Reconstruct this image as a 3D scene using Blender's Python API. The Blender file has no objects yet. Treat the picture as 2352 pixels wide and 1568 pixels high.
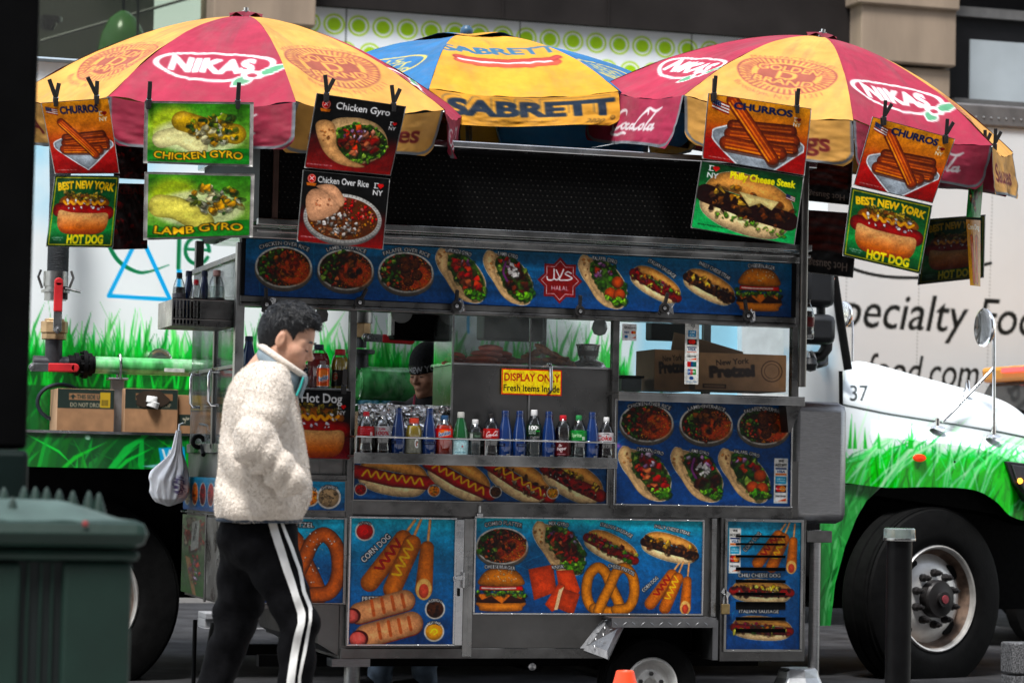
import bpy, bmesh, math, random
import numpy as np
from mathutils import Vector, Matrix
from math import sin, cos, pi, radians
random.seed(7); RNG = np.random.default_rng(7)
SC = bpy.context.scene
COL = SC.collection
# ---------------------------------------------------------------- camera
TH, PI_, RO, FPX = radians(17.0), 0.0509, 0.0205, 6029.0
CAM = np.array([0.0, -13.0, 1.28])
_d = np.array([sin(TH)*cos(PI_), cos(TH)*cos(PI_), sin(PI_)])
_r0 = np.array([cos(TH), -sin(TH), 0.0])
_u0 = np.cross(_r0, _d)
_r = cos(RO)*_r0 + sin(RO)*_u0
_u = cos(RO)*_u0 - sin(RO)*_r0
cam = bpy.data.cameras.new("camera"); cam_o = bpy.data.objects.new("camera", cam); COL.objects.link(cam_o)
cam.sensor_width = 36.0; cam.lens = 36.0*FPX/2352.0; cam.clip_end = 500; cam.clip_start = 0.1
M = Matrix.Identity(4)
for i in range(3):
    M[i][0], M[i][1], M[i][2], M[i][3] = _r[i], _u[i], -_d[i], CAM[i]
cam_o.matrix_world = M
cam.dof.use_dof = True; cam.dof.focus_distance = 13.3; cam.dof.aperture_fstop = 4.5
SC.camera = cam_o
# ---------------------------------------------------------------- light
SUN_EL, SUN_AZ = radians(64), radians(218)      # azimuth from north (+Y), clockwise
w = bpy.data.worlds.new("World"); SC.world = w; w.use_nodes = True
nt = w.node_tree; bg = nt.nodes["Background"]
sky = nt.nodes.new("ShaderNodeTexSky"); sky.sky_type = 'NISHITA'; sky.sun_disc = False
sky.sun_elevation = SUN_EL; sky.sun_rotation = SUN_AZ; sky.dust_density = 1.0; sky.air_density = 1.5
hs = nt.nodes.new("ShaderNodeHueSaturation"); hs.inputs['Saturation'].default_value = 0.42
nt.links.new(sky.outputs[0], hs.inputs['Color']); nt.links.new(hs.outputs[0], bg.inputs[0])
bg.inputs[1].default_value = 0.09
sl = bpy.data.lights.new("sun", 'SUN'); sl.energy = 1.5; sl.angle = radians(15); sl.color = (1.0, 0.985, 0.96)
so = bpy.data.objects.new("sun", sl); COL.objects.link(so)
_sd = Vector((sin(SUN_AZ)*cos(SUN_EL), cos(SUN_AZ)*cos(SUN_EL), sin(SUN_EL)))
so.rotation_euler = _sd.to_track_quat('Z', 'Y').to_euler()
SC.view_settings.view_transform = 'Standard'; SC.view_settings.look = 'None'
SC.view_settings.exposure = 1.95; SC.view_settings.gamma = 1.0
SC.cycles.max_bounces = 8; SC.cycles.transparent_max_bounces = 24
SC.cycles.caustics_reflective = False; SC.cycles.caustics_refractive = False
# ---------------------------------------------------------------- helpers
def W(px, py, Y):
    """point where the ray through photo pixel (2352 px wide frame) meets the vertical plane y = Y"""
    v = _d*FPX + _r*(px-1176.0) + _u*(784.0-py)
    return CAM + v*((Y-CAM[1])/v[1])
def Wz(px, py, Z):
    v = _d*FPX + _r*(px-1176.0) + _u*(784.0-py)
    return CAM + v*((Z-CAM[2])/v[2])
def PX(px, Y, py=784): return float(W(px, py, Y)[0])
def PZ(py, Y, px=1176): return float(W(px, py, Y)[2])
def R(x0, y0, x1, y1, Y):
    """pixel rectangle -> X0, X1, Z0, Z1 on plane y = Y (edges taken at their middles)"""
    ym, xm = (y0+y1)/2, (x0+x1)/2
    return PX(x0, Y, ym), PX(x1, Y, ym), PZ(y1, Y, xm), PZ(y0, Y, xm)
def lin(c):
    c = np.asarray(c, float)
    return np.where(c <= .04045, c/12.92, ((c+.055)/1.055)**2.4)
def tag(o, label, cat, group=None, kind=None):
    if kind: o['kind'] = kind
    if label: o['label'] = label
    if cat: o['category'] = cat
    if group: o['group'] = group
    return o
def thing(name, label, cat, base=(0, 0, 0), group=None):
    o = bpy.data.objects.new(name, None); COL.objects.link(o)
    o.empty_display_size = .1; o.location = [float(v) for v in base]
    return tag(o, label, cat, group)
def dup(root, loc, rotz=None, label=None):
    r = root.copy(); COL.objects.link(r); r.location = loc
    if rotz is not None: r.rotation_euler = rotz
    if label: r['label'] = label
    for ch in list(root.children):
        c = ch.copy(); COL.objects.link(c); c.parent = r
        for g in list(ch.children):
            e = g.copy(); COL.objects.link(e); e.parent = c
    return r
def worldloc(o):
    v = Vector((0, 0, 0))
    while o: v = v + o.location; o = o.parent
    return v
# ---------------------------------------------------------------- materials
def _n(nt, t, **kw):
    n = nt.nodes.new(t)
    for k, v in kw.items(): setattr(n, k, v)
    return n
MATS = {}
def mat(name, col, rough=.5, metal=0., var=.12, scale=12., bump=0., bscale=60., dirt=0., dirtcol=(.03, .025, .02), stretch=(1, 1, 1),
        emit=None, estr=1., spec=.3, coat=0., trans=0., alpha=1., vcol=False, sheen=0., rvar=.0, detail=6.):
    if name in MATS: return MATS[name]
    m = bpy.data.materials.new(name); MATS[name] = m; m.use_nodes = True
    nt = m.node_tree; b = nt.nodes["Principled BSDF"]; L = nt.links.new
    tc = _n(nt, "ShaderNodeTexCoord"); mp = _n(nt, "ShaderNodeMapping"); mp.inputs['Scale'].default_value = stretch
    L(tc.outputs['Object'], mp.inputs['Vector'])
    nz = _n(nt, "ShaderNodeTexNoise"); nz.inputs['Scale'].default_value = scale; nz.inputs['Detail'].default_value = detail
    L(mp.outputs[0], nz.inputs['Vector'])
    if vcol:
        a = _n(nt, "ShaderNodeVertexColor", layer_name="Col"); src = a.outputs['Color']
    else:
        c = _n(nt, "ShaderNodeRGB"); c.outputs[0].default_value = (*col, 1); src = c.outputs[0]
    mr = _n(nt, "ShaderNodeMapRange"); mr.inputs['From Min'].default_value = .3; mr.inputs['From Max'].default_value = .7
    mr.inputs['To Min'].default_value = 1-var; mr.inputs['To Max'].default_value = 1+var
    L(nz.outputs['Fac'], mr.inputs['Value'])
    mx = _n(nt, "ShaderNodeMix", data_type='RGBA', blend_type='MULTIPLY'); mx.inputs[0].default_value = 1
    L(src, mx.inputs[6]); L(mr.outputs[0], mx.inputs[7]); out = mx.outputs[2]
    if dirt > 0:
        n2 = _n(nt, "ShaderNodeTexNoise"); n2.inputs['Scale'].default_value = scale*.35; n2.inputs['Detail'].default_value = 8; n2.inputs['Roughness'].default_value = .7
        L(mp.outputs[0], n2.inputs['Vector'])
        r2 = _n(nt, "ShaderNodeMapRange"); r2.inputs['From Min'].default_value = .48; r2.inputs['From Max'].default_value = .75; r2.inputs['To Max'].default_value = dirt
        L(n2.outputs['Fac'], r2.inputs['Value'])
        m2 = _n(nt, "ShaderNodeMix", data_type='RGBA'); m2.inputs[7].default_value = (*dirtcol, 1)
        L(r2.outputs[0], m2.inputs[0]); L(out, m2.inputs[6]); out = m2.outputs[2]
    L(out, b.inputs['Base Color'])
    b.inputs['Roughness'].default_value = rough; b.inputs['Metallic'].default_value = metal
    b.inputs['Specular IOR Level'].default_value = spec; b.inputs['Coat Weight'].default_value = coat
    b.inputs['Transmission Weight'].default_value = trans; b.inputs['Alpha'].default_value = alpha
    b.inputs['Sheen Weight'].default_value = sheen
    if rvar > 0:
        r3 = _n(nt, "ShaderNodeMapRange"); r3.inputs['From Min'].default_value = .3; r3.inputs['From Max'].default_value = .7
        r3.inputs['To Min'].default_value = max(.02, rough-rvar); r3.inputs['To Max'].default_value = rough+rvar
        L(nz.outputs['Fac'], r3.inputs['Value']); L(r3.outputs[0], b.inputs['Roughness'])
    if emit: b.inputs['Emission Color'].default_value = (*emit, 1); b.inputs['Emission Strength'].default_value = estr
    if bump > 0:
        bn = _n(nt, "ShaderNodeTexNoise"); bn.inputs['Scale'].default_value = bscale; bn.inputs['Detail'].default_value = 4
        L(mp.outputs[0], bn.inputs['Vector'])
        bp = _n(nt, "ShaderNodeBump"); bp.inputs['Strength'].default_value = bump; bp.inputs['Distance'].default_value = .01
        L(bn.outputs['Fac'], bp.inputs['Height']); L(bp.outputs[0], b.inputs['Normal'])
    return m
STEEL = mat('steel', (.27, .27, .265), .28, 1., .35, 5, .5, 5, rvar=.12, dirt=.65, dirtcol=(.10, .095, .09))
STEELD = mat('steel_dull', (.135, .133, .13), .33, 1., .4, 7, .5, 6, rvar=.14, dirt=.7, dirtcol=(.05, .045, .045))
STEELB = mat('steel_bright', (.50, .50, .505), .22, 1., .12, 9, .04, 30, rvar=.08)
CHROME = mat('chrome', (.75, .75, .76), .08, 1., .05, 9)
ALU = mat('brushed_aluminium', (.30, .30, .305), .38, 1., .14, 30, .06, 120, stretch=(1, 1, 8), rvar=.1, dirt=.3, dirtcol=(.16, .16, .16))
BLACK = mat('black_plastic', (.006, .006, .006), .5, 0, .3, 30, spec=.05)
BLACKM = mat('black_painted_metal', (.005, .005, .0055), .5, 0, .4, 8, .05, 40, spec=.05)
RUBBER = mat('rubber', (.0035, .0035, .0035), .7, 0, .35, 18, .15, 60, dirt=.2, dirtcol=(.011, .010, .010), spec=.08)
GLASS = mat('clear_glass', (1, 1, 1), .04, 0, 0, trans=1., spec=.5)
def thin_glass(name, tint=(1, 1, 1), refl=.10, haze=0.):
    if name in MATS: return MATS[name]
    m = bpy.data.materials.new(name); MATS[name] = m; m.use_nodes = True; nt = m.node_tree; nt.nodes.clear()
    o = _n(nt, "ShaderNodeOutputMaterial"); t = _n(nt, "ShaderNodeBsdfTransparent"); t.inputs[0].default_value = (*tint, 1)
    g = _n(nt, "ShaderNodeBsdfGlossy"); g.inputs['Roughness'].default_value = .06
    f = _n(nt, "ShaderNodeLayerWeight"); f.inputs['Blend'].default_value = .25
    mr = _n(nt, "ShaderNodeMapRange"); mr.inputs['To Min'].default_value = refl*.5; mr.inputs['To Max'].default_value = .7
    mx = _n(nt, "ShaderNodeMixShader"); L = nt.links.new
    L(f.outputs['Fresnel'], mr.inputs['Value']); L(mr.outputs[0], mx.inputs[0]); L(t.outputs[0], mx.inputs[1]); L(g.outputs[0], mx.inputs[2])
    out = mx.outputs[0]
    if haze:
        nz = _n(nt, "ShaderNodeTexNoise"); nz.inputs['Scale'].default_value = 5; tc = _n(nt, "ShaderNodeTexCoord"); L(tc.outputs['Object'], nz.inputs['Vector'])
        r = _n(nt, "ShaderNodeMapRange"); r.inputs['From Min'].default_value = .35; r.inputs['From Max'].default_value = .7; r.inputs['To Max'].default_value = haze
        L(nz.outputs['Fac'], r.inputs['Value'])
        d = _n(nt, "ShaderNodeBsdfDiffuse"); d.inputs[0].default_value = (.55, .56, .56, 1)
        m2 = _n(nt, "ShaderNodeMixShader"); L(r.outputs[0], m2.inputs[0]); L(out, m2.inputs[1]); L(d.outputs[0], m2.inputs[2]); out = m2.outputs[0]
    L(out, o.inputs[0]); return m
PANE = thin_glass('window_pane', (.95, .97, .96), .03, .04)
PRINT = mat('vinyl_print', (1, 1, 1), .38, 0, .08, 3, vcol=True, spec=.22, rvar=.08)
PRINTP = mat('laminated_print', (1, 1, 1), .42, 0, .06, 6, .12, 9, vcol=True, spec=.12)
FABRIC = mat('umbrella_cloth', (1, 1, 1), .8, 0, .10, 14, .12, 34, vcol=True, spec=.2, dirt=.24, dirtcol=(.16, .12, .10))
WRAP = mat('truck_wrap', (1, 1, 1), .28, 0, .05, 2, vcol=True, spec=.5, coat=.2)
# ---------------------------------------------------------------- mesh builder
class MB:
    def __init__(s): s.v, s.f, s.m = [], [], []
    def add(s, vs, fs, mi=0):
        n = len(s.v); s.v += [tuple(map(float, p)) for p in vs]
        s.f += [tuple(i+n for i in f) for f in fs]; s.m += [mi]*len(fs); return s
    def box(s, x0, x1, y0, y1, z0, z1, mi=0):
        vs = [(x, y, z) for x in (x0, x1) for y in (y0, y1) for z in (z0, z1)]
        return s.add(vs, [(0, 1, 3, 2), (4, 6, 7, 5), (0, 4, 5, 1), (2, 3, 7, 6), (0, 2, 6, 4), (1, 5, 7, 3)], mi)
    def obox(s, c, hx, hy, hz, M3=None, mi=0):
        vs = [Vector((x, y, z)) for x in (-hx, hx) for y in (-hy, hy) for z in (-hz, hz)]
        if M3 is not None: vs = [M3 @ v for v in vs]
        c = Vector([float(k) for k in c]); vs = [v+c for v in vs]
        return s.add(vs, [(0, 1, 3, 2), (4, 6, 7, 5), (0, 4, 5, 1), (2, 3, 7, 6), (0, 2, 6, 4), (1, 5, 7, 3)], mi)
    def prism(s, pts, y0, y1, mi=0):
        """polygon in XZ extruded along y"""
        n = len(pts); vs = [(x, y0, z) for x, z in pts] + [(x, y1, z) for x, z in pts]
        a = sum(pts[i][0]*pts[(i+1) % n][1]-pts[(i+1) % n][0]*pts[i][1] for i in range(n))
        f0 = tuple(range(n)); f1 = tuple(range(2*n-1, n-1, -1)); sd = [(i, i+n, (i+1) % n+n, (i+1) % n) for i in range(n)]
        if a < 0: f0, f1 = f0[::-1], f1[::-1]; sd = [q[::-1] for q in sd]
        return s.add(vs, [f0, f1]+[q for q in sd], mi)
    def tube(s, pts, r, n=10, mi=0, cap=True, closed=False):
        pts = [Vector([float(k) for k in p]) for p in pts]; m = len(pts)
        rs = r if hasattr(r, '__len__') else [r]*m
        t0 = (pts[1]-pts[0]).normalized(); up = Vector((0, 0, 1)) if abs(t0.z) < .9 else Vector((1, 0, 0))
        a = t0.cross(up).normalized(); vs = []
        for i, p in enumerate(pts):
            if closed: t = pts[(i+1) % m]-pts[i-1]
            else: t = pts[min(i+1, m-1)]-pts[max(i-1, 0)]
            t = t.normalized(); a = (a-t*a.dot(t)).normalized(); b = t.cross(a)
            for k in range(n):
                q = 2*pi*k/n; vs.append(p+(a*cos(q)+b*sin(q))*rs[i])
        fs = []
        for i in range(m if closed else m-1):
            j = (i+1) % m
            for k in range(n):
                l = (k+1) % n; fs.append((i*n+k, i*n+l, j*n+l, j*n+k))
        if cap and not closed: fs += [tuple(range(n-1, -1, -1)), tuple((m-1)*n+k for k in range(n))]
        return s.add(vs, fs, mi)
    def lathe(s, prof, c=(0, 0, 0), axis='z', n=24, mi=0, M3=None, cap=True):
        """prof: list of (radius, height) along axis"""
        vs, fs = [], []; m = len(prof)
        for r, h in prof:
            for k in range(n):
                q = 2*pi*k/n; x, y = r*cos(q), r*sin(q)
                p = Vector((x, y, h)) if axis == 'z' else (Vector((x, -h, y)) if axis == 'y' else Vector((h, x, y)))
                if M3 is not None: p = M3 @ p
                vs.append(p+Vector([float(k2) for k2 in c]))
        for i in range(m-1):
            for k in range(n):
                l = (k+1) % n; fs.append((i*n+k, i*n+l, (i+1)*n+l, (i+1)*n+k))
        if cap and prof[0][0] > 1e-6: fs.append(tuple(range(n-1, -1, -1)))
        if cap and prof[-1][0] > 1e-6: fs.append(tuple((m-1)*n+k for k in range(n)))
        return s.add(vs, fs, mi)
    def build(s, name, mats, parent=None, base=None, smooth=False, bevel=0., sub=0, solid=0.):
        off = worldloc(parent) if parent else (Vector([float(k) for k in base]) if base is not None else Vector((0, 0, 0)))
        me = bpy.data.meshes.new(name)
        me.from_pydata([(x-off.x, y-off.y, z-off.z) for x, y, z in s.v], [], s.f); me.validate()
        ms = mats if isinstance(mats, (list, tuple)) else [mats]
        for m in ms: me.materials.append(m)
        if len(ms) > 1 and len(me.polygons) == len(s.m): me.polygons.foreach_set('material_index', s.m)
        bm = bmesh.new(); bm.from_mesh(me); bmesh.ops.recalc_face_normals(bm, faces=bm.faces); bm.to_mesh(me); bm.free()
        if smooth:
            me.polygons.foreach_set('use_smooth', [True]*len(me.polygons))
            me.set_sharp_from_angle(angle=radians(smooth if smooth is not True else 40))
        o = bpy.data.objects.new(name, me); COL.objects.link(o)
        if parent: o.parent = parent
        elif base is not None: o.location = off
        if solid: md = o.modifiers.new('solid', 'SOLIDIFY'); md.thickness = solid; md.offset = 0
        if bevel:
            md = o.modifiers.new('bevel', 'BEVEL'); md.width = bevel; md.segments = 2; md.limit_method = 'ANGLE'; md.angle_limit = radians(40); md.harden_normals = False
        if sub: md = o.modifiers.new('sub', 'SUBSURF'); md.levels = sub; md.render_levels = sub
        return o
def npmesh(name, verts, quads, m, parent=None, base=None, col=None, smooth=True):
    """fast mesh from numpy arrays; verts in world space"""
    off = worldloc(parent) if parent else (Vector([float(k) for k in base]) if base is not None else Vector((0, 0, 0)))
    v = np.ascontiguousarray(verts.reshape(-1, 3)-np.array(off[:])).astype(np.float32); q = quads.reshape(-1, quads.shape[-1]).astype(np.int32)
    k = q.shape[1]; me = bpy.data.meshes.new(name)
    me.vertices.add(len(v)); me.vertices.foreach_set('co', v.ravel())
    me.loops.add(q.size); me.loops.foreach_set('vertex_index', q.ravel())
    me.polygons.add(len(q)); me.polygons.foreach_set('loop_start', np.arange(0, q.size, k, dtype=np.int32))
    me.polygons.foreach_set('use_smooth', np.full(len(q), smooth))
    me.update(calc_edges=True)
    if col is not None:
        at = me.color_attributes.new('Col', 'FLOAT_COLOR', 'POINT')
        c = np.ones((len(v), 4), np.float32); c[:, :3] = col.reshape(-1, 3); at.data.foreach_set('color', c.ravel())
    for mm in (m if isinstance(m, (list, tuple)) else [m]): me.materials.append(mm)
    o = bpy.data.objects.new(name, me); COL.objects.link(o)
    if parent: o.parent = parent
    elif base is not None: o.location = off
    return o
def gridquads(ny, nx, flip=False):
    i = np.arange(ny*nx).reshape(ny, nx)
    q = np.stack([i[:-1, :-1], i[1:, :-1], i[1:, 1:], i[:-1, 1:]], -1).reshape(-1, 4)
    return q[:, ::-1].copy() if flip else q
def cat(pts, n=8, closed=False):
    """Catmull-Rom through points (any dimension)"""
    p = np.asarray(pts, float)
    if closed: q = np.vstack([p[-1:], p, p[:2]])
    else: q = np.vstack([2*p[0]-p[1], p, 2*p[-1]-p[-2]])
    out = []
    for i in range(1, len(q)-2):
        t = np.linspace(0, 1, n, endpoint=False)[:, None]
        a, b, c, d = q[i-1], q[i], q[i+1], q[i+2]
        out.append(.5*(2*b+(c-a)*t+(2*a-5*b+4*c-d)*t*t+(3*b-a-3*c+d)*t**3))
    r = np.vstack(out)
    return r if closed else np.vstack([r, p[-1:]])
def vnoise(shape_pts, scale, seed=0):
    """smooth value noise at points (...,3 or 2)"""
    p = np.asarray(shape_pts, float)*scale
    if p.shape[-1] == 2: p = np.concatenate([p, np.zeros(p.shape[:-1]+(1,))], -1)
    i = np.floor(p).astype(np.int64); f = p-i; f = f*f*(3-2*f)
    def h(a, b, c):
        n = (a*374761393+b*668265263+c*2147483647+seed*1274126177) & 0xffffffff
        n = ((n ^ (n >> 13))*1274126177) & 0xffffffff
        return ((n ^ (n >> 16)) & 0xffff)/65535.
    r = 0
    for a in (0, 1):
        for b in (0, 1):
            for c in (0, 1):
                w_ = (f[..., 0] if a else 1-f[..., 0])*(f[..., 1] if b else 1-f[..., 1])*(f[..., 2] if c else 1-f[..., 2])
                r = r+w_*h(i[..., 0]+a, i[..., 1]+b, i[..., 2]+c)
    return r
def fbm(p, scale, oct=4, seed=0):
    r, a, t = 0, 1., 0
    for k in range(oct): r = r+a*vnoise(p, scale*2**k, seed+k*7); t += a; a *= .5
    return r/t
# ---------------------------------------------------------------- painted vinyl: numpy canvas -> per-vertex colours
def _glyphs():
    chars = "ABCDEFGHIJKLMNOPQRSTUVWXYZabcdefghijklmnopqrstuvwxyz0123456789-.,&®)%'"
    tmp = []
    for ch in list(chars)+['HH']:
        for bold in (0, 1):
            for pre in ((0, 1) if ch != 'HH' else (0,)):
                cu = bpy.data.curves.new('g', 'FONT'); cu.body = ('H'+ch+'H') if pre else ch; cu.size = 1; cu.offset = .022 if bold else 0; cu.resolution_u = 4
                o = bpy.data.objects.new('g', cu); COL.objects.link(o); tmp.append((ch, bold, pre, o))
    bpy.context.view_layer.update(); dg = bpy.context.evaluated_depsgraph_get()
    G, A, D = {}, {}, {}
    for ch, bold, pre, o in tmp:
        e = o.evaluated_get(dg); me = e.to_mesh(); n = len(me.vertices)
        v = np.zeros(n*3); me.vertices.foreach_get('co', v); v = v.reshape(-1, 3)[:, :2]
        if pre or ch == 'HH': D[(ch, bold)] = float(np.ptp(v[:, 0]))
        else:
            me.calc_loop_triangles(); t = np.zeros(len(me.loop_triangles)*3, np.int32); me.loop_triangles.foreach_get('vertices', t)
            G[(ch, bold)] = v[t.reshape(-1, 3)]
        e.to_mesh_clear()
    for ch, bold, pre, o in tmp:
        cu = o.data; bpy.data.objects.remove(o); bpy.data.curves.remove(cu)
    for (ch, b) in G: A[(ch, b)] = D[(ch, b)]-D[('HH', b)]
    return G, A
_GT, _GA = _glyphs()
EM = 72; GX0, GY0, GX1, GY1 = -.15, -.4, 1.2, 1.0
_GB = {}
def _down(b): 
    h, w_ = b.shape[0]//2*2, b.shape[1]//2*2; b = b[:h, :w_]
    return (b[::2, ::2]+b[1::2, ::2]+b[::2, 1::2]+b[1::2, 1::2])/4
def glyph(ch, bold, grow=0):
    k = (ch, bold, grow)
    if k in _GB: return _GB[k]
    if grow:
        b = glyph(ch, bold)[0]; r = int(round(grow*EM)); o = b.copy()
        for dy in range(-r, r+1):
            for dx in range(-r, r+1):
                if dx*dx+dy*dy <= r*r+1 and (dx or dy): o = np.maximum(o, np.roll(np.roll(b, dy, 0), dx, 1))
        b = o
    else:
        ny, nx = int((GY1-GY0)*EM), int((GX1-GX0)*EM); b = np.zeros((ny, nx))
        xs = GX0+(np.arange(nx)+.5)/EM; ys = GY0+(np.arange(ny)+.5)/EM
        for t in _GT.get((ch, bold), []):
            i0, i1 = np.searchsorted(xs, [t[:, 0].min()-.02, t[:, 0].max()+.02]); j0, j1 = np.searchsorted(ys, [t[:, 1].min()-.02, t[:, 1].max()+.02])
            if i0 >= i1 or j0 >= j1: continue
            X, Y = np.meshgrid(xs[i0:i1], ys[j0:j1]); a, bb, c = t
            d = (bb[0]-a[0])*(c[1]-a[1])-(bb[1]-a[1])*(c[0]-a[0])
            if abs(d) < 1e-9: continue
            u = ((X-a[0])*(c[1]-a[1])-(Y-a[1])*(c[0]-a[0]))/d; v = ((bb[0]-a[0])*(Y-a[1])-(bb[1]-a[1])*(X-a[0]))/d
            b[j0:j1, i0:i1] = np.maximum(b[j0:j1, i0:i1], ((u >= -.01) & (v >= -.01) & (u+v <= 1.01)).astype(float))
    mips = [b]
    for _ in range(4): mips.append(_down(mips[-1]))
    _GB[k] = mips; return mips
def tint(c, k): return tuple(min(1, max(0, x*k)) for x in c)
def C(h): return tuple(int(h[i:i+2], 16)/255 for i in (0, 2, 4))
WHITE, BLK = (.95, .95, .95), (.02, .02, .02)
class Cv:
    def __init__(s, w_, h, q=.7, bg=(1, 1, 1)):
        s.w, s.h, s.q = w_, h, q; s.nx, s.ny = max(2, int(w_*q)+1), max(2, int(h*q)+1)
        s.a = np.empty((s.ny, s.nx, 3)); s.a[:] = bg
        s.xs, s.ys = np.linspace(0, w_, s.nx), np.linspace(0, h, s.ny); s.X, s.Y = np.meshgrid(s.xs, s.ys)
    def sl(s, x0, y0, x1, y1):
        p = 2/s.q
        i0, i1 = np.searchsorted(s.xs, [x0-p, x1+p]); j0, j1 = np.searchsorted(s.ys, [y0-p, y1+p])
        return (slice(j0, j1), slice(i0, i1)) if i0 < i1 and j0 < j1 else None
    def put(s, S, m, col):
        a = s.a[S]; a += (np.asarray(col)-a)*m[..., None]
    def vgrad(s, stops, noise=0, seed=0):
        y = s.Y/s.h; p = [k for k, _ in stops]
        for c in range(3): s.a[..., c] = np.interp(y, p, [v[c] for _, v in stops])
        if noise:
            n = fbm(np.stack([s.X/s.w, s.Y/s.h], -1), 4, 4, seed)-.5; s.a *= (1+noise*n)[..., None]
        return s
    def ell(s, cx, cy, rx, ry, col, rot=0, shade=0, alpha=1, soft=0):
        R_ = max(rx, ry); S = s.sl(cx-R_, cy-R_, cx+R_, cy+R_)
        if S is None: return s
        x, y = s.X[S]-cx, s.Y[S]-cy; c, n = cos(rot), sin(rot); x, y = x*c+y*n, -x*n+y*c
        k = np.sqrt((x/rx)**2+(y/ry)**2); d = (k-1)*min(rx, ry)
        m = np.clip(.5-d*s.q/(1+soft*s.q), 0, 1)*alpha
        if shade:
            f = 1+shade*(.55-k*k*.8-(y/ry)*.35); cl = np.clip(np.asarray(col)*f[..., None], 0, 1)
        else: cl = col
        s.put(S, m, cl); return s
    def sdp(s, pts):
        p = np.asarray(pts, float); S = s.sl(p[:, 0].min(), p[:, 1].min(), p[:, 0].max(), p[:, 1].max())
        if S is None: return None, None
        x, y = s.X[S], s.Y[S]; ins = np.zeros(x.shape, bool); dd = np.full(x.shape, 1e9)
        for (ax, ay), (bx, by) in zip(p, np.roll(p, -1, 0)):
            ex, ey = bx-ax, by-ay; t = np.clip(((x-ax)*ex+(y-ay)*ey)/(ex*ex+ey*ey+1e-12), 0, 1)
            dd = np.minimum(dd, (x-ax-t*ex)**2+(y-ay-t*ey)**2)
            cr = (ay > y) != (by > y)
            with np.errstate(divide='ignore', invalid='ignore'): ins ^= cr & (x < (bx-ax)*(y-ay)/(by-ay+1e-30)+ax)
        d = np.sqrt(dd); return S, np.where(ins, -d, d)
    def poly(s, pts, col, shade=0, alpha=1, edge=None, ew=1.5):
        S, d = s.sdp(pts)
        if S is None: return s
        if edge is not None: s.put(S, np.clip(.5-(d-ew)*s.q, 0, 1), edge)
        cl = col
        if shade:
            k = np.clip(-d/(max(3, -d.min())), 0, 1); cl = np.clip(np.asarray(col)*(1-shade+shade*1.35*np.sqrt(k))[..., None], 0, 1)
        s.put(S, np.clip(.5-d*s.q, 0, 1)*alpha, cl); return s
    def stroke(s, pts, wd, col, shade=0, smooth=0, alpha=1, closed=False, taper=None):
        p = cat(pts, smooth, closed) if smooth else np.asarray(pts, float)
        if closed: p = np.vstack([p, p[:1]])
        r = wd/2; S = s.sl(p[:, 0].min()-r, p[:, 1].min()-r, p[:, 0].max()+r, p[:, 1].max()+r)
        if S is None: return s
        x, y = s.X[S], s.Y[S]; dd = np.full(x.shape, 1e9); n = len(p)-1
        for i in range(n):
            (ax, ay), (bx, by) = p[i], p[i+1]; ex, ey = bx-ax, by-ay
            t = np.clip(((x-ax)*ex+(y-ay)*ey)/(ex*ex+ey*ey+1e-12), 0, 1); d = np.sqrt((x-ax-t*ex)**2+(y-ay-t*ey)**2)
            if taper is not None: d = d+r*(1-np.interp((i+t)/n, np.linspace(0, 1, len(taper)), taper))
            dd = np.minimum(dd, d)
        cl = col
        if shade: cl = np.clip(np.asarray(col)*(1+shade*(.35-.9*(dd/r)**2))[..., None], 0, 1)
        s.put(S, np.clip(.5-(dd-r)*s.q, 0, 1)*alpha, cl); return s
    def rect(s, x0, y0, x1, y1, col, rot=0, **k):
        cx, cy = (x0+x1)/2, (y0+y1)/2; c, n = cos(rot), sin(rot)
        return s.poly([(cx+(x-cx)*c-(y-cy)*n, cy+(x-cx)*n+(y-cy)*c) for x, y in ((x0, y0), (x1, y0), (x1, y1), (x0, y1))], col, **k)
    def text(s, t, cx, cy, h, col, w_=None, rot=0, bold=1, out=None, grow=.06, arc=0, shear=0, align='c', sp=0., alpha=1, sx=1., wave=None, clip=None):
        """h = cap height in canvas units; w_ forces the total width; arc = total bend (rad, + arches up)"""
        size = h/.70; adv = [(_GA.get((c, bold), .3) if c != ' ' else .28)+sp for c in t]; tot = sum(adv)*size*sx
        if w_: sx *= w_/max(tot, 1e-6); tot = w_
        x0 = {'c': -tot/2, 'l': 0, 'r': -tot}[align]; pos = []; x = x0
        for c, a in zip(t, adv): pos.append((c, x+a*size*sx/2, a)); x += a*size*sx
        for lay in ((1, 0) if out is not None else (0,)):
            for c, xm, a in pos:
                if c == ' ': continue
                if arc:
                    Rr = tot/arc; an = xm/Rr; lx, ly, ar = Rr*sin(an), Rr*(1-cos(an)), an
                elif wave: lx, ly, ar = xm, wave*sin(2*pi*xm/tot), math.atan(wave*2*pi/tot*cos(2*pi*xm/tot))
                else: lx, ly, ar = xm, 0, 0
                c_, s_ = cos(rot), sin(rot); ox, oy = cx+lx*c_-ly*s_, cy+lx*s_+ly*c_
                s._g(c, ox, oy, size, sx, rot+ar, a, bold, out if lay else col, grow if lay else 0, shear, alpha)
        return s
    def _g(s, ch, ox, oy, size, sx, rot, adv, bold, col, grow, shear, alpha):
        if (ch, bold) not in _GT: return
        Rr = size*max(1, sx)*1.1; S = s.sl(ox-Rr, oy-Rr, ox+Rr, oy+Rr)
        if S is None: return
        x, y = s.X[S]-ox, s.Y[S]-oy; c, n = cos(rot), sin(rot); x, y = x*c+y*n, -x*n+y*c
        gy = -y/size+.35; gx = x/(size*sx)+adv/2-shear*(gy-.35)
        px = size*s.q; lv = int(min(4, max(0, round(math.log2(max(1., EM/max(px, .1)))))))
        b = glyph(ch, bold, grow)[lv]; sc = EM/2**lv
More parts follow.
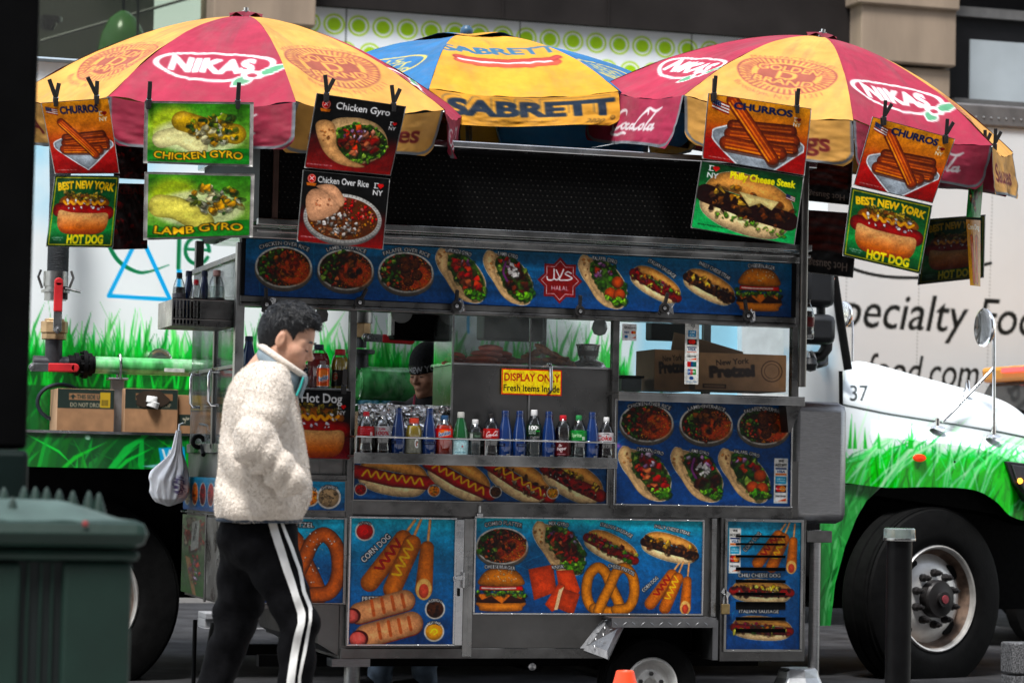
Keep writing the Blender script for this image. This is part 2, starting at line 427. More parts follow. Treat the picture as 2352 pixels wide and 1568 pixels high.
        fx = (gx-GX0)*sc-.5; fy = (gy-GY0)*sc-.5; ix, iy = np.floor(fx).astype(int), np.floor(fy).astype(int); u, v = fx-ix, fy-iy
        ok = (ix >= 0) & (iy >= 0) & (ix < b.shape[1]-1) & (iy < b.shape[0]-1); ix, iy = np.where(ok, ix, 0), np.where(ok, iy, 0)
        m = (b[iy, ix]*(1-u)+b[iy, ix+1]*u)*(1-v)+(b[iy+1, ix]*(1-u)+b[iy+1, ix+1]*u)*v
        s.put(S, np.where(ok, m, 0)*alpha, col)
    def clutter(s, inside, pal, n, r0, r1, seed=0, shade=.62, box=None):
        """many small overlapping pieces of food"""
        g = np.random.default_rng(seed); x0, y0, x1, y1 = box or (0, 0, s.w, s.h); k = 0; t = 0
        while k < n and t < n*20:
            t += 1; x, y = g.uniform(x0, x1), g.uniform(y0, y1)
            if not inside(x, y): continue
            k += 1; r = g.uniform(r0, r1); c = pal[g.integers(len(pal))]; c = tint(c, g.uniform(.75, 1.2)); ro = g.uniform(0, pi); e = r*g.uniform(.45, .9)
            s.ell(x+r*.12, y+r*.22, r*1.05, e*1.1, tint(c, .3), ro, alpha=.4)
            if r < 1.6: s.ell(x, y, r, e, c, ro, shade*.6); continue
            nv = 7; an = np.sort(g.uniform(0, 2*pi, nv)); rad = g.uniform(.62, 1.12, nv); cr, sr = cos(ro), sin(ro); px, py = r*rad*np.cos(an), e*1.15*rad*np.sin(an)
            S, d = s.sdp(np.stack([x+px*cr-py*sr, y+px*sr+py*cr], -1))
            if S is None: continue
            la = g.uniform(-2.4, -.8); gx_, gy_ = (s.X[S]-x)/r, (s.Y[S]-y)/r; li = gx_*cos(la)+gy_*sin(la)
            f = 1+shade*(.42*li+.22*np.sin(gx_*g.uniform(2, 6)+gy_*g.uniform(2, 6)+k)-.12)-.22*shade*np.clip(1+d/(r*.3), 0, 1)
            s.put(S, np.clip(.5-d*s.q, 0, 1), np.clip(np.asarray(c)*f[..., None]+.10*shade*np.clip(li-.35, 0, 1)[..., None], 0, 1))
        return s
    def sample(s, x, y):
        fx = np.clip(x/s.w*(s.nx-1), 0, s.nx-1.001); fy = np.clip(y/s.h*(s.ny-1), 0, s.ny-1.001)
        ix, iy = fx.astype(int), fy.astype(int); u, v = (fx-ix)[..., None], (fy-iy)[..., None]
        return (s.a[iy, ix]*(1-u)+s.a[iy, ix+1]*u)*(1-v)+(s.a[iy+1, ix]*(1-u)+s.a[iy+1, ix+1]*u)*v
    def sheet(s, fn, name, m, parent=None, base=None, gain=.85, flip=False):
        """fn(U,V) -> (...,3) world points, U right, V down in 0..1"""
        P = fn(s.X/s.w, s.Y/s.h)
        if m in (PRINT, PRINTP):
            gain *= .86; s.a *= (1+.16*(vnoise(np.stack([s.X, s.Y], -1), .55, 3)-.5)+.14*(vnoise(np.stack([s.X, s.Y], -1), .23, 5)-.5)+(.24 if m is PRINT else .08)*(fbm(np.stack([s.X, s.Y], -1), .10, 3, 6)-.5))[..., None]
        col = lin(np.clip(s.a, 0, 1))
        if m is WRAP: g_ = col.mean(-1, keepdims=True); col = np.clip(g_+(col-g_)*1.42, .002, 1)
        if m in (PRINT, PRINTP): col = col**1.22*1.12; g_ = col.mean(-1, keepdims=True); col = np.clip(g_+(col-g_)*1.14, .002, 1)
        return npmesh(name, P, gridquads(s.ny, s.nx, flip), m, parent, base, col*gain)
def flat(X0, X1, Z0, Z1, Y):
    return lambda U, V: np.stack([X0+(X1-X0)*U, np.full_like(U, Y), Z1+(Z0-Z1)*V], -1)
# ---------------------------------------------------------------- pictures of food
GREENS = [C('4a7a2c'), C('2c5a1e'), C('6a9a3c'), C('94b056'), C('36662a')]
REDS = [C('c23b25'), C('d8583a'), C('a62a1c'), C('e0805a'), C('b94a2e')]
RICE = [C('e8701a'), C('f08a2a'), C('d85c12'), C('f2a044')]
MEAT = [C('6b3a1e'), C('4a2817'), C('8a5530'), C('5b3a28'), C('3a1e12')]
WHT = [C('f2efe8'), C('e4ddd2'), C('cfc6ba')]
ONION = [C('8e5a86'), C('d9c6dc'), C('b58ab0')]
BUN = C('d89f62'); BUNL = C('f0d2a6'); PITA = C('e6c294')
def inell(cx, cy, rx, ry): return lambda x, y: ((x-cx)/rx)**2+((y-cy)/ry)**2 < 1
def label(c, t, x, y, h, w_, rot=0, arc=0): c.text(t, x, y, h, WHITE, w_, rot, 1, out=BLK, grow=.10, arc=arc)
def bowl(c, x, y, r, kind, seed=0):
    ry = r*.72
    c.ell(x, y+r*.12, r*1.02, ry*1.02, C('77716b'), shade=.5); c.ell(x, y, r, ry, C('d8d4cc'), shade=.3); c.ell(x, y, r*.93, ry*.92, C('3a2a1c'))
    ok = inell(x, y, r*.9, ry*.88)
    bx = (x-r, y-ry, x+r, y+ry)
    left = lambda a, b: ok(a, b) and a < x-r*.15-(b-y)*.25
    right = lambda a, b: ok(a, b) and a > x+r*.05-(b-y)*.6
    c.clutter(ok, [C('a8491c'), C('8c3a16'), C('7a3a1a')], 40, r*.06, r*.12, seed, box=bx)
    c.ell(x+r*.34, y+ry*.18, r*.56, ry*.62, C('c8591a'), soft=6); c.clutter(right, RICE, 170, r*.02, r*.042, seed+1, box=bx)
    c.clutter(left, GREENS, 44, r*.05, r*.13, seed+2, box=bx)
    c.clutter(lambda a, b: left(a, b) and b > y-ry*.5, REDS, 10, r*.06, r*.11, seed+3, box=bx)
    mid = inell(x+r*.02, y-ry*.15, r*.5, ry*.6)
    pal = {'chicken': [C('a8452a'), C('8e3620'), C('b85c34'), C('c27a44')], 'lamb': MEAT, 'falafel': [C('5a3216')], 'mix': REDS+MEAT}[kind]
    if kind == 'falafel':
        for i, (dx, dy) in enumerate([(-.05, -.45), (.3, -.35), (0, 0), (.4, .1), (.1, .38), (-.02, -.2)]):
            fx, fy = x+dx*r, y+dy*r*.8; c.ell(fx, fy, r*.2, r*.19, C('4e2a14'), shade=.9)
            c.clutter(inell(fx, fy, r*.17, r*.16), [C('6e3d1c'), C('3c2010'), C('8a5528')], 14, r*.02, r*.045, seed+9+i, box=(fx-r*.2, fy-r*.2, fx+r*.2, fy+r*.2))
    else: c.clutter(mid, pal, 34, r*.06, r*.16, seed+4, box=bx)
def gyro(c, x, y, s_, kind='chicken', seed=0):
    """folded pita pointing down right; s_ = overall width"""
    P_ = lambda q: [(x+a*s_, y+b*s_) for a, b in q]
    back = cat(P_([(-.5, -.32), (-.42, -.5), (-.3, -.46), (-.1, -.42), (.12, -.36), (.34, -.16), (.48, .1), (.46, .34), (.4, .48), (.2, .5), (-.05, .38), (-.25, .12), (-.42, -.1)]), 6, True)
    c.poly(back, tint(PITA, .94), shade=.3, edge=C('e8d8c0'), ew=1.2)
    fill = cat(P_([(-.26, -.34), (-.05, -.42), (.18, -.33), (.36, -.1), (.47, .15), (.44, .42), (.2, .4), (-.02, .18), (-.2, -.08)]), 6, True)
    c.poly(fill, C('46682a'))
    pc = np.asarray(fill)
    def ins(a, b, k=.86):
        cx, cy = x+.12*s_, y+.02*s_; a, b = cx+(a-cx)/k, cy+(b-cy)/k
        p = pc; r_ = False
        for (ax, ay), (bx, by) in zip(p, np.roll(p, -1, 0)):
            if (ay > b) != (by > b) and a < (bx-ax)*(b-ay)/(by-ay)+ax: r_ = not r_
        return r_
    bx = (x-.3*s_, y-.45*s_, x+.5*s_, y+.5*s_)
    c.clutter(lambda a, b: ins(a, b, 1.0) and not ins(a, b, .7), GREENS, 60, s_*.04, s_*.085, seed, box=bx)
    pal = {'chicken': REDS, 'lamb': [C('5a2a20'), C('7a3a2a'), C('45201a')], 'falafel': GREENS[:4]+[C('b04a20')], 'mix': REDS+[C('6a3226')]}[kind]
    c.clutter(lambda a, b: ins(a, b, .74), pal, 26, s_*.06, s_*.12, seed+1, box=bx)
    c.clutter(lambda a, b: ins(a, b, .9) and b < y-.12*s_, ONION+REDS[:2], 9, s_*.04, s_*.09, seed+2, box=bx)
    if kind == 'lamb':
        c.clutter(inell(x+.12*s_, y-.12*s_, s_*.15, s_*.15), [C('ece9e6'), C('dcd8d6')], 12, s_*.035, s_*.08, seed+7, .3, box=(x-.1*s_, y-.3*s_, x+.4*s_, y+.15*s_))
        c.stroke(P_([(-.06, -.3), (-.1, -.1), (-.02, .06)]), s_*.05, C('6d3a6a'), .4, 5)
    if kind == 'falafel':
        for a, b in ((.3, .0), (.16, .22), (.34, .24)): c.ell(x+a*s_, y+b*s_, s_*.12, s_*.12, C('8f4418'), shade=.8)
    c.clutter(lambda a, b: ins(a, b, .98) and b > y+.28*s_, [C('7fc23a'), C('a4dc58'), C('57a02c')], 18, s_*.04, s_*.08, seed+3, box=bx)
    flap = cat(P_([(-.5, -.3), (-.45, -.47), (-.32, -.5), (-.26, -.38), (-.27, -.14), (-.2, .08), (-.04, .28), (.22, .47), (.08, .48), (-.12, .34), (-.3, .08), (-.42, -.12)]), 6, True)
    c.poly(flap, PITA, shade=.3)
    c.clutter(inell(x-.36*s_, y-.28*s_, s_*.1, s_*.17), [C('b97a48'), C('c98d58')], 5, s_*.02, s_*.04, seed+4, shade=.1, box=(x-.5*s_, y-.5*s_, x-.2*s_, y))
def gyro_wide(c, x, y, w_, h, seed=0):
    P_ = lambda q: [(x+a*w_, y+b*h) for a, b in q]
    c.poly(cat(P_([(-.3, -.3), (0, -.46), (.3, -.38), (.46, -.1), (.44, .2), (.2, .42), (-.1, .3)]), 6, True), PITA, shade=.4)
    ok = lambda a, b: ((a-x-.1*w_)/(.37*w_))**2+((b-y-.02*h)/(.37*h))**2 < 1; co = lambda a, b: ((a-x-.12*w_)/(.27*w_))**2+((b-y)/(.27*h))**2 < 1; bx = (x-.5*w_, y-.5*h, x+.5*w_, y+.5*h)
    c.ell(x+.1*w_, y+.02*h, .37*w_, .36*h, C('2c4a1a')); c.clutter(lambda a, b: ok(a, b) and not co(a, b), GREENS+[C('86b84a')], 90, 4, 9, seed, box=bx)
    c.clutter(co, [C('a83a26'), C('c05a3c'), C('8c2c1e'), C('c87a5a'), C('b04430'), C('d0907a')], 46, 7, 15, seed+1, box=bx); c.clutter(lambda a, b: co(a, b) and b < y-.02*h and a < x+.2*w_, ONION, 9, 4, 11, seed+2, box=bx)
    c.poly(cat(P_([(-.48, -.2), (-.4, -.34), (-.26, -.3), (-.2, -.1), (-.16, .12), (0, .34), (.24, .46), (.1, .5), (-.14, .44), (-.34, .22)]), 6, True), C('d8a878'), shade=.35)
    c.clutter(inell(x-.32*w_, y-.1*h, .1*w_, .16*h), [C('a8643c'), C('b87848')], 9, 2, 5, seed+3, .2, box=bx)
def sub(c, x, y, L, rot, kind, seed=0, fat=.42):
    """long roll seen from the side, filling between two bun halves"""
    c_, n_ = cos(rot), sin(rot)
    T = lambda q: [(x+(a*c_-b*n_)*L, y+(a*n_+b*c_)*L) for a, b in q]
    f = fat/.42
    low = cat(T([(-.5, .02*f), (-.44, .14*f), (-.2, .21*f), (.15, .22*f), (.4, .17*f), (.5, .04*f), (.4, .02), (-.4, -.02)]), 6, True)
    top = cat(T([(-.49, -.04*f), (-.42, -.17*f), (-.2, -.24*f), (.15, -.23*f), (.4, -.16*f), (.49, -.04*f), (.3, -.06*f), (-.3, -.07*f)]), 6, True)
    c.poly(top, BUN, shade=.5, edge=C('d8c8b0'), ew=.8); c.poly(low, BUNL, shade=.5, edge=C('d8c8b0'), ew=.8)
    def band(a0, b0, a1, b1):
        def f_(X, Y):
            dx, dy = (X-x)/L, (Y-y)/L; a, b = dx*c_+dy*n_, -dx*n_+dy*c_
            return a0 < a < a1 and b0 < b < b1
        return f_
    bx = (x-L*.55, y-L*.5, x+L*.55, y+L*.5)
    bn = band(-.47, -.1*f, .47, .1*f)
    if kind == 'italian':
        c.stroke(T([(-.47, .0), (0, .03), (.47, .02)]), L*.16*f, C('7a241a'), .6)
        c.clutter(bn, [C('4f8f2a'), C('c8c060'), C('b02c22'), C('e08a30'), C('8a2a4a'), C('6a1e16')], 60, L*.025, L*.06, seed, box=bx)
    elif kind == 'philly':
        c.stroke(T([(-.46, .0), (0, .03), (.46, .02)]), L*.15*f, C('2c140c'))
        c.clutter(bn, MEAT, 60, L*.025, L*.06, seed, box=bx)
        c.clutter(band(-.4, -.12*f, .42, -.02*f), [C('e09a3a'), C('f0c060')], 10, L*.03, L*.07, seed+1, box=bx)
    elif kind == 'chili':
        c.stroke(T([(-.48, .0), (0, .02), (.48, .0)]), L*.17*f, C('8a2a1c'), .6)
        c.clutter(bn, [C('4a1a18'), C('6a2a20'), C('3a120e'), C('7a3a2a')], 50, L*.02, L*.05, seed, box=bx)
        c.clutter(band(-.42, -.12*f, .42, -.03*f), [C('f0c03a'), C('f4d470')], 14, L*.03, L*.06, seed+1, box=bx)
        c.clutter(bn, WHT, 8, L*.012, L*.02, seed+2, box=bx)
    elif kind == 'mustard':
        c.stroke(T([(-.53, .0), (0, .04), (.53, .0)]), L*.17*f, C('9a2c1c'), .7)
        c.stroke(T([(-.44+.88*i/14, (-.045 if i % 2 else .045)) for i in range(15)]), L*.032, C('e0a81c'), .4, 4)
    elif kind == 'onion':
        c.stroke(T([(-.53, .0), (0, .04), (.53, .0)]), L*.17*f, C('9a2c1c'), .7)
        c.clutter(bn, [C('5a2c18'), C('7a4a28'), C('d8c8a8'), C('c89a50')], 46, L*.02, L*.05, seed, box=bx)
        c.stroke(T([(-.40+.8*i/10, (-.06 if i % 2 else .03)) for i in range(11)]), L*.03, C('dca830'), .4, 4)
def burger(c, x, y, s_, seed=0):
    P_ = lambda q: [(x+a*s_, y+b*s_) for a, b in q]
    c.poly(cat(P_([(-.46, .26), (.46, .26), (.46, .38), (.36, .46), (-.36, .46), (-.46, .38)]), 5, True), C('c98046'), shade=.5)
    c.poly(cat(P_([(-.48, .1), (.48, .1), (.5, .2), (.44, .28), (-.44, .28), (-.5, .2)]), 5, True), C('3c1c10'), shade=.6)
    c.poly(P_([(-.5, .1), (-.2, .08), (.06, .1), (.5, .1), (.42, .2), (.2, .12), (.02, .3), (-.2, .14), (-.4, .22)]), C('ea8a22'), shade=.2)
    c.clutter(lambda a, b: abs(a-x) < .52*s_ and abs(b-y-.06*s_) < .07*s_, GREENS[2:]+[C('8cc83c')], 46, s_*.03, s_*.07, seed, box=(x-.55*s_, y-.1*s_, x+.55*s_, y+.2*s_))
    c.poly(P_([(-.45, -.08), (.45, -.08), (.46, .02), (-.46, .02)]), C('c2301e'), shade=.5)
    c.stroke(P_([(-.4, -.03), (-.1, -.02), (.3, -.03)]), s_*.03, C('ead8d0'))
    c.poly(cat(P_([(-.46, -.1), (-.44, -.26), (-.28, -.42), (0, -.48), (.28, -.42), (.44, -.26), (.46, -.1), (0, -.06)]), 6, True), C('cf8340'), shade=.55)
    c.clutter(inell(x, y-.3*s_, s_*.36, s_*.14), [C('f4e6c4'), C('e8d4a4')], 26, s_*.012, s_*.02, seed+1, shade=0, box=(x-.4*s_, y-.48*s_, x+.4*s_, y-.12*s_))
def corndogs(c, x, y, s_):
    P_ = lambda q: [(x+a*s_, y+b*s_) for a, b in q]
    for q in ([(.02, -.3), (.16, -.5)], [(.14, -.27), (.24, -.52)], [(.33, -.25), (.35, -.5)]):
        c.stroke(P_(q), s_*.035, C('d8a070'), .4)
    O = C('bc7039')
    c.stroke(P_([(-.38, .28), (.02, -.26)]), s_*.23, C('9a4a18'), 0); c.stroke(P_([(-.38, .27), (.02, -.27)]), s_*.22, O, .5)
    c.stroke(P_([(-.1, .36), (.13, -.2)]), s_*.23, C('9a4a18'), 0); c.stroke(P_([(-.1, .35), (.13, -.21)]), s_*.22, O, .5)
    c.stroke(P_([(.29, .36), (.32, -.16)]), s_*.2, O, .5, taper=[1.1, .85])
    c.ell(x+.29*s_, y+.36*s_, s_*.1, s_*.135, C('e8b878'), shade=.2); c.ell(x+.29*s_, y+.38*s_, s_*.062, s_*.09, C('c05848'), shade=.3)
    z = lambda ax, ay, bx, by, n, am: [(ax+(bx-ax)*i/n+(am if i % 2 else -am)*.8, ay+(by-ay)*i/n+(am if i % 2 else -am)*.5) for i in range(n+1)]
    c.stroke(P_(z(-.28, .12, -.03, -.24, 8, .05)), s_*.03, C('9a2018'), .5, 5)
    c.stroke(P_(z(-.06, .2, .12, -.22, 8, .055)), s_*.035, C('ecae1e'), .4, 5)
def pretzel(c, x, y, s_, col=C('aa603a'), salt=True, seed=3):
    P_ = lambda q: [(x+a*s_, y+b*s_) for a, b in q]; w_ = s_*.19
    loop = [(-.1, .1), (.18, .3), (.3, .42), (.2, .43), (-.02, .12), (-.14, -.06), (-.2, -.36), (-.38, -.4), (-.45, -.15), (-.44, .2), (-.3, .4), (-.05, .46), (.16, .42)]
    right = [(a*-1, b) for a, b in loop]
    A_ = [(-.12, .4), (-.34, .36), (-.45, .12), (-.42, -.22), (-.26, -.4), (-.1, -.3), (.02, -.02), (.14, .22), (.22, .42)]
    B_ = [(.12, .4), (.34, .36), (.45, .12), (.42, -.22), (.26, -.4), (.1, -.3), (-.02, -.02), (-.14, .22), (-.22, .42)]
    for q in (A_, [(-.3, .38), (0, .44), (.3, .38)], B_):
        c.stroke(P_(q), w_*1.06, tint(col, .45), 0, 6); c.stroke(P_(q), w_, col, .6, 6)
    if salt:
        c.clutter(lambda a, b: inell(x, y-.3*s_, s_*.4, s_*.14)(a, b) or inell(x, y+.1*s_, s_*.2, s_*.3)(a, b), [C('f4ede4')], 40, s_*.008, s_*.016, seed, shade=0, box=(x-.5*s_, y-.5*s_, x+.5*s_, y+.5*s_))
def knish(c, x, y, s_):
    P_ = lambda q: [(x+a*s_, y+b*s_) for a, b in q]; O = C('d2591e')
    c.poly(P_([(-.48, -.36), (-.02, -.46), (.06, .06), (-.36, .22)]), O, shade=.3)
    c.poly(P_([(.04, -.34), (.36, -.36), (.5, .02), (.44, .14), (.1, .0)]), tint(O, 1.08), shade=.3)
    c.poly(P_([(.14, -.02), (.5, .1), (.38, .5), (.0, .34)]), tint(O, .9), shade=.3)
    c.poly(P_([(-.16, .3), (.1, -.12), (.22, -.06), (.1, .36), (-.02, .44)]), O, shade=.3)
    c.poly(P_([(.02, .4), (.1, .02), (.2, -.04), (.16, .06), (.08, .4)]), C('f0cfa8'))
def sauce(c, x, y, r, col, rough=0, t=None, seed=0):
    c.ell(x, y, r*1.12, r*1.12, C('dcd6ce'), shade=.2); c.ell(x, y, r*.95, r*.95, col, shade=.4)
    if rough: c.clutter(inell(x, y, r*.85, r*.85), [tint(col, .6), tint(col, 1.4), col], 24, r*.08, r*.2, seed, box=(x-r, y-r, x+r, y+r))
    else: c.stroke([(x-r*.4, y+r*.1), (x, y-r*.3), (x+r*.35, y), (x, y+r*.35)], r*.2, tint(col, 1.35), .4, 5)
    if t: label(c, t, x, y-r*1.0, r*.3, r*1.5, arc=1.2)
def pretzeldog(c, x, y, s_):
    P_ = lambda q: [(x+a*s_, y+b*s_) for a, b in q]
    for dx, dy, k in ((-.08, -.2, .9), (.02, .12, 1)):
        c.stroke(P_([(-.28+dx, .08+dy), (.34+dx, -.1+dy)]), s_*.34*k, C('8a3418')); c.stroke(P_([(-.28+dx, .07+dy), (.34+dx, -.11+dy)]), s_*.33*k, C('d29870'), .55)
        for i in range(4): c.stroke(P_([(-.12+.14*i+dx, -.1+dy-.03*i), (-.08+.14*i+dx, .1+dy-.04*i)]), s_*.045, C('b84a28'), alpha=.6)
        c.ell(x+(-.38+dx)*s_, y+(.11+dy)*s_, s_*.13*k, s_*.12*k, C('5a1812')); c.ell(x+(-.4+dx)*s_, y+(.12+dy)*s_, s_*.115*k, s_*.105*k, C('c0605a'), shade=.6)
def bighotdog(c, x, y, s_, seed=0):
    P_ = lambda q: [(x+a*s_, y+b*s_) for a, b in q]
    c.poly(cat(P_([(-.42, -.1), (-.36, -.26), (0, -.3), (.36, -.24), (.42, -.1), (0, .0)]), 6, True), C('a86838'), shade=.4)
    c.stroke(P_([(-.42, -.02), (0, -.04), (.42, .02)]), s_*.24, C('8a1c18'), .7)
    bx = (x-.45*s_, y-.4*s_, x+.45*s_, y+.05*s_)
    c.clutter(lambda a, b: abs(a-x) < .36*s_ and -.34*s_ < b-y < -.18*s_, [C('8a7a2a'), C('b59a3a'), C('6a5a1e'), C('c8b060')], 46, s_*.025, s_*.05, seed, box=bx)
    c.stroke(P_([(-.36+.72*i/12, -.14+(.02 if i % 2 else -.03)) for i in range(13)]), s_*.05, C('eaa020'), .4, 4)
    c.clutter(lambda a, b: abs(a-x) < .38*s_ and -.2*s_ < b-y < -.0*s_, [C('f4f0f2'), C('e2d4e0')], 18, s_*.02, s_*.036, seed+1, shade=.2, box=bx)
    bun = cat(P_([(-.44, .06), (-.4, -.02), (-.2, .02), (.2, .03), (.4, .02), (.45, .1), (.42, .28), (.3, .38), (0, .4), (-.3, .38), (-.42, .26)]), 6, True)
    S, d = c.sdp(bun)
    if S:
        v = np.clip((c.Y[S]-(y))/(.4*s_), 0, 1)[..., None]; col = np.asarray(C('f2c48e'))*(1-v)+np.asarray(C('a84a1e'))*v
        c.put(S, np.clip(.5-d*c.q, 0, 1), np.clip(col*(1+.25*np.clip(-d/(.1*s_), 0, 1)[..., None]-.15), 0, 1))
def churros(c, x, y, s_):
    P_ = lambda q: [(x+a*s_, y+b*s_) for a, b in q]
    c.poly(cat(P_([(-.52, .0), (-.44, -.08), (0, -.2), (.44, -.06), (.52, .02), (.44, .1), (.06, .42), (-.04, .42), (-.44, .12)]), 5, True), C('b9c2cb'), shade=.3, edge=C('e4eaf0'), ew=s_*.018)
    O = C('a4481c')
    def log(a, b, w_, k):
        n_ = (b[1]-a[1], a[0]-b[0]); L_ = math.hypot(*n_); n_ = (n_[0]/L_, n_[1]/L_)
        c.stroke(P_([(a[0]+.01, a[1]+.03), (b[0]+.01, b[1]+.03)]), s_*w_, C('4a1a0c'), alpha=.6); c.stroke(P_([a, b]), s_*w_, tint(C('8a3f1e'), k), .6)
        for o, kk in ((-.33, 1.5), (-.08, 1.25), (.2, 1.05)):
            c.stroke(P_([(a[0]+n_[0]*o*w_, a[1]+n_[1]*o*w_), (b[0]+n_[0]*o*w_, b[1]+n_[1]*o*w_)]), s_*w_*.15, tint(C('b0602f'), k*kk), .4, alpha=.85)
    log((-.30, -.13), (.36, -.17), .14, .8); log((-.32, -.03), (.40, -.06), .15, .95); log((.08, .05), (.40, .03), .13, .9); log((-.36, .08), (.26, .10), .16, 1.05); log((-.33, -.42), (.18, .18), .15, 1.1)
def iny(c, x, y, h, red=C('d02028')):
    c.text('I', x-h*.55, y-h*.62, h*.9, WHITE, bold=1); c.text('NY', x, y+h*.62, h*.9, WHITE, bold=1)
    c.ell(x+h*.2, y-h*.75, h*.3, h*.3, red); c.ell(x+h*.68, y-h*.75, h*.3, h*.3, red); c.poly([(x-h*.06, y-h*.65), (x+h*.94, y-h*.65), (x+h*.44, y-h*.1)], red)
    for a in (-.75, -.35): 
        c.rect(x+a*h, y-h*1.1, x+(a+.4)*h*1.0, y-h*.98, WHITE); c.rect(x+a*h, y-h*.27, x+(a+.4)*h, y-h*.15, WHITE)
def usflag(c, x, y, w_):
    h = w_*.6
    Q = lambda u, v: (x+u*w_, y+v*h+u*w_*.28+.05*h*sin(u*6))
    for i in range(7):
        c.poly([Q(0, i/7), Q(.5, i/7), Q(1, i/7), Q(1, (i+1)/7), Q(.5, (i+1)/7), Q(0, (i+1)/7)], C('9a2026') if i % 2 == 0 else WHITE)
    c.poly([Q(0, 0), Q(.5, 0), Q(.5, .55), Q(0, .55)], C('1c2c5a'))
    for i in range(4):
        for j in range(3): p = Q(.07+.12*i, .1+.17*j); c.ell(p[0], p[1], w_*.014, w_*.014, WHITE)
def waves(c, seed=0):
    """blue background of the menu boards"""
    n = fbm(np.stack([c.X/c.w*2, c.Y/c.h*3], -1), 2.2, 4, seed)-.5
    c.a *= (1+.55*n)[..., None]
    g = np.random.default_rng(seed)
    for k in range(5):
        x0 = g.uniform(-.2, .6)*c.w; y0 = g.uniform(.1, .9)*c.h; r = g.uniform(.2, .5)*c.w
        c.stroke([(x0+r*cos(t), y0+.6*r*sin(t)) for t in np.linspace(3, 5.4, 14)], 1.6, C('5ac8e8'), alpha=.25)
    return c
MENU_BG = [(0, C('35b6cf')), (.25, C('1b96b4')), (.5, C('13639a')), (1, C('0e4d86'))]
MENU_DK = [(0, C('166c86')), (.4, C('125a86')), (1, C('0e487c'))]
# ---------------------------------------------------------------- ground
ASPH = mat('asphalt', (.032, .032, .034), .8, 0, .5, 3, .5, 220, dirt=.6, dirtcol=(.012, .012, .012), spec=.06)
CONC = mat('concrete', (.27, .26, .25), .85, 0, .2, 3, .3, 120, dirt=.4, dirtcol=(.12, .115, .11))
tag(MB().add([(-90, -.9, 0), (120, -.9, 0), (120, 12, 0), (-90, 12, 0)], [(0, 1, 2, 3)]).build('road', ASPH), None, None, kind='structure')
tag(MB().box(-90, 120, -1.05, -.9, -.3, .158).build('kerb', mat('granite_kerb', (.3, .3, .3), .8, 0, .3, 40), bevel=.015), None, None, kind='structure')
tag(MB().box(-90, 120, -60, -1.05, -.3, .15).build('pavement', CONC), None, None, kind='structure')
tag(MB().box(-90, 120, 12, 30, -.3, .15).build('pavement', CONC), None, None, kind='structure')
tag(MB().add([(-300, -300, -.32), (400, -300, -.32), (400, 400, -.32), (-300, 400, -.32)], [(0, 1, 2, 3)]).build('ground', ASPH), None, None, kind='structure')
# ---------------------------------------------------------------- building across the street
BY = 16.0
STONE = mat('limestone', (.27, .205, .148), .85, 0, .16, 3, .25, 30, dirt=.55, dirtcol=(.17, .13, .10), stretch=(1, 1, .25))
DARKM = mat('dark_spandrel', (.020, .017, .016), .6, 0, .25, 2, .03, 30, spec=.08)
WDARK = mat('window_frame_black', (.008, .008, .009), .35)
bld = thing('office_building', 'beige stone and dark metal building with green ring pattern windows across the street', 'building', (PX(1200, BY), BY, .15))
b = MB()
x0, x1, z0, z1 = R(722, -300, 1962, 61, BY); b.box(x0, x1, BY-.12, BY+.3, z0, z1+6)
for px in (1148, 1390): b.box(PX(px, BY, 30)-.012, PX(px, BY, 30)+.012, BY-.135, BY-.119, z0, z1+6)
b.build('spandrel', DARKM, bld)
# ring pattern
PXW, PXH = 1320, 420
cv = Cv(PXW, PXH, .5, C('e6eaec'))
for j in range(7):
    for i in range(26):
        x = 6+i*53.2+(0 if j % 2 == 0 else 26); y = 36+j*60
        cv.ell(x, y, 23.5, 23.5, C('b4d822')); cv.ell(x, y, 19, 19, C('eceff0')); cv.ell(x, y, 15, 15, C('a0cc14'))
for x in (85, 470, 866, 1250): cv.stroke([(x, 0), (x, PXH)], 2.4, C('3a4038'))
x0, x1, z0, z1 = R(700, 33, 2020, 453, BY)
zt = PZ(61, BY, 1342)
RING = mat('ring_glass', (1, 1, 1), .25, 0, .03, 2, vcol=True, spec=.5)
cv.sheet(flat(x0, x1, zt-(z1-z0), zt, BY), 'ring_window', RING, bld, gain=1.0)
MB().box(x0, x1, BY+.02, BY+.3, .15, zt).build('panel_backing', DARKM, bld)
# pilasters
def pil(xa, xb, ycut, xin):
    m = MB(); X0, X1, _, zc = R(xa, ycut, xb, ycut+200, BY-.3)
    m.box(X0, X1, BY-.45, BY+.4, zc, zc+9); m.box(X0+.03, X1-xin, BY-.38, BY+.4, zc-1.6, zc-.03); m.box(X0+.03, X1-xin-.02, BY-.37, BY+.4, .15, zc-1.62)
    zz = zc+ .02
    return m.build('stone_pilaster', STONE, bld, bevel=.02)
pil(482, 716, 58, .08); 
m = MB(); X0, X1, _, zc = R(1962, 258/2, 2186, 300, BY-.3)
pil(1964, 2182, 150, .04)
X0, X1, Z0, Z1 = R(1964, -100, 2182, 22, BY-.3); MB().box(X0-.04, X1+.04, BY-.5, BY+.4, Z0, Z1+4).build('stone_band', STONE, bld, bevel=.02)
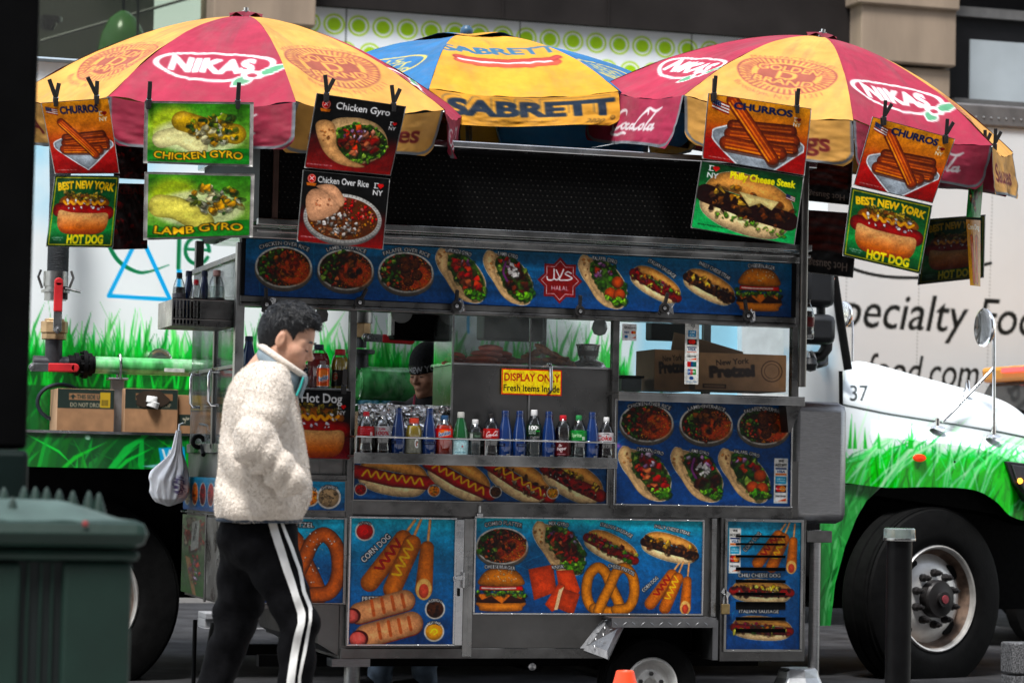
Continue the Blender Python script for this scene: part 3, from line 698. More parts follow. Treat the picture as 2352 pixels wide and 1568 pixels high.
# left shop window, seen into a dim lobby
X0, X1, Z0, Z1 = R(20, -120, 484, 420, BY)
LOB = mat('lobby_wall', (.045, .048, .036), .7, 0, .12, .6)
m = MB(); m.box(X0-4, X1+.3, BY+6, BY+6.2, .15, Z1+4); m.build('lobby_wall', LOB, bld)
m = MB()
def bar3(p, q, Y, w_, r=.02): return [W(p[0], p[1], Y), W(q[0], q[1], Y)]
m.tube(bar3((90, 195), (560, 15), BY+2.5, 0), .05, 6); m.tube(bar3((318, -20), (312, 280), BY+.6, 0), .018, 6); m.tube(bar3((92, 95), (560, -40), BY+3, 0), .02, 6)
m.build('ceiling_beam', WDARK, bld)
m = MB(); m.tube(bar3((165, 158), (275, 112), BY+2.4, 0), .03, 6); m.build('light_strip', mat('light_strip', (.8, .85, .7), .5, emit=(.8, .9, .7), estr=.35), bld)
m = MB().box(X0, X1, BY, BY+.02, Z0, Z1); m.build('shop_glass', thin_glass('tinted_pane', (.62, .66, .58), .3), bld)
X0, X1, Z0, Z1 = R(2182, 42, 2420, 236, BY)
m = MB().box(X0, X1+6, BY-.05, BY+.3, Z1-.02, Z1+.10).box(X0, X1+6, BY-.12, BY+.3, Z1+.34, Z1+.44).box(X0, X1+6, BY-.14, BY+.3, Z0-.14, Z0); m.build('window_sill', mat('grey_metal', (.10, .097, .095), .55, 0), bld)
MB().box(X0, X1+6, BY+.1, BY+.3, Z1-.03, Z1+8).build('window_glass', mat('dark_pane', (.012, .012, .014), .12, 0, .1, 3), bld)
MB().box(X0, X1+6, BY+.02, BY+.3, Z0, Z1).build('window_frame', WDARK, bld)
X2, X3, Z2, Z3 = R(2227, 98, 2420, 236, BY)
MB().box(X2, X3+6, BY-.01, BY+.06, Z0+.01, Z3).build('window_blind', mat('frosted_blind', (.36, .40, .42), .35, 0, .16, 1.2, spec=.6), bld)
p = W(110, 58, BY+1.0); o = MB().lathe([(.0, -.07), (.07, -.06), (.1, 0), (.1, .03), (.16, .035), (.16, .09), (0, .09)], p).build('security_camera', mat('black_dome', (.01, .01, .01), .15), None, p, smooth=True)
tag(o, 'small black dome camera under the lobby ceiling behind the shop window', 'camera')
p = W(282, 84, BY+.9)
lp = thing('pendant_lamp', 'green bell shaped pendant lamp inside the dim shop window', 'lamp', p)
MB().lathe([(.30, -.42), (.29, -.2), (.25, .02), (.16, .2), (.05, .29), (.0, .3)], p, n=28).build('lamp_shade', mat('green_enamel', (.035, .13, .02), .2, 0, .1, 3), lp, smooth=True)
MB().tube([p+np.array([0, 0, .29]), p+np.array([0, 0, 2.5])], .02, 6).build('cord', BLACK, lp)
# unseen tower wall added behind the camera to block the front sky light
can = thing('shading_tower', 'unseen tall grey brick tower added behind the camera to shade the street', 'building', (4, -34, .15))
m = MB(); m.box(-70, 80, -40, -34, .15, 44); m.build('wall', mat('grey_brick', (.22, .20, .19), .8, 0, .15, 1), can)
m = MB()
for i in range(-14, 16):
    for j in range(11): m.box(i*5+1, i*5+3.6, -34.04, -33.9, 3+j*4, 5.6+j*4)
m.build('windows', mat('tower_glass', (.03, .035, .04), .1), can)
# ---------------------------------------------------------------- white box lorry in the far lane
LY = 8.3
lorry = thing('box_lorry', 'white box lorry with black italic lettering in the far traffic lane', 'lorry', (PX(2300, LY), LY, 0))
LW = mat('white_panel', (1, 1, 1), .35, 0, .03, 2, vcol=True)
ox, oy = 1850, 285
cv = Cv(620, 800, .42, C('dadcdc'))
cv.vgrad([(0, C('d6d9da')), (.5, C('d2d4d4')), (1, C('c8caca'))])
for x in (94, 258, 421, 585):
    cv.stroke([(x+4, 0), (x-10, 800)], 1.2, C('bcbfbf'))
    for k in range(95): y = 4+k*8.4; cv.ell(x+4-14*y/800, y, 1.3, 1.3, C('8a8d8c'))
cv.stroke([(80, 335), (140, 352), (210, 358), (300, 350), (420, 315)], 7, C('101210'), smooth=5)
T_ = dict(bold=0, shear=.22, align='l')
cv.text('specialty Foods', 48, 432, 82, C('0c0e0c'), 575, rot=.013, **T_)
cv.text('afood.com', 112, 566, 70, C('0c0e0c'), 288, rot=.013, **T_)
x0, x1, z0, z1 = R(ox, oy, ox+620, oy+800, LY)
cv.sheet(flat(x0, x1, z0, z1, LY), 'box_side', LW, lorry, gain=.84)
m = MB(); m.box(x0, x1+1, LY+.015, LY+2.4, z0, z1); m.build('box_body', mat('white_paint', (.7, .71, .71), .4), lorry, bevel=.02)
Z2 = PZ(243, LY, 2300)
m = MB(); m.box(x0-.03, x1+1.03, LY-.03, LY+2.43, z1, Z2); m.build('top_rail', mat('grey_rail', (.17, .16, .155), .45, .5, .2, 6), lorry, bevel=.02)
m = MB()
for k in range(70): X = x0+.05+k*.075; m.lathe([(.011, 0), (.008, .008), (0, .01)], (X, LY-.03, (z1+Z2)/2-.02), 'y', 6)
m.build('rivet_row', mat('rivet', (.45, .45, .45), .4, .8), lorry)
m = MB(); m.box(x0+.1, x1+1, LY+.2, LY+2.2, .75, z0-.004); m.build('chassis', BLACKM, lorry)
for q in (x0+1.0, x1-.2):
    m = MB().lathe([(.2, -.02), (.42, -.02), (.5, .03), (.5, .26), (.42, .3), (.2, .3)], (q, LY+.32, .5), 'y', 28); m.build('wheel', RUBBER, lorry, smooth=True)
# ---------------------------------------------------------------- taxi between the lorry and the tanker
TY = 6.0
taxi = thing('taxi', 'orange yellow taxi with a lit red roof lamp beyond the tanker bonnet', 'taxi', (PX(2360, TY), TY, 0))
TAX = mat('taxi_paint', (.62, .27, .02), .25, 0, .06, 2, coat=.5)
def txz(px, py): p = W(px, py, TY); return (p[0], p[2])
rx = PX(2252, 7.6, 850); rz = PZ(836, TY+.8, 2300); zb = PZ(872, TY+.8, 2300); L_ = 3.9
m = MB(); m.prism([(rx, rz), (rx+.15, rz+.012), (rx+1.7, rz+.05), (rx+2.1, rz-.06), (rx+2.1, zb-.02), (rx+.02, zb)], TY, TY+1.6); m.build('roof', TAX, taxi, bevel=.03)
m = MB(); m.prism([(rx+.06, zb-.004), (rx+2.1, zb-.024), (rx+2.5, zb-.52), (rx-.25, zb-.52)], TY+.06, TY+1.54); m.build('window', mat('taxi_glass', (.02, .022, .022), .06), taxi)
m = MB(); m.prism([(rx-.9, zb-.60), (rx-.3, zb-.525), (rx+2.5, zb-.525), (rx+3.4, zb-.7), (rx+3.5, .3), (rx-1.0, .3)], TY-.1, TY+1.7); m.build('body', TAX, taxi, bevel=.06)
for q in (rx-.3, rx+2.6): MB().lathe([(.1, -.02), (.26, -.02), (.33, .02), (.33, .2), (.1, .22)], (q, TY-.08, .33), 'y', 24).build('wheel', RUBBER, taxi, smooth=True)
MB().box(rx-.012, rx+.05, TY+.62, TY+1.2, rz-.05, rz-.012).build('brake_lamp', mat('red_lamp', (.5, .01, .01), .3, emit=(1, .04, .04), estr=1.2), taxi, bevel=.006)
for kx in (.15, .9): MB().tube([(rx+kx, TY+.05, zb), (rx+kx-.2, TY+.05, zb-.5)], .03, 6).build('window_pillar', BLACK, taxi)
# ---------------------------------------------------------------- tanker lorry wrapped in a grass picture
KY = 3.1
tank = thing('tanker_lorry', 'white tanker lorry wrapped in a sky and green grass picture, parked behind the cart', 'tanker', (PX(1100, KY), KY, 0))
def grass(cv, x0, x1, ybase, hmin, hmax, n, seed, pal, wd=(3, 8), lean=.35):
    g = np.random.default_rng(seed)
    for k in range(n):
        x = g.uniform(x0, x1); h = g.uniform(hmin, hmax); l = g.normal(0, lean)*h; w_ = g.uniform(*wd); c = tint(pal[g.integers(len(pal))], g.uniform(.8, 1.25))
        cv.poly([(x-w_/2, ybase), (x-w_*.3+l*.35, ybase-h*.55), (x+l, ybase-h), (x+w_*.35+l*.4, ybase-h*.5), (x+w_/2, ybase)], c, alpha=.85)
GP = [C('2fa544'), C('3fbb55'), C('1f8a38'), C('58c95f'), C('177a30')]
GD = [C('0d4a22'), C('0f5a28'), C('0a3a1c'), C('1a6a30'), C('135228')]
GM = [C('0f6b2a'), C('18803a'), C('0c5522'), C('239145')]
ox, oy, cw, chh = 40, 190, 1860, 820
cv = Cv(cw, chh, .4, C('e4ecee'))
n = fbm(np.stack([cv.X, cv.Y], -1), .006, 4, 5)[..., None]
sk = np.clip((n-.45)*3, 0, 1)*np.clip((430-cv.Y)/300+.25, 0, 1)[..., None]
cv.a[:] = np.array(C('eef2f3'))*(1-sk)+np.array(C('b8dcec'))*sk
cv.put((slice(None), slice(None)), np.clip((cv.Y-610)/50, 0, 1)*np.clip((1390-cv.X)/30, 0, 1), C('4fb85e'))
grass(cv, -10, 1375, 655, 40, 125, 270, 3, [C('3aa848'), C('5cbc62'), C('2c9a40'), C('7cc880')], (4, 10), .18)
grass(cv, -10, 1370, 660, 15, 62, 480, 4, GP, (4, 9), .2)
cv.put((slice(None), slice(None)), np.clip((cv.Y-645)/25, 0, 1)*np.clip((1390-cv.X)/30, 0, 1), C('0c4a20'))
cv.put((slice(None), slice(None)), np.clip((cv.X-1375)/40, 0, 1)*np.clip((cv.Y-420)/100, 0, 1)*(.35+.3*n[..., 0]), C('7cc4e4'))
grass(cv, -10, 1370, 840, 60, 185, 900, 6, GD, (4, 11), .4)
grass(cv, -10, 1370, 720, 20, 90, 260, 8, GP[:3], (3, 7), .3)
gx = lambda x, y: (x-ox, y-oy)
GRN, CY = C('14704a'), C('30aadc')
cv.stroke([gx(*p) for p in [(330, 500), (280, 505), (240, 540), (229, 575), (234, 600), (256, 633), (293, 653), (322, 651), (362, 635)]], 9, GRN, smooth=6, taper=[1, 1, 1, 1, 1, .7, .2])
cv.stroke([gx(298, 568), gx(235, 709), gx(367, 712)], 8.5, CY, closed=True)
cv.stroke([gx(383, 520), gx(383, 641)], 9, GRN); cv.stroke([gx(385, 660), gx(385, 714)], 9, CY); cv.rect(*gx(380, 645), *gx(390, 653), CY)
cv.stroke([gx(423+26*cos(t), 600+30*sin(t)) for t in np.linspace(.5, 2*pi, 20)], 8, GRN); cv.stroke([gx(398, 598), gx(449, 598)], 6, GRN)
cv.stroke([gx(570, 704), gx(600, 706), gx(640, 700)], 8, C('2a8a58')); cv.stroke([gx(*p) for p in [(572, 712), (580, 722), (600, 724), (618, 714)]], 1.8, C('58788a'), smooth=4)
cv.stroke([gx(753+11*cos(t), 703+11*sin(t)) for t in np.linspace(0, 2*pi, 22)], 2, C('6b7478')); cv.text('R', *gx(753, 703), 12, C('6b7478'), bold=0)
cv.stroke([gx(1034, 700), gx(1036, 760)], 6, CY)
cv.text('800', *gx(838, 922), 34, C('86a8b8'), 96, bold=1, out=C('1a4a66'), grow=.05)
x0, x1, z0, z1 = R(ox, oy, ox+cw, oy+chh, KY)
cv.sheet(flat(x0, x1, z0, z1, KY), 'tank_side', WRAP, tank, gain=1.0)
MB().box(x0, x1, KY+.02, KY+2.2, z0, z1).build('tank_body', mat('tank_white', (.7, .72, .72), .35), tank, bevel=.03)
zr = PZ(152, KY, 250)
m = MB(); m.box(x0, PX(1900, KY), KY-.05, KY+2.25, z1, zr); m.build('roof_rail', mat('pale_rail', (.30, .36, .40), .35, .4, .1, 4), tank, bevel=.02)
p = W(241, 190, KY-.05); MB().lathe([(.016, 0), (.014, .012), (0, .016)], p, 'y', 10).build('bolt', STEELB, tank)
# lower skirt with ledge
SY = 2.62
ox2, oy2, cw2, ch2 = 40, 1006, 1500, 80
cv = Cv(cw2, ch2, .45, C('0d4622'))
cv.a *= (.8+.5*fbm(np.stack([cv.X, cv.Y], -1), .03, 3, 9))[..., None]
grass(cv, -40, cw2, 95, 40, 130, 330, 12, GM+GD, (6, 18), .75); grass(cv, -40, cw2, 95, 30, 110, 60, 13, GP[:3], (5, 10), .8)
cv.poly([(305, 32), (362, 28), (366, 66), (312, 72)], C('2f9ec6')); cv.text('W', 331, 50, 30, WHITE, 36, bold=1); cv.poly([(270, 74), (320, 66), (352, 72), (330, 80)], C('a8d0dc'), alpha=.8); cv.text('.', 674, 58, 30, WHITE, bold=1)
cv.ell(150, 12, 6, 5, C('c8f4d8')); cv.ell(400, 10, 5, 3, C('c8f4d8'))
x0, x1, z0s, z1s = R(ox2, oy2, ox2+cw2, oy2+ch2, SY)
cv.sheet(flat(x0, x1, z0s, z1s, SY), 'skirt_panel', WRAP, tank, gain=.85)
m = MB().box(x0, x1, SY+.01, KY-.002, z0s, z1s-.012); m.build('skirt_box', BLACKM, tank)
MB().box(x0, x1, SY-.012, KY-.003, z1s-.01, z1s+.006).build('ledge', STEELB, tank)
m = MB(); zc0 = PZ(1372, KY, 300); m.box(x0, PX(1920, KY), KY+.05, KY+2.1, zc0, z0s+.05); m.box(PX(420, KY), PX(1850, KY), SY+.2, KY+.05, zc0+.18, z0s-.01); m.box(PX(770, KY), PX(1800, KY), KY+.3, KY+1.9, .16, zc0+.1); m.build('chassis', BLACKM, tank)
# pipework
GRW = mat('green_wrapped_pipe', (.07, .36, .10), .15, 0, .6, 9, coat=.6, stretch=(2, 2, .6), dirt=.6, dirtcol=(.6, .85, .62))
BRASS = mat('brass', (.45, .30, .16), .45, .7, .3, 14, dirt=.4)
REDP = mat('red_grip', (.50, .02, .025), .4, 0, .2, 10, .1, 40)
PY = 2.84
pz = PZ(841, PY, 320)
def pt(px, z, Y=PY): return (PX(px, Y, 841), Y, z)
MB().tube([pt(208, pz), pt(820, pz)], .052, 20).build('discharge_pipe', GRW, tank, smooth=True)
MB().lathe([(0, 0), (.06, .0), (.09, .012), (.106, .04), (.106, .09), (.10, .09), (0, .09)], (PX(818, PY), PY, pz-.06), 'x', 28).build('pipe_cap', GRW, tank, smooth=30)
MB().tube([(PX(826, PY), PY, pz-.06), (PX(1100, PY), PY, pz-.06)], .105, 24).build('header_pipe', GRW, tank, smooth=True)
m = MB(); fx = PX(196, PY)
for dx, r in ((-.05, .07), (0, .085), (.03, .07)): m.lathe([(0, -.012), (r, -.012), (r, .012), (0, .012)], (fx+dx, PY, pz), 'x', 24)
m.lathe([(.055, -.1), (.055, .06)], (fx, PY, pz), 'x', 20)
for k in range(8): a = 2*pi*k/8; m.lathe([(.009, -.03), (.009, .02)], (fx, PY+.07*cos(a), pz+.07*sin(a)), 'x', 6)
m.build('pipe_flange', BLACKM, tank, smooth=30)
vx = PX(124, PY)
m = MB(); m.tube([(fx-.1, PY, pz), (vx-.12, PY, pz)], .045, 16); m.tube([(vx, PY, pz), (vx, PY, PZ(780, PY, 124))], .052, 16); m.build('pipe_tee', mat('dark_iron', (.05, .05, .055), .5, .6, .3, 12), tank, smooth=True)
m = MB()
for a, b_, r in ((780, 765, .075), (765, 738, .082), (738, 732, .06)): m.lathe([(0, 0), (r, 0), (r, 1), (0, 1)], (vx, PY, 0), n=8, M3=Matrix.Diagonal((1, 1, PZ(b_, PY, 124)-PZ(a, PY, 124)))) if 0 else m.tube([(vx, PY, PZ(a, PY, 124)), (vx, PY, PZ(b_, PY, 124))], r, 8)
m.build('ball_valve', BRASS, tank, bevel=.004)
m = MB(); m.tube([(vx, PY, PZ(731, PY)), (vx, PY, PZ(700, PY))], .066, 16); m.tube([(vx, PY, PZ(714, PY)), (vx, PY, PZ(708, PY))], .085, 16); m.tube([(vx, PY, PZ(700, PY)), (vx, PY, PZ(668, PY))], .074, 16)
for s_ in (-1, 1): m.tube([(vx+s_*.08, PY, PZ(705, PY)), (vx+s_*.105, PY, PZ(680, PY)), (vx+s_*.09, PY, PZ(665, PY))], .008, 8)
m.tube([(vx+.05, PY-.06, PZ(705, PY)), (vx+.14, PY-.08, PZ(712, PY))], .008, 8)
m.build('hose_coupling', STEEL, tank, smooth=30)
hz = PZ(668, PY, 124)
m = MB(); nh = 60
m.tube([(vx+.01, PY, hz-.05), (vx+.01, PY, hz+.3), (vx+.012, PY, hz+.6), (vx, PY+.02, hz+.95)], .064, 16); m.build('hose', mat('black_hose', (.012, .014, .016), .7, 0, .3, 40, .5, 160, stretch=(.1, .1, 1)), tank, smooth=True)
def lever(p, q, wd=.028):
    a, b_ = Vector(p), Vector(q); d = (b_-a).normalized(); up = Vector((0, -1, 0)); s = d.cross(up)
    k = a.lerp(b_, .38)
    m = MB(); m.obox(a.lerp(b_, .2), (k-a).length/2+.01, wd*.6, .006, Matrix((d, s, up)).transposed()); m.lathe([(0, 0), (.022, 0), (.022, .02), (.012, .02), (.012, .035), (0, .035)], a, 'y', 12); m.build('lever_arm', STEELB, tank, bevel=.003)
    m = MB(); n_ = 14; L_ = (b_-k).length; pts = [k, k.lerp(b_, .5), b_]
    vs = []; r = wd*.62
    m.obox(k.lerp(b_, .5), L_/2, r, .012, Matrix((d, s, up)).transposed()); m.lathe([(0, -.012), (r, -.012), (r, .012), (0, .012)], b_, 'y', 16); m.build('red_handle', REDP, tank, bevel=.006)
lever((vx+.005, PY-.10, PZ(760, PY, 130)), (vx+.005, PY-.10, PZ(650, PY, 130)), .042)
lever((PX(70, PY), PY-.11, PZ(845, PY, 80)), (PX(168, PY), PY-.11, PZ(846, PY, 168)), .042)
v2 = PX(829, PY)
m = MB(); m.tube([(v2, PY, pz), (v2, PY, PZ(806, PY, 829))], .05, 14); m.tube([(v2, PY, PZ(812, PY, 829)), (v2, PY, PZ(803, PY, 829))], .09, 16); m.tube([(v2, PY, PZ(798, PY, 829)), (v2, PY, PZ(775, PY, 829))], .035, 14); m.build('valve_stem', mat('dark_iron'), (0), ) if 0 else m.build('valve_stem', MATS['dark_iron'], tank, smooth=30)
m = MB(); m.tube([(v2, PY, PZ(775, PY, 829)), (v2, PY, PZ(742, PY, 829))], .062, 8); m.build('ball_valve', BRASS, tank, bevel=.004)
m = MB(); m.tube([(v2, PY, PZ(742, PY, 829)), (v2, PY, PZ(700, PY, 829))], .07, 16); m.build('hose_coupling', STEEL, tank, smooth=30)
lever((v2, PY-.10, PZ(776, PY, 829)), (PX(934, PY), PY-.10, PZ(783, PY, 934)), .042)
bx0, bx1, bz0, bz1 = R(254, 872, 284, 1004, PY-.03)
m = MB().box(bx0, bx1, PY-.03, PY+.03, z1s, bz1).box(bx0-.02, bx1+.02, PY-.06, PY+.06, bz1, bz1+.012); m.build('pipe_bracket', mat('galvanised', (.24, .25, .26), .5, .8, .15, 20), tank, bevel=.003)
xc = (bx0+bx1)/2+.01
m = MB(); m.tube([(xc, PY-.062, bz1)]+[(xc, PY-.062*cos(a), pz+.005+.062*sin(a)) for a in np.linspace(0, pi, 9)]+[(xc, PY+.062, bz1)], .009, 8); m.build('u_bolt', STEELB, tank, smooth=True)
MB().box(PX(376, PY), PX(422, PY), PY-.055, PY-.048, pz-.03, pz-.008).build('sticker', mat('old_sticker', (.5, .52, .48), .6, 0, .3, 30), tank)
p = W(78, 930, KY-.1); MB().tube([p+np.array([.16+.14*cos(a), 0, .02+.11*sin(a)]) for a in np.linspace(.4, 5.4, 20)], .012, 8).build('cable', mat('blue_cable', (.010, .016, .024), .5), tank, smooth=True)
for px_ in (26, 150): pass
# wheels -------------------------------------------------------------
RIMW = mat('rim_white', (.78, .77, .75), .45, .3, .18, 8, .05, 30, dirt=.35, dirtcol=(.3, .24, .19))
def truck_wheel(px, py, Y, steer, name='wheel'):
    c = W(px, py, Y); Rm = Matrix.Rotation(steer, 3, 'Z'); e = thing(name, None, None, c); e.parent = tank; e.location = Vector(c)-tank.location
    RR = .605
    # lathe along local -y (outward)
    prof = [(.30, -.29), (.42, -.30), (RR-.03, -.27), (RR, -.23), (RR, -.145), (RR-.012, -.14), (RR-.012, -.125), (RR, -.12), (RR, -.04), (RR-.012, -.035), (RR-.012, -.02), (RR, -.015), (RR, .0), (RR-.012, .0), (RR-.02, .02), (RR-.06, .035), (.43, .045), (.38, .04), (.352, .02), (.34, -.02)]
    MB().lathe(prof, c, 'y', 56, M3=Rm, cap=False).build('tyre', RUBBER, e, smooth=30)
    MB().lathe([(.352, .012), (.356, .026), (.345, .038), (.334, .032), (.328, .0)], c, 'y', 56, M3=Rm, cap=False).build('rim_lip', mat('rim_lip', (.55, .53, .5), .4, .5, .2, 14, dirt=.3), e, smooth=50)
    MB().lathe([(.329, .002), (.318, -.045), (.305, -.07), (.292, -.075)], c, 'y', 56, M3=Rm, cap=False).build('rim_well', mat('rim_grime_shade', (.16, .105, .075), .7, .1, .6, 14, .1, 40, dirt=.6, dirtcol=(.3, .27, .24)), e, smooth=30)  # brown grime ring, its dark tone painted in as the recess's shading
    MB().lathe([(.294, -.074), (.262, -.052), (.232, -.03), (.218, -.024), (.205, -.018), (.12, -.012)], c, 'y', 56, M3=Rm, cap=False).build('rim', RIMW, e, smooth=30)
    m = MB(); m.lathe([(.125, -.015), (.125, .05), (.115, .065), (.06, .07), (.05, .075), (.05, .10), (.0, .10)], c, 'y', 28, M3=Rm); m.build('hub', mat('hub_black', (.018, .016, .016), .45, .3), e, smooth=30)
    MB().lathe([(.028, .095), (.028, .108), (0, .11)], c, 'y', 16, M3=Rm).build('hub_cap', mat('dull_red', (.22, .03, .04), .6), e, smooth=30)
    for k in range(10):
        a = 2*pi*(k+.5)/10; p = Vector((.17*cos(a), 0, .17*sin(a)))
        MB().lathe([(.027, -.02), (.027, .012), (.020, .018), (.020, .045), (.011, .05), (.011, .068), (0, .069)], Vector(c)+Rm @ p, 'y', 8, M3=Rm).build('wheel_nut', MATS['hub_black'], e, smooth=30)
    for a in (2.25, 5.45, .7, 3.85):
        p = Vector((.265*cos(a), 0, .265*sin(a))); T3 = Rm @ Matrix.Rotation(-a, 3, 'Y') @ Matrix.Diagonal((.62, 1, 1.15))
        MB().lathe([(.0, .012), (.052, .012), (.055, -.03), (0, -.03)], Vector(c)+Rm @ (p+Vector((0, .056, 0))), 'y', 16, M3=T3).build('hand_hole', BLACK, e)
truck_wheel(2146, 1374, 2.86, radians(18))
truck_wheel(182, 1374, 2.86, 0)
# cab and bonnet -----------------------------------------------------
CY_ = 2.95
g0x, g0y, gw, gh = 1830, 560, 600, 900
cv = Cv(gw, gh, .62, C('e9eef0'))
n = fbm(np.stack([cv.X, cv.Y], -1), .012, 4, 15)[..., None]; bl = np.clip((n-.42)*4, 0, 1)*np.clip((100-cv.X)/50, 0, 1)[..., None]*np.clip((420-cv.Y)/120, 0, 1)[..., None]
cv.a[:] = cv.a*(1-bl)+np.array(C('8cc6e6'))*bl
top = [(100, 500), (130, 470), (180, 452), (240, 450), (330, 455), (420, 462), (600, 490)]
yy = np.interp(cv.X, [t[0] for t in top], [t[1] for t in top])
mk = np.clip((cv.Y-yy-10+18*(fbm(np.stack([cv.X, cv.Y*.3], -1), .05, 3, 4)-.5))/26, 0, 1); cv.put((slice(None), slice(None)), mk, C('2cc048'))
mk = np.clip((cv.Y-yy-140)/120, 0, 1)*.3; cv.put((slice(None), slice(None)), mk, C('14803a'))
g = np.random.default_rng(5)
for k in range(620):
    x = g.uniform(30, 600); y = g.uniform(480, 900); h = g.uniform(50, 190); l = g.normal(.12, .35)*h; w_ = g.uniform(2.5, 8)
    c_ = [C('22a83a'), C('34cc50'), C('109430'), C('7ae88a'), C('0c7a26'), C('18a43a'), C('4ade62'), C('0a6420')][g.integers(8)]
    if y-h < np.interp(x, [t[0] for t in top], [t[1] for t in top])-8: h = max(12, y-np.interp(x, [t[0] for t in top], [t[1] for t in top])+g.uniform(0, 26))
    cv.poly([(x-w_/2, y), (x-w_*.25+l*.3, y-h*.55), (x+l, y-h), (x+w_*.35+l*.35, y-h*.5), (x+w_/2, y)], c_, alpha=.75)
for k in range(60):
    x = g.uniform(90, 590); y = g.uniform(470, 620); h = g.uniform(60, 150); l = g.normal(.5, .6)*h; cv.poly([(x-2, y), (x+l*.4-1.5, y-h*.5), (x+l, y-h), (x+l*.45+2, y-h*.48), (x+2.5, y)], C('c8f0cc'), alpha=.55)
for x, h in ((132, 60), (156, 50), (188, 46), (258, 44), (262, 60), (120, 80)): cv.poly([(x-3, 470), (x+6, 470), (x+h*.2-10, 470-h)], C('3cb04a'))
cv.text('37', 142, 342, 36, C('0c100e'), 44, bold=0)
NXh = 210
def patch(xs, ytop, ybot, dep, name, ny=120, m=WRAP):
    """side skin: columns xs (px), rows from ytop(x) to ybot(x), depth dep(u,t)"""
    xs = np.asarray(xs, float); T = np.linspace(0, 1, ny)[:, None]
    X = np.broadcast_to(xs[None], (ny, len(xs))); Y0, Y1 = ytop(xs)[None], ybot(xs)[None]; PYY = Y0+(Y1-Y0)*T
    D = dep(X, PYY, T)
    v = _d*FPX+_r*(X[..., None]-1176)+_u*(784-PYY[..., None]); Pp = CAM+v*((D-CAM[1])/v[..., 1])[..., None]
    col = lin(np.clip(cv.sample(X-g0x, PYY-g0y), 0, 1)); g_ = col.mean(-1, keepdims=True); col = np.clip(g_+(col-g_)*1.45, .002, 1)*.95
    return npmesh(name, Pp, gridquads(ny, len(xs)), m, tank, None, col), Pp
itp = lambda pts: (lambda x: np.interp(x, [p[0] for p in pts], [p[1] for p in pts]))
htop = itp([tuple(p) for p in cat([(1934, 852), (1946, 836), (1987, 831), (2111, 864), (2221, 894), (2303, 920), (2352, 952), (2400, 1000)], 6)])
seam = itp([(1934, 928), (2040, 950), (2180, 972), (2300, 992), (2400, 1012)])
def hdep(X, Yp, T):
    ht, sm = htop(X), seam(X); t = np.clip((Yp-ht)/(sm-ht), 0, 1)
    return CY_+.02+.42*(1-t)**2.2
bon, Pp = patch(np.linspace(1934, 2400, NXh), htop, seam, hdep, 'bonnet')
v0 = Pp[0]; far = v0.copy(); far[:, 1] = CY_+1.2; far[:, 2] += .10*np.clip((np.arange(NXh)/NXh), .1, 1)
npmesh('bonnet_top', np.stack([far, v0], 0), gridquads(2, NXh), mat('bonnet_white', (.70, .73, .75), .25, 0, .04, 2, coat=.3), tank)
arch = itp([tuple(p) for p in cat([(1934, 1108), (1954, 1110), (2036, 1119), (2140, 1118), (2234, 1124), (2285, 1149), (2318, 1182), (2352, 1195), (2400, 1200)], 5)])
def fdep(X, Yp, T):
    sm = seam(X); t = (Yp-sm)/(arch(X)-sm)
    b_ = np.clip((X-2000)/60, 0, 1)*np.clip((2380-X)/60, 0, 1)
    return CY_+.012-.13*b_*np.clip((t-.12)/.2, 0, 1)**.8-.02*np.sin(np.clip(t, 0, 1)*pi)
patch(np.linspace(1934, 2400, NXh), lambda x: seam(x)+1.2, arch, fdep, 'wing')
# fairing behind the wheel
fl = itp([(1100, 1884), (1420, 1884), (1440, 1900)])
def fair(name='side_fairing'):
    ys = np.linspace(1112, 1436, 90); r = itp([(1112, 2030), (1150, 1990), (1187, 1968), (1255, 1941), (1340, 1918), (1432, 1908), (1440, 1907)])
    U = np.linspace(0, 1, 50)[None]; Yp = np.broadcast_to(ys[:, None], (90, 50)); X = 1862+(r(ys)[:, None]-1862)*U; D = CY_+.05+0*X
    v = _d*FPX+_r*(X[..., None]-1176)+_u*(784-Yp[..., None]); P3 = CAM+v*((D-CAM[1])/v[..., 1])[..., None]
    return npmesh(name, P3, gridquads(90, 50), WRAP, tank, None, lin(np.clip(cv.sample(X-g0x, Yp-g0y), 0, 1))*.8)
fair()
m = MB(); m.prism([W(*q, CY_+.4)[[0, 2]] for q in [(1900, 1110), (2420, 1200), (2420, 960), (2240, 905), (2110, 880), (1990, 850), (1940, 850), (1900, 900)]], CY_+.45, CY_+2.0); m.build('engine_bay', BLACKM, tank)
m = MB(); m.prism([W(*q, CY_+.09)[[0, 2]] for q in [(1850, 1114), (2360, 1190), (2420, 1210), (2420, 1120), (1850, 1060)]], CY_+.06, CY_+2.0); m.build('wheel_arch', BLACK, tank)
X0, X1, Z0, Z1 = R(2036, 1124, 2420, 1260, CY_+.5); MB().box(PX(1880, 3.6), X1+.2, CY_+.62, CY_+2.0, .42, 1.3).build('inner_arch', BLACK, tank)
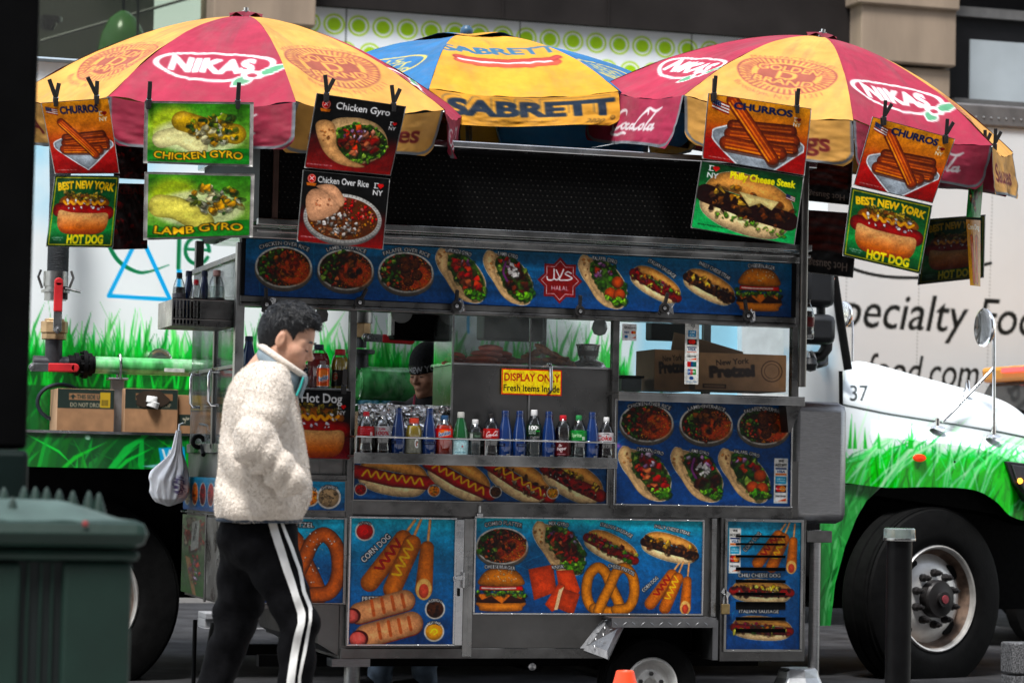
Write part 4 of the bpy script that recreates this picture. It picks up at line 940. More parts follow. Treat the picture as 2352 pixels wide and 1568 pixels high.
# cab
cr = itp([(560, 1897), (643, 1918), (849, 1948), (852, 1931), (930, 1932), (1120, 1934)])
ys = np.concatenate([np.linspace(575, 850, 70), np.linspace(852, 1110, 50)])
U = np.linspace(0, 1, 60)[None]; Yp = np.broadcast_to(ys[:, None], (len(ys), 60)); X = 1800+(cr(ys)[:, None]-1800)*U
D = CY_+.0*X+.05*np.clip((850-Yp)/250, 0, 1)
v = _d*FPX+_r*(X[..., None]-1176)+_u*(784-Yp[..., None]); P3 = CAM+v*((D-CAM[1])/v[..., 1])[..., None]
npmesh('cab_door', P3, gridquads(len(ys), 60), WRAP, tank, None, lin(np.clip(cv.sample(X-g0x, Yp-g0y), 0, 1))*.74)
m = MB(); m.prism([W(*q, CY_+.1)[[0, 2]] for q in [(1700, 1110), (1930, 1110), (1930, 852), (1944, 849), (1914, 643), (1890, 500), (1700, 500)]], CY_+.07, CY_+2.1); m.build('cab_body', MATS['tank_white'], tank)
MB().tube([W(1893, 500, CY_), W(1917, 643, CY_), W(1932, 745, CY_-.005), W(1948, 849, CY_-.01)], .028, 10).build('windscreen_seal', BLACK, tank, smooth=True)
MB().tube([W(1931, 852, CY_-.01), W(1932, 930, CY_-.01), W(1934, 1104, CY_-.01)], .014, 8).build('door_gap', BLACK, tank)
MB().tube([W(1934+k*23, float(seam(1934+k*23)), CY_+.012) for k in range(21)], .006, 6).build('bonnet_gap', mat('gap_shade', (.12, .14, .14), .6), tank)
BLKM = mat('mirror_shell', (.014, .015, .017), .42, 0, .2, 8)
def blob(px0, py0, px1, py1, Y, th, name, m_):
    X0, X1, Z0, Z1 = R(px0, py0, px1, py1, Y); return MB().box(X0, X1, Y-th/2, Y+th/2, Z0, Z1).build(name, m_, tank, bevel=.045, smooth=True)
blob(1838, 590, 1911, 706, 2.6, .16, 'mirror', BLKM); blob(1836, 722, 1911, 791, 2.6, .18, 'mirror', BLKM)
MB().tube([W(1885, 700, 2.62), W(1886, 730, 2.62)], .03, 10).build('mirror_link', BLKM, tank, smooth=True)
MB().tube([W(1838, 828, 2.66), W(1866, 822, 2.66), W(1886, 818, 2.65), W(1898, 800, 2.62), W(1899, 780, 2.62)], .04, 12).build('mirror_arm', BLKM, tank, smooth=True)
MB().tube([W(1842, 836, 2.7), W(1880, 838, 2.7), W(1895, 834, 2.75), W(1896, 790, 2.9)], .022, 8).build('mirror_arm', BLKM, tank, smooth=True)
MB().lathe([(0, -.05), (.035, -.04), (.05, 0), (.035, .04), (0, .05)], W(1861, 836, 2.6), n=16).build('arm_knob', BLKM, tank, smooth=True)
MB().tube([W(1852, 821, 2.62), W(1855, 821, 2.62)], .046, 12).tube([W(1865, 821, 2.62), W(1868, 820, 2.62)], .046, 12).build('arm_clip', mat('white_clip', (.6, .6, .6), .4), tank)
p = W(1907, 640, 2.85); MB().lathe([(0, -.03), (.02, -.03), (.03, 0), (.02, .03), (0, .03)], p, n=12).build('marker_lamp', mat('amber', (.6, .08, .01), .3), tank, smooth=True)
def disc_mirror(px, py, Y, rx, ry, stalk, name='wing_mirror'):
    c = W(px, py, Y); s_ = 6029/float((np.array(c)-CAM)@_d); e = thing(name, None, None, c); e.parent = tank; e.location = Vector(c)-tank.location
    a = math.acos(min(1, rx/ry)); Rm = Matrix.Rotation(-a-TH, 3, 'Z'); r = ry/s_
    MB().lathe([(r*.9, .012), (r, .006), (r*1.02, 0), (r, -.01), (r*.8, -.035), (r*.3, -.055), (0, -.058)], c, 'y', 32, M3=Rm).build('shell', CHROME, e, smooth=True)
    MB().lathe([(0, .012), (r*.89, .012), (r*.89, .006), (0, .006)], c, 'y', 32, M3=Rm).build('mirror_glass', mat('mirror_glass', (.85, .87, .88), .02, 1., 0), e)
    m = MB()
    for q in stalk: m.tube([W(*k) for k in q], .011, 10)
    m.build('stalk', CHROME, e, smooth=True)
disc_mirror(2259, 752, 2.95, 13, 44, [[(2262, 752, 2.95), (2281, 748, 2.95), (2283, 756, 2.95), (2283, 1000, 2.95)], [(2282, 845, 2.95), (2268, 860, 2.95), (2190, 943, 2.92), (2165, 968, 2.9)]])
disc_mirror(1938, 722, 5.0, 12, 30, [[(1946, 740, 5.0), (1957, 738, 5.0), (1957, 840, 5.0)]])
for px, py in ((2153, 984), (2282, 1004)): 
    p = W(px, py, 2.9); MB().lathe([(.055, 0), (.045, .012), (.015, .02), (.015, .07), (.0, .072)], p, n=20).build('mirror_foot', CHROME, tank, smooth=True)
p = W(2222, 893, 3.2); MB().lathe([(.035, -.02), (.02, 0), (.012, .06), (0, .062)], p, n=14).build('bonnet_catch', CHROME, tank, smooth=True)
p = W(2112, 1051, 2.80); T3 = Matrix.Diagonal((1.9, 1, 1)); MB().lathe([(.026, 0), (.022, .015), (0, .022)], p, 'y', 24, M3=T3).build('side_marker', mat('marker_red', (.62, .035, .01), .2, emit=(1, .06, .01), estr=.12), tank, smooth=True)
p = W(2193, 1060, 2.8); MB().lathe([(.008, 0), (0, .004)], p, 'y', 12).build('bolt', BLACK, tank)
hx = [(2300, 1058), (2352, 1064), (2400, 1070), (2400, 1175), (2352, 1150), (2318, 1108)]
MB().prism([W(*q, 2.84)[[0, 2]] for q in hx], 2.78, 3.0).build('headlamp', mat('lamp_housing', (.02, .02, .022), .12), tank, bevel=.012)
MB().prism([W(*q, 2.84)[[0, 2]] for q in [(2312, 1066), (2350, 1071), (2350, 1136), (2324, 1105)]], 2.765, 2.79).build('lamp_lens', mat('lamp_lens', (.10, .10, .11), .08, .6), tank, bevel=.006)
p = W(2343, 1104, 2.76); MB().lathe([(.02, 0), (.015, .012), (0, .016)], p, 'y', 14).build('indicator', mat('amber_lit', (.7, .25, .02), .3, emit=(1, .4, .04), estr=.8), tank, smooth=True)
# step plate on the far side of the road, seen under the lorry
X0, X1, Z0, Z1 = R(470, 1408, 1000, 1450, 8.0)
o = MB(); o.box(X0, X1, 7.98, 8.3, Z0, Z0+.03).box(X0, X1, 8.0, 8.3, Z0+.03, Z1-.05).box(X0, X1, 7.97, 8.3, Z1-.05, Z1)
tag(o.build('step_rail', mat('pale_aluminium', (.24, .24, .245), .5, .3, .12, 6), None, ((X0+X1)/2, 8.1, Z0), bevel=.006), 'long pale grey metal rail lying on the road beyond the tanker', 'rail')
# ---------------------------------------------------------------- the food cart
XL, XR = PX(548, 0, 900), PX(1840, 0, 900)
cart = thing('food_cart', 'stainless steel street food cart covered with blue menu boards', 'food cart', ((XL+XR)/2, .7, 0))
def z_(py, px=1176, Y=0): return PZ(py, Y, px)
def x_(px, py=1000, Y=0): return PX(px, Y, py)
def panel(px0, py0, px1, py1, Y, name, m, th=.02, parent=None, bevel=.003):
    X0, X1, Z0, Z1 = R(px0, py0, px1, py1, Y); return MB().box(X0, X1, Y, Y+th, Z0, Z1).build(name, m, parent or cart, bevel=bevel)
def frame(px0, py0, px1, py1, Y, w_, name, m, parent=None, th=.012):
    X0, X1, Z0, Z1 = R(px0, py0, px1, py1, Y); b = MB()
    b.box(X0-w_, X1+w_, Y-th, Y, Z1, Z1+w_).box(X0-w_, X1+w_, Y-th, Y, Z0-w_, Z0).box(X0-w_, X0, Y-th, Y, Z0, Z1).box(X1, X1+w_, Y-th, Y, Z0, Z1)
    for k in range(int((X1-X0)/.16)+1):
        for z in (Z1+w_/2, Z0-w_/2): b.lathe([(.005, 0), (.003, .004), (0, .005)], (X0+.04+k*.16, Y-th, z), 'y', 6)
    return b.build(name, m, parent or cart, bevel=.0025)
def board(cv, px0, py0, px1, py1, Y, name='menu_board', parent=None, m=None, gain=.72):
    X0, X1, Z0, Z1 = R(px0, py0, px1, py1, Y); o = cv.sheet(flat(X0, X1, Z0, Z1, Y), name, m or PRINT, parent or cart, gain=gain); return o
zb, zt, zm = z_(1512, 1200), z_(1188, 1200), z_(1045, 1200)
QUILT = mat('engraved_steel', (.145, .142, .138), .40, 1., .28, 3, .6, 6, rvar=.1, dirt=.5, dirtcol=(.07, .065, .06))
xw0, xw1 = x_(1392, 1460), x_(1648, 1460)
zw = z_(1420, 1500)
b = MB(); b.box(XL+.02, x_(728, 1450), .03, 1.5, z_(1398, 650), zm); b.prism([(x_(728, 1450)+.001, z_(1398, 728)), (x_(734, 1478), z_(1478, 734)), (x_(782, 1450)-.001, z_(1506, 780)), (x_(782, 1450)-.001, zm), (x_(728, 1450)+.001, zm)], .03, 1.5); b.box(x_(782, 1450), xw0, .02, 1.5, zb, zm); b.box(xw0, xw1, .02, 1.5, zw, zm); b.box(xw1, XR, .02, 1.5, zb, zm)
b.build('cabinet', QUILT, cart)
# well behind the wheel
MB().box(xw0+.01, xw1-.01, .35, 1.45, zb+.01, zw-.01).build('wheel_well', BLACKM, cart)
# trim rails
for q in ((800, 1152, 1408, 1186, -.004), (1408, 1160, 1820, 1188, -.006), (560, 1088, 800, 1102, -.004), (560, 1170, 800, 1186, -.004)): panel(*q[:4], q[4], 'trim_rail', STEELD, .02)
for px in (1070, 1080, 1640):
    X0, X1, Z0, Z1 = R(px-6, 1190, px+6, 1508 if px < 1600 else 1416, -.008); MB().box(X0, X1, -.008-.001*(px == 1080), .02, Z0, Z1).build('trim_upright', STEEL, cart, bevel=.003)
panel(782, 1488, 1390, 1512, -.003, 'sill_rail', STEELD, .02)
# --- menu boards, lower row
cv = Cv(239, 290, .75).vgrad([(0, C('38bcd2')), (.18, C('2a9cc4')), (.4, C('1977a4')), (1, C('114d84'))]); waves(cv, 3)
sauce(cv, 32, 30, 20, C('b01a24'), t='KETCHUP'); corndogs(cv, 117, 96, 186); label(cv, 'CORN DOG', 58, 68, 13, 86, rot=-.78)
label(cv, 'PRETZEL DOG', 72, 186, 11, 86); pretzeldog(cv, 84, 240, 165); sauce(cv, 198, 209, 21, C('4a2a14'), 1, 'RELISH'); sauce(cv, 197, 261, 21, C('d89a1e'), 0, 'MUSTARD')
door = panel(797, 1186, 1046, 1484, -.02, 'cabinet_door', STEEL, .03)
frame(803, 1191, 1041, 1478, -.024, .010, 'door_frame', STEELB, door); board(cv, 803, 1191, 1041, 1478, -.0225, parent=door)
panel(1046, 1192, 1064, 1482, -.016, 'door_flange', STEELB, .02, door)
X0, X1, Z0, Z1 = R(1040, 1318, 1064, 1336, -.03)
MB().obox(((X0+X1)/2, -.035, (Z0+Z1)/2), .028, .005, .012, Matrix.Rotation(-.15, 3, 'Y')).lathe([(.008, 0), (.006, .01), (0, .011)], (X0+.01, -.04, (Z0+Z1)/2), 'y', 10).box(X1-.006, X1+.004, -.045, -.02, Z0-.03, Z1+.01).build('latch', STEELB, door, bevel=.002)
X0, X1, Z0, Z1 = R(1051, 1350, 1056, 1368, -.02); MB().box(X0, X1, -.028, -.018, Z0, Z1).build('keyhole_plate', BLACK, door, bevel=.002)
cv = Cv(522, 216, .75).vgrad([(0, C('3cc0cf')), (.2, C('2a94c2')), (.42, C('1871a2')), (1, C('115388'))]); waves(cv, 8)
bowl(cv, 60, 63, 59, 'mix', 11); gyro(cv, 190, 67, 122, 'mix', 12); sub(cv, 310, 66, 130, .42, 'italian', 13); sub(cv, 447, 64, 134, .24, 'philly', 14)
burger(cv, 60, 163, 108, 15); knish(cv, 179, 160, 122); pretzel(cv, 310, 159, 122, C('bd7c40'), False); corndogs(cv, 450, 159, 122)
label(cv, 'COMBO PLATTER', 62, 10, 9, 86, arc=.6); label(cv, 'MIX GYRO', 188, 10, 8.5, 46, .1, .3); label(cv, 'ITALIAN SAUSAGE', 322, 20, 8, 80, .36, .4); label(cv, 'PHILLY CHEESE STEAK', 452, 19, 7.5, 86, .2, .2)
label(cv, 'CHEESEBURGER', 56, 111, 8, 70, .05, .25); label(cv, 'KNISK', 188, 110, 8, 28, -.1); label(cv, 'CHEESE PRETZEL', 336, 112, 8, 66, .3, .5); label(cv, 'CORN DOG', 402, 148, 8, 48, -.75)
frame(1091, 1193, 1611, 1407, -.004, .010, 'board_frame', STEELB); board(cv, 1091, 1193, 1611, 1407, -.003)
# right door with louvres
cv = Cv(170, 293, .8).vgrad([(0, C('2aa6c6')), (.15, C('1b96b4')), (.35, C('186c9c')), (1, C('104d82'))]); waves(cv, 5)
corndogs(cv, 116, 62, 116); label(cv, 'CORN DOG', 58, 46, 9, 56, -.85); label(cv, 'CHILI CHEESE DOG', 76, 123, 8.5, 98); sub(cv, 82, 161, 138, .03, 'chili', 21, .36); label(cv, 'ITALIAN SAUSAGE', 76, 206, 7.5, 92); sub(cv, 84, 246, 138, .05, 'italian', 22, .36)
def accept(c, x, y, w_, h):
    c.rect(x, y, x+w_, y+h, C('e2e0dc')); u = h/5.2
    c.text('WE', x+w_/2, y+u*.3, u*.28, BLK, w_*.4); c.text('ACCEPT', x+w_/2, y+u*.78, u*.28, BLK, w_*.85)
    c.rect(x+w_*.1, y+u*1.1, x+w_*.9, y+u*1.95, C('f4f2ee')); c.rect(x+w_*.1, y+u*1.1, x+w_*.9, y+u*1.28, C('183b70')); c.text('VISA', x+w_/2, y+u*1.52, u*.3, C('183b70'), w_*.6, shear=.2); c.rect(x+w_*.1, y+u*1.75, x+w_*.9, y+u*1.95, C('d8762a'))
    c.rect(x+w_*.1, y+u*2.1, x+w_*.9, y+u*2.95, C('3aa2c4')); c.text('AMERICAN', x+w_/2, y+u*2.4, u*.15, WHITE, w_*.6); c.text('EXPRESS', x+w_/2, y+u*2.65, u*.15, WHITE, w_*.6)
    c.rect(x+w_*.1, y+u*3.1, x+w_*.9, y+u*3.95, C('232030')); c.ell(x+w_*.36, y+u*3.52, u*.36, u*.36, C('c8202a')); c.ell(x+w_*.64, y+u*3.52, u*.36, u*.36, C('e08a28')); c.text('MasterCard', x+w_/2, y+u*3.52, u*.16, WHITE, w_*.75)
    c.rect(x+w_*.1, y+u*4.1, x+w_*.9, y+u*4.95, WHITE); c.text('DISCOVER', x+w_/2, y+u*4.38, u*.2, BLK, w_*.75); c.poly([(x+w_*.3, y+u*4.95), (x+w_*.9, y+u*4.6), (x+w_*.9, y+u*4.95)], C('d8601e'))
accept(cv, 5, 15, 27, 104)
door = panel(1655, 1190, 1850, 1518, -.02, 'vent_door', STEELD, .03)
frame(1668, 1198, 1837, 1490, -.026, .014, 'door_frame', STEEL, door); board(cv, 1668, 1198, 1837, 1490, -.0225, parent=door)
for y0, h in ((1231, 3), (1249, 3), (1277, 4), (1306, 6), (1334, 5), (1363, 5), (1390, 16), (1420, 6), (1447, 7)):
    X0, X1, Z0, Z1 = R(1690, y0-h*.5, 1804, y0+h*.5+1, -.024)
    m_ = MB().box(X0, X1, -.0245, -.02, Z0, Z1); m_.prism([(0, 0)]*0 or [(X0, Z1), (X1, Z1), (X1, Z1+.002), (X0, Z1+.002)], -.036, -.0225); m_.build('louvre', BLACK, door)
X0, X1, Z0, Z1 = R(1656, 1348, 1676, 1374, -.03); MB().obox(((X0+X1)/2, -.034, (Z0+Z1)/2), .026, .004, .014, Matrix.Rotation(.6, 3, 'Y')).build('hasp', STEELB, door, bevel=.002)
pl = thing('padlock', 'small brass and steel padlock hanging from the hasp of the louvred cart door', 'padlock', W(1665, 1398, -.05))
X0, X1, Z0, Z1 = R(1656, 1386, 1675, 1410, -.05); MB().box(X0, X1, -.062, -.042, Z0, Z1).build('lock_body', mat('lock_body', (.30, .22, .10), .4, .9, .2, 30), pl, bevel=.004)
MB().tube([((X0*.75+X1*.25)+(X1-X0)*.25*(1-cos(a)), -.052, Z1-.005+.055*sin(a)**.7) for a in np.linspace(0.001, pi-.001, 14)], .005, 8).build('shackle', STEELB, pl, smooth=True)
# pretzel board and sauces at the left
cv = Cv(190, 198, .75).vgrad([(0, C('30b0cc')), (.2, C('1f9cb8')), (.5, C('196c9c')), (1, C('125388'))]); waves(cv, 4)
pretzel(cv, 100, 108, 178, C('a85c38'), True); label(cv, 'PRETZEL', 88, 14, 11, 64)
panel(592, 1186, 797, 1388, -.018, 'cabinet_door', STEEL, .03); board(cv, 600, 1191, 788, 1383, -.0215); frame(600, 1191, 788, 1383, -.022, .008, 'board_frame', STEEL)
cv = Cv(232, 68, .75).vgrad([(0, C('2a94b8')), (.3, C('1985a8')), (1, C('125a8c'))]); waves(cv, 6)
for x, c_, n_ in ((28, C('7a1a1c'), 'ONIONS'), (74, C('b02020'), 'KETCHUP'), (120, C('4a2a14'), 'RELISH'), (150, C('e08a1a'), 'CHEESE'), (195, C('9a8468'), 'SAUERKRAUT')): sauce(cv, x, 37, 25 if x > 160 else 21, c_, 1, n_, seed=x)
board(cv, 560, 1104, 792, 1170, -.0215); panel(556, 1100, 796, 1174, -.018, 'board_backing', STEELD, .02)
# hot dog strip under the bottle shelf
cv = Cv(581, 82, .75).vgrad([(0, C('185a86')), (1, C('125a8e'))]); waves(cv, 7)
sub(cv, 89, 30, 158, .14, 'mustard', 31, .5); sub(cv, 239, 30, 150, .46, 'mustard', 32, .5); sub(cv, 377, 32, 152, .5, 'onion', 33, .5); sub(cv, 503, 32, 150, .46, 'chili', 34, .5)
for x, c_, n_ in ((16, C('a01a1c'), 'ONIONS'), (182, C('e88a1c'), 'CHEESE'), (323, C('4e3018'), 'RELISH'), (456, C('d8961c'), 'MUSTARD')): sauce(cv, x, 59, 13, c_, 1, n_, seed=x)
panel(806, 1066, 1404, 1156, -.012, 'board_backing', STEELD, .03); board(cv, 812, 1070, 1392, 1151, -.0145); frame(812, 1070, 1392, 1151, -.014, .006, 'board_frame', STEEL)
# right menu board
cv = Cv(403, 235, .75).vgrad([(0, C('0e4c74')), (.3, C('11558a')), (1, C('114d82'))]); waves(cv, 9)  # print starts darker at the top: the ledge's shade is painted in
for x, k, s_ in ((71, 'chicken', 41), (207, 'lamb', 42), (340, 'falafel', 43)): bowl(cv, x, 50, 61, k, s_)
for x, k, s_ in ((69, 'chicken', 45), (188, 'lamb', 46), (297, 'falafel', 47)): gyro(cv, x, 166, 122, k, s_)
for t, x, y, w_ in (('CHICKEN OVER RICE', 76, 6, 100), ('LAMB OVER RICE', 207, 8, 88), ('FALAFEL OVER RICE', 340, 10, 94)): label(cv, t, x, y, 8.5, w_, 0, .8)
for t, x, w_ in (('CHICKEN GYRO', 80, 62), ('LAMB GYRO', 192, 46), ('FALAFEL GYRO', 302, 60)): label(cv, t, x, 113, 7.5, w_, .16, .3)
cv.ell(5, 104, 9, 6, C('d880d0'), soft=6, alpha=.7); accept(cv, 366, 124, 32, 104)
panel(1406, 920, 1822, 1164, -.012, 'board_backing', STEELD, .03); board(cv, 1412, 924, 1815, 1159, -.0145); frame(1412, 924, 1815, 1159, -.014, .007, 'board_frame', STEELB)
# --- top sign
cv = Cv(1256, 122, .75).vgrad([(0, C('1d6c8c')), (.35, C('166690')), (1, C('104d80'))]); waves(cv, 10)
for x, k, s_ in ((83, 'chicken', 51), (219, 'lamb', 52), (353, 'falafel', 53)): bowl(cv, x, 58, 62, k, s_)
for x, k, s_ in ((477, 'chicken', 54), (585, 'lamb', 55), (804, 'falafel', 56)): gyro(cv, x, 60, 116, k, s_)
sub(cv, 929, 62, 126, .44, 'italian', 57); sub(cv, 1057, 62, 128, .38, 'philly', 58); burger(cv, 1178, 62, 106, 59)
for t, x, y, w_, ro, ar in (('CHICKEN OVER RICE', 83, 6, 112, 0, .9), ('LAMB OVER RICE', 219, 8, 90, 0, .8), ('FALAFEL OVER RICE', 353, 8, 108, 0, .9), ('CHICKEN GYRO', 470, 7, 60, .15, .2), ('LAMB GYRO', 583, 9, 46, .15, .2), ('FALAFEL GYRO', 808, 9, 58, .12, .3), ('ITALIAN SAUSAGE', 944, 22, 74, .5, .3), ('PHILLY CHEESE STEAK', 1070, 22, 82, .42, .2), ('CHEESEBURGER', 1182, 8, 66, .05, .3)): label(cv, t, x, y, 8.5, w_, ro, ar)
st = [(704+(52 if i % 2 == 0 else 39)*sin(i*pi/8), 61-(52 if i % 2 == 0 else 39)*cos(i*pi/8)) for i in range(16)]
cv.poly(st, C('8c1220')); cv.stroke([(704+(x-704)*.84, 61+(y-61)*.84) for x, y in st], 1.2, C('e8d0d0'), closed=True)
cv.text('HALAL', 704, 78, 10, WHITE, 40, bold=0)
for q, w_ in (([(730, 44), (722, 41), (716, 46), (724, 50), (732, 55), (724, 59), (712, 60), (704, 60), (700, 56)], 3), ([(712, 36), (708, 46), (702, 57), (696, 60), (692, 58)], 3), ([(695, 38), (700, 48), (704, 56)], 2.6), ([(690, 36), (690, 56), (684, 61), (676, 60), (674, 54)], 3)): cv.stroke(q, w_, WHITE, smooth=5)
ts = board(cv, 563, 577, 1818, 703, -.035, 'top_menu_board', gain=.62)
X0, X1, Z0, Z1 = R(563, 577, 1818, 703, -.035)
b = MB(); b.box(X0-.02, X1+.03, -.03, .06, Z0-.035, Z0).box(X0-.02, X1+.03, -.045, .06, Z0-.055, Z0-.037); b.build('lower_rail', STEELD, cart, bevel=.004)
MB().box(X0-.02, X1+.03, -.03, .03, Z0, Z1+.003).build('sign_backing', BLACKM, cart)
b = MB(); b.box(X0-.02, X1+.05, -.05, .06, Z1+.005, Z1+.055).box(X0-.02, X1+.05, -.07, .02, Z1+.058, Z1+.066); b.build('upper_rail', STEEL, cart, bevel=.004)
zs0, zs1 = Z0, Z1+.055
# --- canopy with perforated front
XC0, XC1 = x_(590, 450), x_(1842, 480)
ZC0, ZC1 = z_(538, 1240), z_(362, 1320)
cv = Cv(1250, 178, .6, C('101011'))
for j in range(15):
    y = 8+j*11.6; cv.stroke([(0, y+5), (1250, y+5)], 1.2, C('1e1d1d'))
    for i in range(113): cv.ell(6+i*11+(5 if j % 2 else 0), y, 1.5, 1.3, C('5a5753') if (i*7+j*3) % 5 else C('8a8680'))
cv.sheet(flat(XC0, XC1, ZC0, ZC1-.02, -.06), 'perforated_panel', mat('perforated_dark', (1, 1, 1), .6, 0, .2, 3, vcol=True, spec=.05), cart, gain=.25)
b = MB(); b.box(XC0, XC1, -.055, 1.5, ZC0, ZC1); b.build('canopy', BLACKM, cart)
MB().box(XC0-.03, XC1+.03, -.13, 1.55, ZC1, ZC1+.035).build('canopy_roof', STEELB, cart, bevel=.006)
b = MB(); b.box(XC0-.01, XC1+.02, -.10, -.055, ZC0-.03, ZC0+.005).box(XC0-.01, XC1+.02, -.085, -.05, ZC0-.065, ZC0-.048)
b.build('canopy_rail', STEEL, cart, bevel=.004)
b = MB(); 
for px in (626,): X = x_(px, 440); b.box(X-.014, X+.014, -.075, -.055, ZC0, ZC1)
b.build('canopy_brace', mat('brown_steel', (.10, .06, .05), .4, .8, .2, 9), cart)
MB().box(XC0+.05, XC1-.05, .0, 1.45, zs1+.03, ZC0-.002).build('ceiling', STEELB, cart)
# posts
def post(px, y0, y1, w_, Y0, name='post', m=STEELD, d_=.05, py=None):
    X = x_(px, py or (y0+y1)/2, Y0); return MB().box(X-w_/2, X+w_/2, Y0, Y0+d_, z_(y1, px, Y0), z_(y0, px, Y0)).build(name, m, cart, bevel=.004)
post(549, 556, 1088, .046, -.01, m=STEEL); post(808, 703, 1190, .036, -.015, m=STEELD); post(1413, 724, 1168, .036, -.015, m=STEELD); post(1829, 600, 925, .04, -.012, m=STEELD)
for X, n_ in ((XL, 0), (XR-.05, 1)): MB().box(X, X+.045, 1.32, 1.365, zm, ZC0).build('post', STEELD, cart, bevel=.004)
for px in (815, 1420): X = x_(px, 800); MB().box(X, X+.03, 1.33, 1.36, zm, ZC0).build('rear_post', STEELD, cart, bevel=.003)
# left end: glass above, boards below
XE = XL-.004
b = MB(); b.box(XE-.012, XE+.03, -.01, 1.365, zm-.02, zm+.03); b.box(XE-.012, XE+.03, 0, 1.36, z_(575, 500)-.03, z_(575, 500)); b.box(XE-.012, XE+.03, .03, 1.36, z_(838, 500)-.01, z_(838, 500)+.01); b.box(XE-.012, XE+.03, .62, .66, zm, z_(600, 500)); b.build('end_frame', STEELD, cart, bevel=.003)
MB().box(XE, XE+.006, .03, 1.34, zm+.03, z_(578, 500)).build('end_glass', thin_glass('hazy_pane', (.80, .84, .83), .16, .22), cart)
for Y in (.45, .98):
    z0, z1 = z_(925, 480), z_(845, 480); MB().tube([(XE-.012, Y, z1)]+[(XE-.012-.05*sin(a), Y, z1+.02*cos(a)*0) for a in (.6, 1.2)]+[(XE-.065, Y, z1-.02), (XE-.065, Y, z0+.02), (XE-.05, Y, z0), (XE-.012, Y, z0)], .008, 8).build('pull_handle', CHROME, cart, smooth=True)
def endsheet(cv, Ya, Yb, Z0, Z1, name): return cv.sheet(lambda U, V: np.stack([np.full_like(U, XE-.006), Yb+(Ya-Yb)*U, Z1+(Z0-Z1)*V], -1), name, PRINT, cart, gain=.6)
ze = lambda py: z_(py, 470)+.0
cv = Cv(120, 75, .9).vgrad([(0, C('2fa0c0')), (.4, C('1981a8')), (1, C('165c90'))])
for i, c_ in enumerate((C('8a7a60'), C('f07a1a'), C('8a1a20'), C('a81c2c'), C('6a3a20'), C('c8962a'))): cv.ell(11+i*20, 38, 8.5, 27, C('d8ccc0')); cv.ell(11+i*20, 38, 7, 24, c_, shade=.4); cv.clutter(inell(11+i*20, 38, 6, 22), [tint(c_, .7), tint(c_, 1.3)], 16, 1.5, 4, i, box=(4+i*20, 14, 18+i*20, 62))
zq = PZ(1095, 1.2, 455), PZ(1170, 1.2, 455)
endsheet(cv, .06, 1.46, zq[1], zq[0], 'end_board')
zq2 = PZ(1182, 1.2, 450), PZ(1362, 1.2, 450)
cv = Cv(80, 190, .9).vgrad([(0, C('8a9a78')), (.45, C('7a8a6a')), (.5, C('4a6a3a')), (1, C('3a7a2a'))]); cv.clutter(inell(40, 44, 36, 42), [C('a84a34'), C('b86a50'), C('8a3a2a'), C('c8b8a0')], 60, 4, 10, 3, .3, box=(0, 0, 80, 90)); cv.poly([(34, 16), (58, 10), (56, 76), (30, 88)], C('b8b8b0')); cv.text('WE ACCEPT', 44, 40, 7, BLK, 42, rot=-1.35)
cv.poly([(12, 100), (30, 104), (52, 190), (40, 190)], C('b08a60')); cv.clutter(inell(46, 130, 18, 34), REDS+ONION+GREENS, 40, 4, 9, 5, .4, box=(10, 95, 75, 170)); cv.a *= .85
endsheet(cv, .74, 1.46, zq2[1], zq2[0], 'end_board')
b = MB(); b.box(XE-.012, XE-.002, .10, .68, zq2[1], zq2[0]).box(XE-.014, XE-.004, .70, .73, zq2[1]-.02, zq2[0]+.02).box(XE-.012, XE-.002, .0, 1.5, zq2[0]+.01, zq[1]-.01); b.build('end_door', STEELD, cart, bevel=.003)
MB().box(XE-.03, XE-.012, .2, .3, (zq2[0]+zq2[1])/2-.03, (zq2[0]+zq2[1])/2+.01).box(XE-.04, XE-.012, .16, .2, (zq2[0]+zq2[1])/2-.045, (zq2[0]+zq2[1])/2+.03).build('latch', STEELB, cart, bevel=.004)
# deck inside
MB().box(XL+.03, XR-.03, .03, 1.45, zm-.01, zm+.012).build('deck', STEEL, cart)
# bay 3: display case; stainless front, shelf, glass
zd = z_(838, 1220, .03)
X0, X1 = x_(1036, 940, .03), x_(1404, 940, .03)
b = MB(); b.box(X0, X1, .03, .40, zm+.012, zd-.012); b.build('display_counter', mat('mirror_steel', (.16, .157, .153), .28, 1., .2, 2.2, .05, 8, rvar=.08), cart, bevel=.004)
MB().box(X0-.005, X1+.005, .022, .42, zd-.011, zd).build('display_shelf', STEELB, cart)
MB().box(X0, X1, .024, .030, zd+.001, z_(716, 1220)).build('display_glass', PANE, cart)
MB().box(X0, X0+.005, .03, .40, zd+.001, z_(712, 1036)).build('side_glass', PANE, cart)
px = x_(1218, 900); b = MB(); b.box(px-.004, px+.004, .016, .0295, zm+.02, z_(720, 1220)); b.box(X0-.006, X0+.004, .012, .024, zm+.02, z_(716, 1036)); b.build('glass_edge', STEEL, cart)
MB().tube([(x_(1257), .02, z_(836, 1257)), (x_(1257), -.02, z_(836, 1257)), (x_(1257), -.04, z_(842, 1257)), (x_(1258), -.04, z_(895, 1257)), (x_(1258), -.02, z_(901, 1257)), (x_(1258), .02, z_(901, 1257))], .009, 10).build('pull_handle', CHROME, cart, smooth=True)
cv = Cv(138, 60, 1.2, C('f0d41c')); cv.stroke([(1, 1), (137, 1), (137, 59), (1, 59)], 3, C('c8201c'), closed=True); cv.text('DISPLAY ONLY', 69, 19, 17, C('b0141c'), 128); cv.text('Fresh Items Inside', 69, 44, 15, C('14160c'), 130, bold=0, out=C('14160c'), grow=.012)
board(cv, 1152, 848, 1290, 907, .012, 'display_notice', gain=.8)
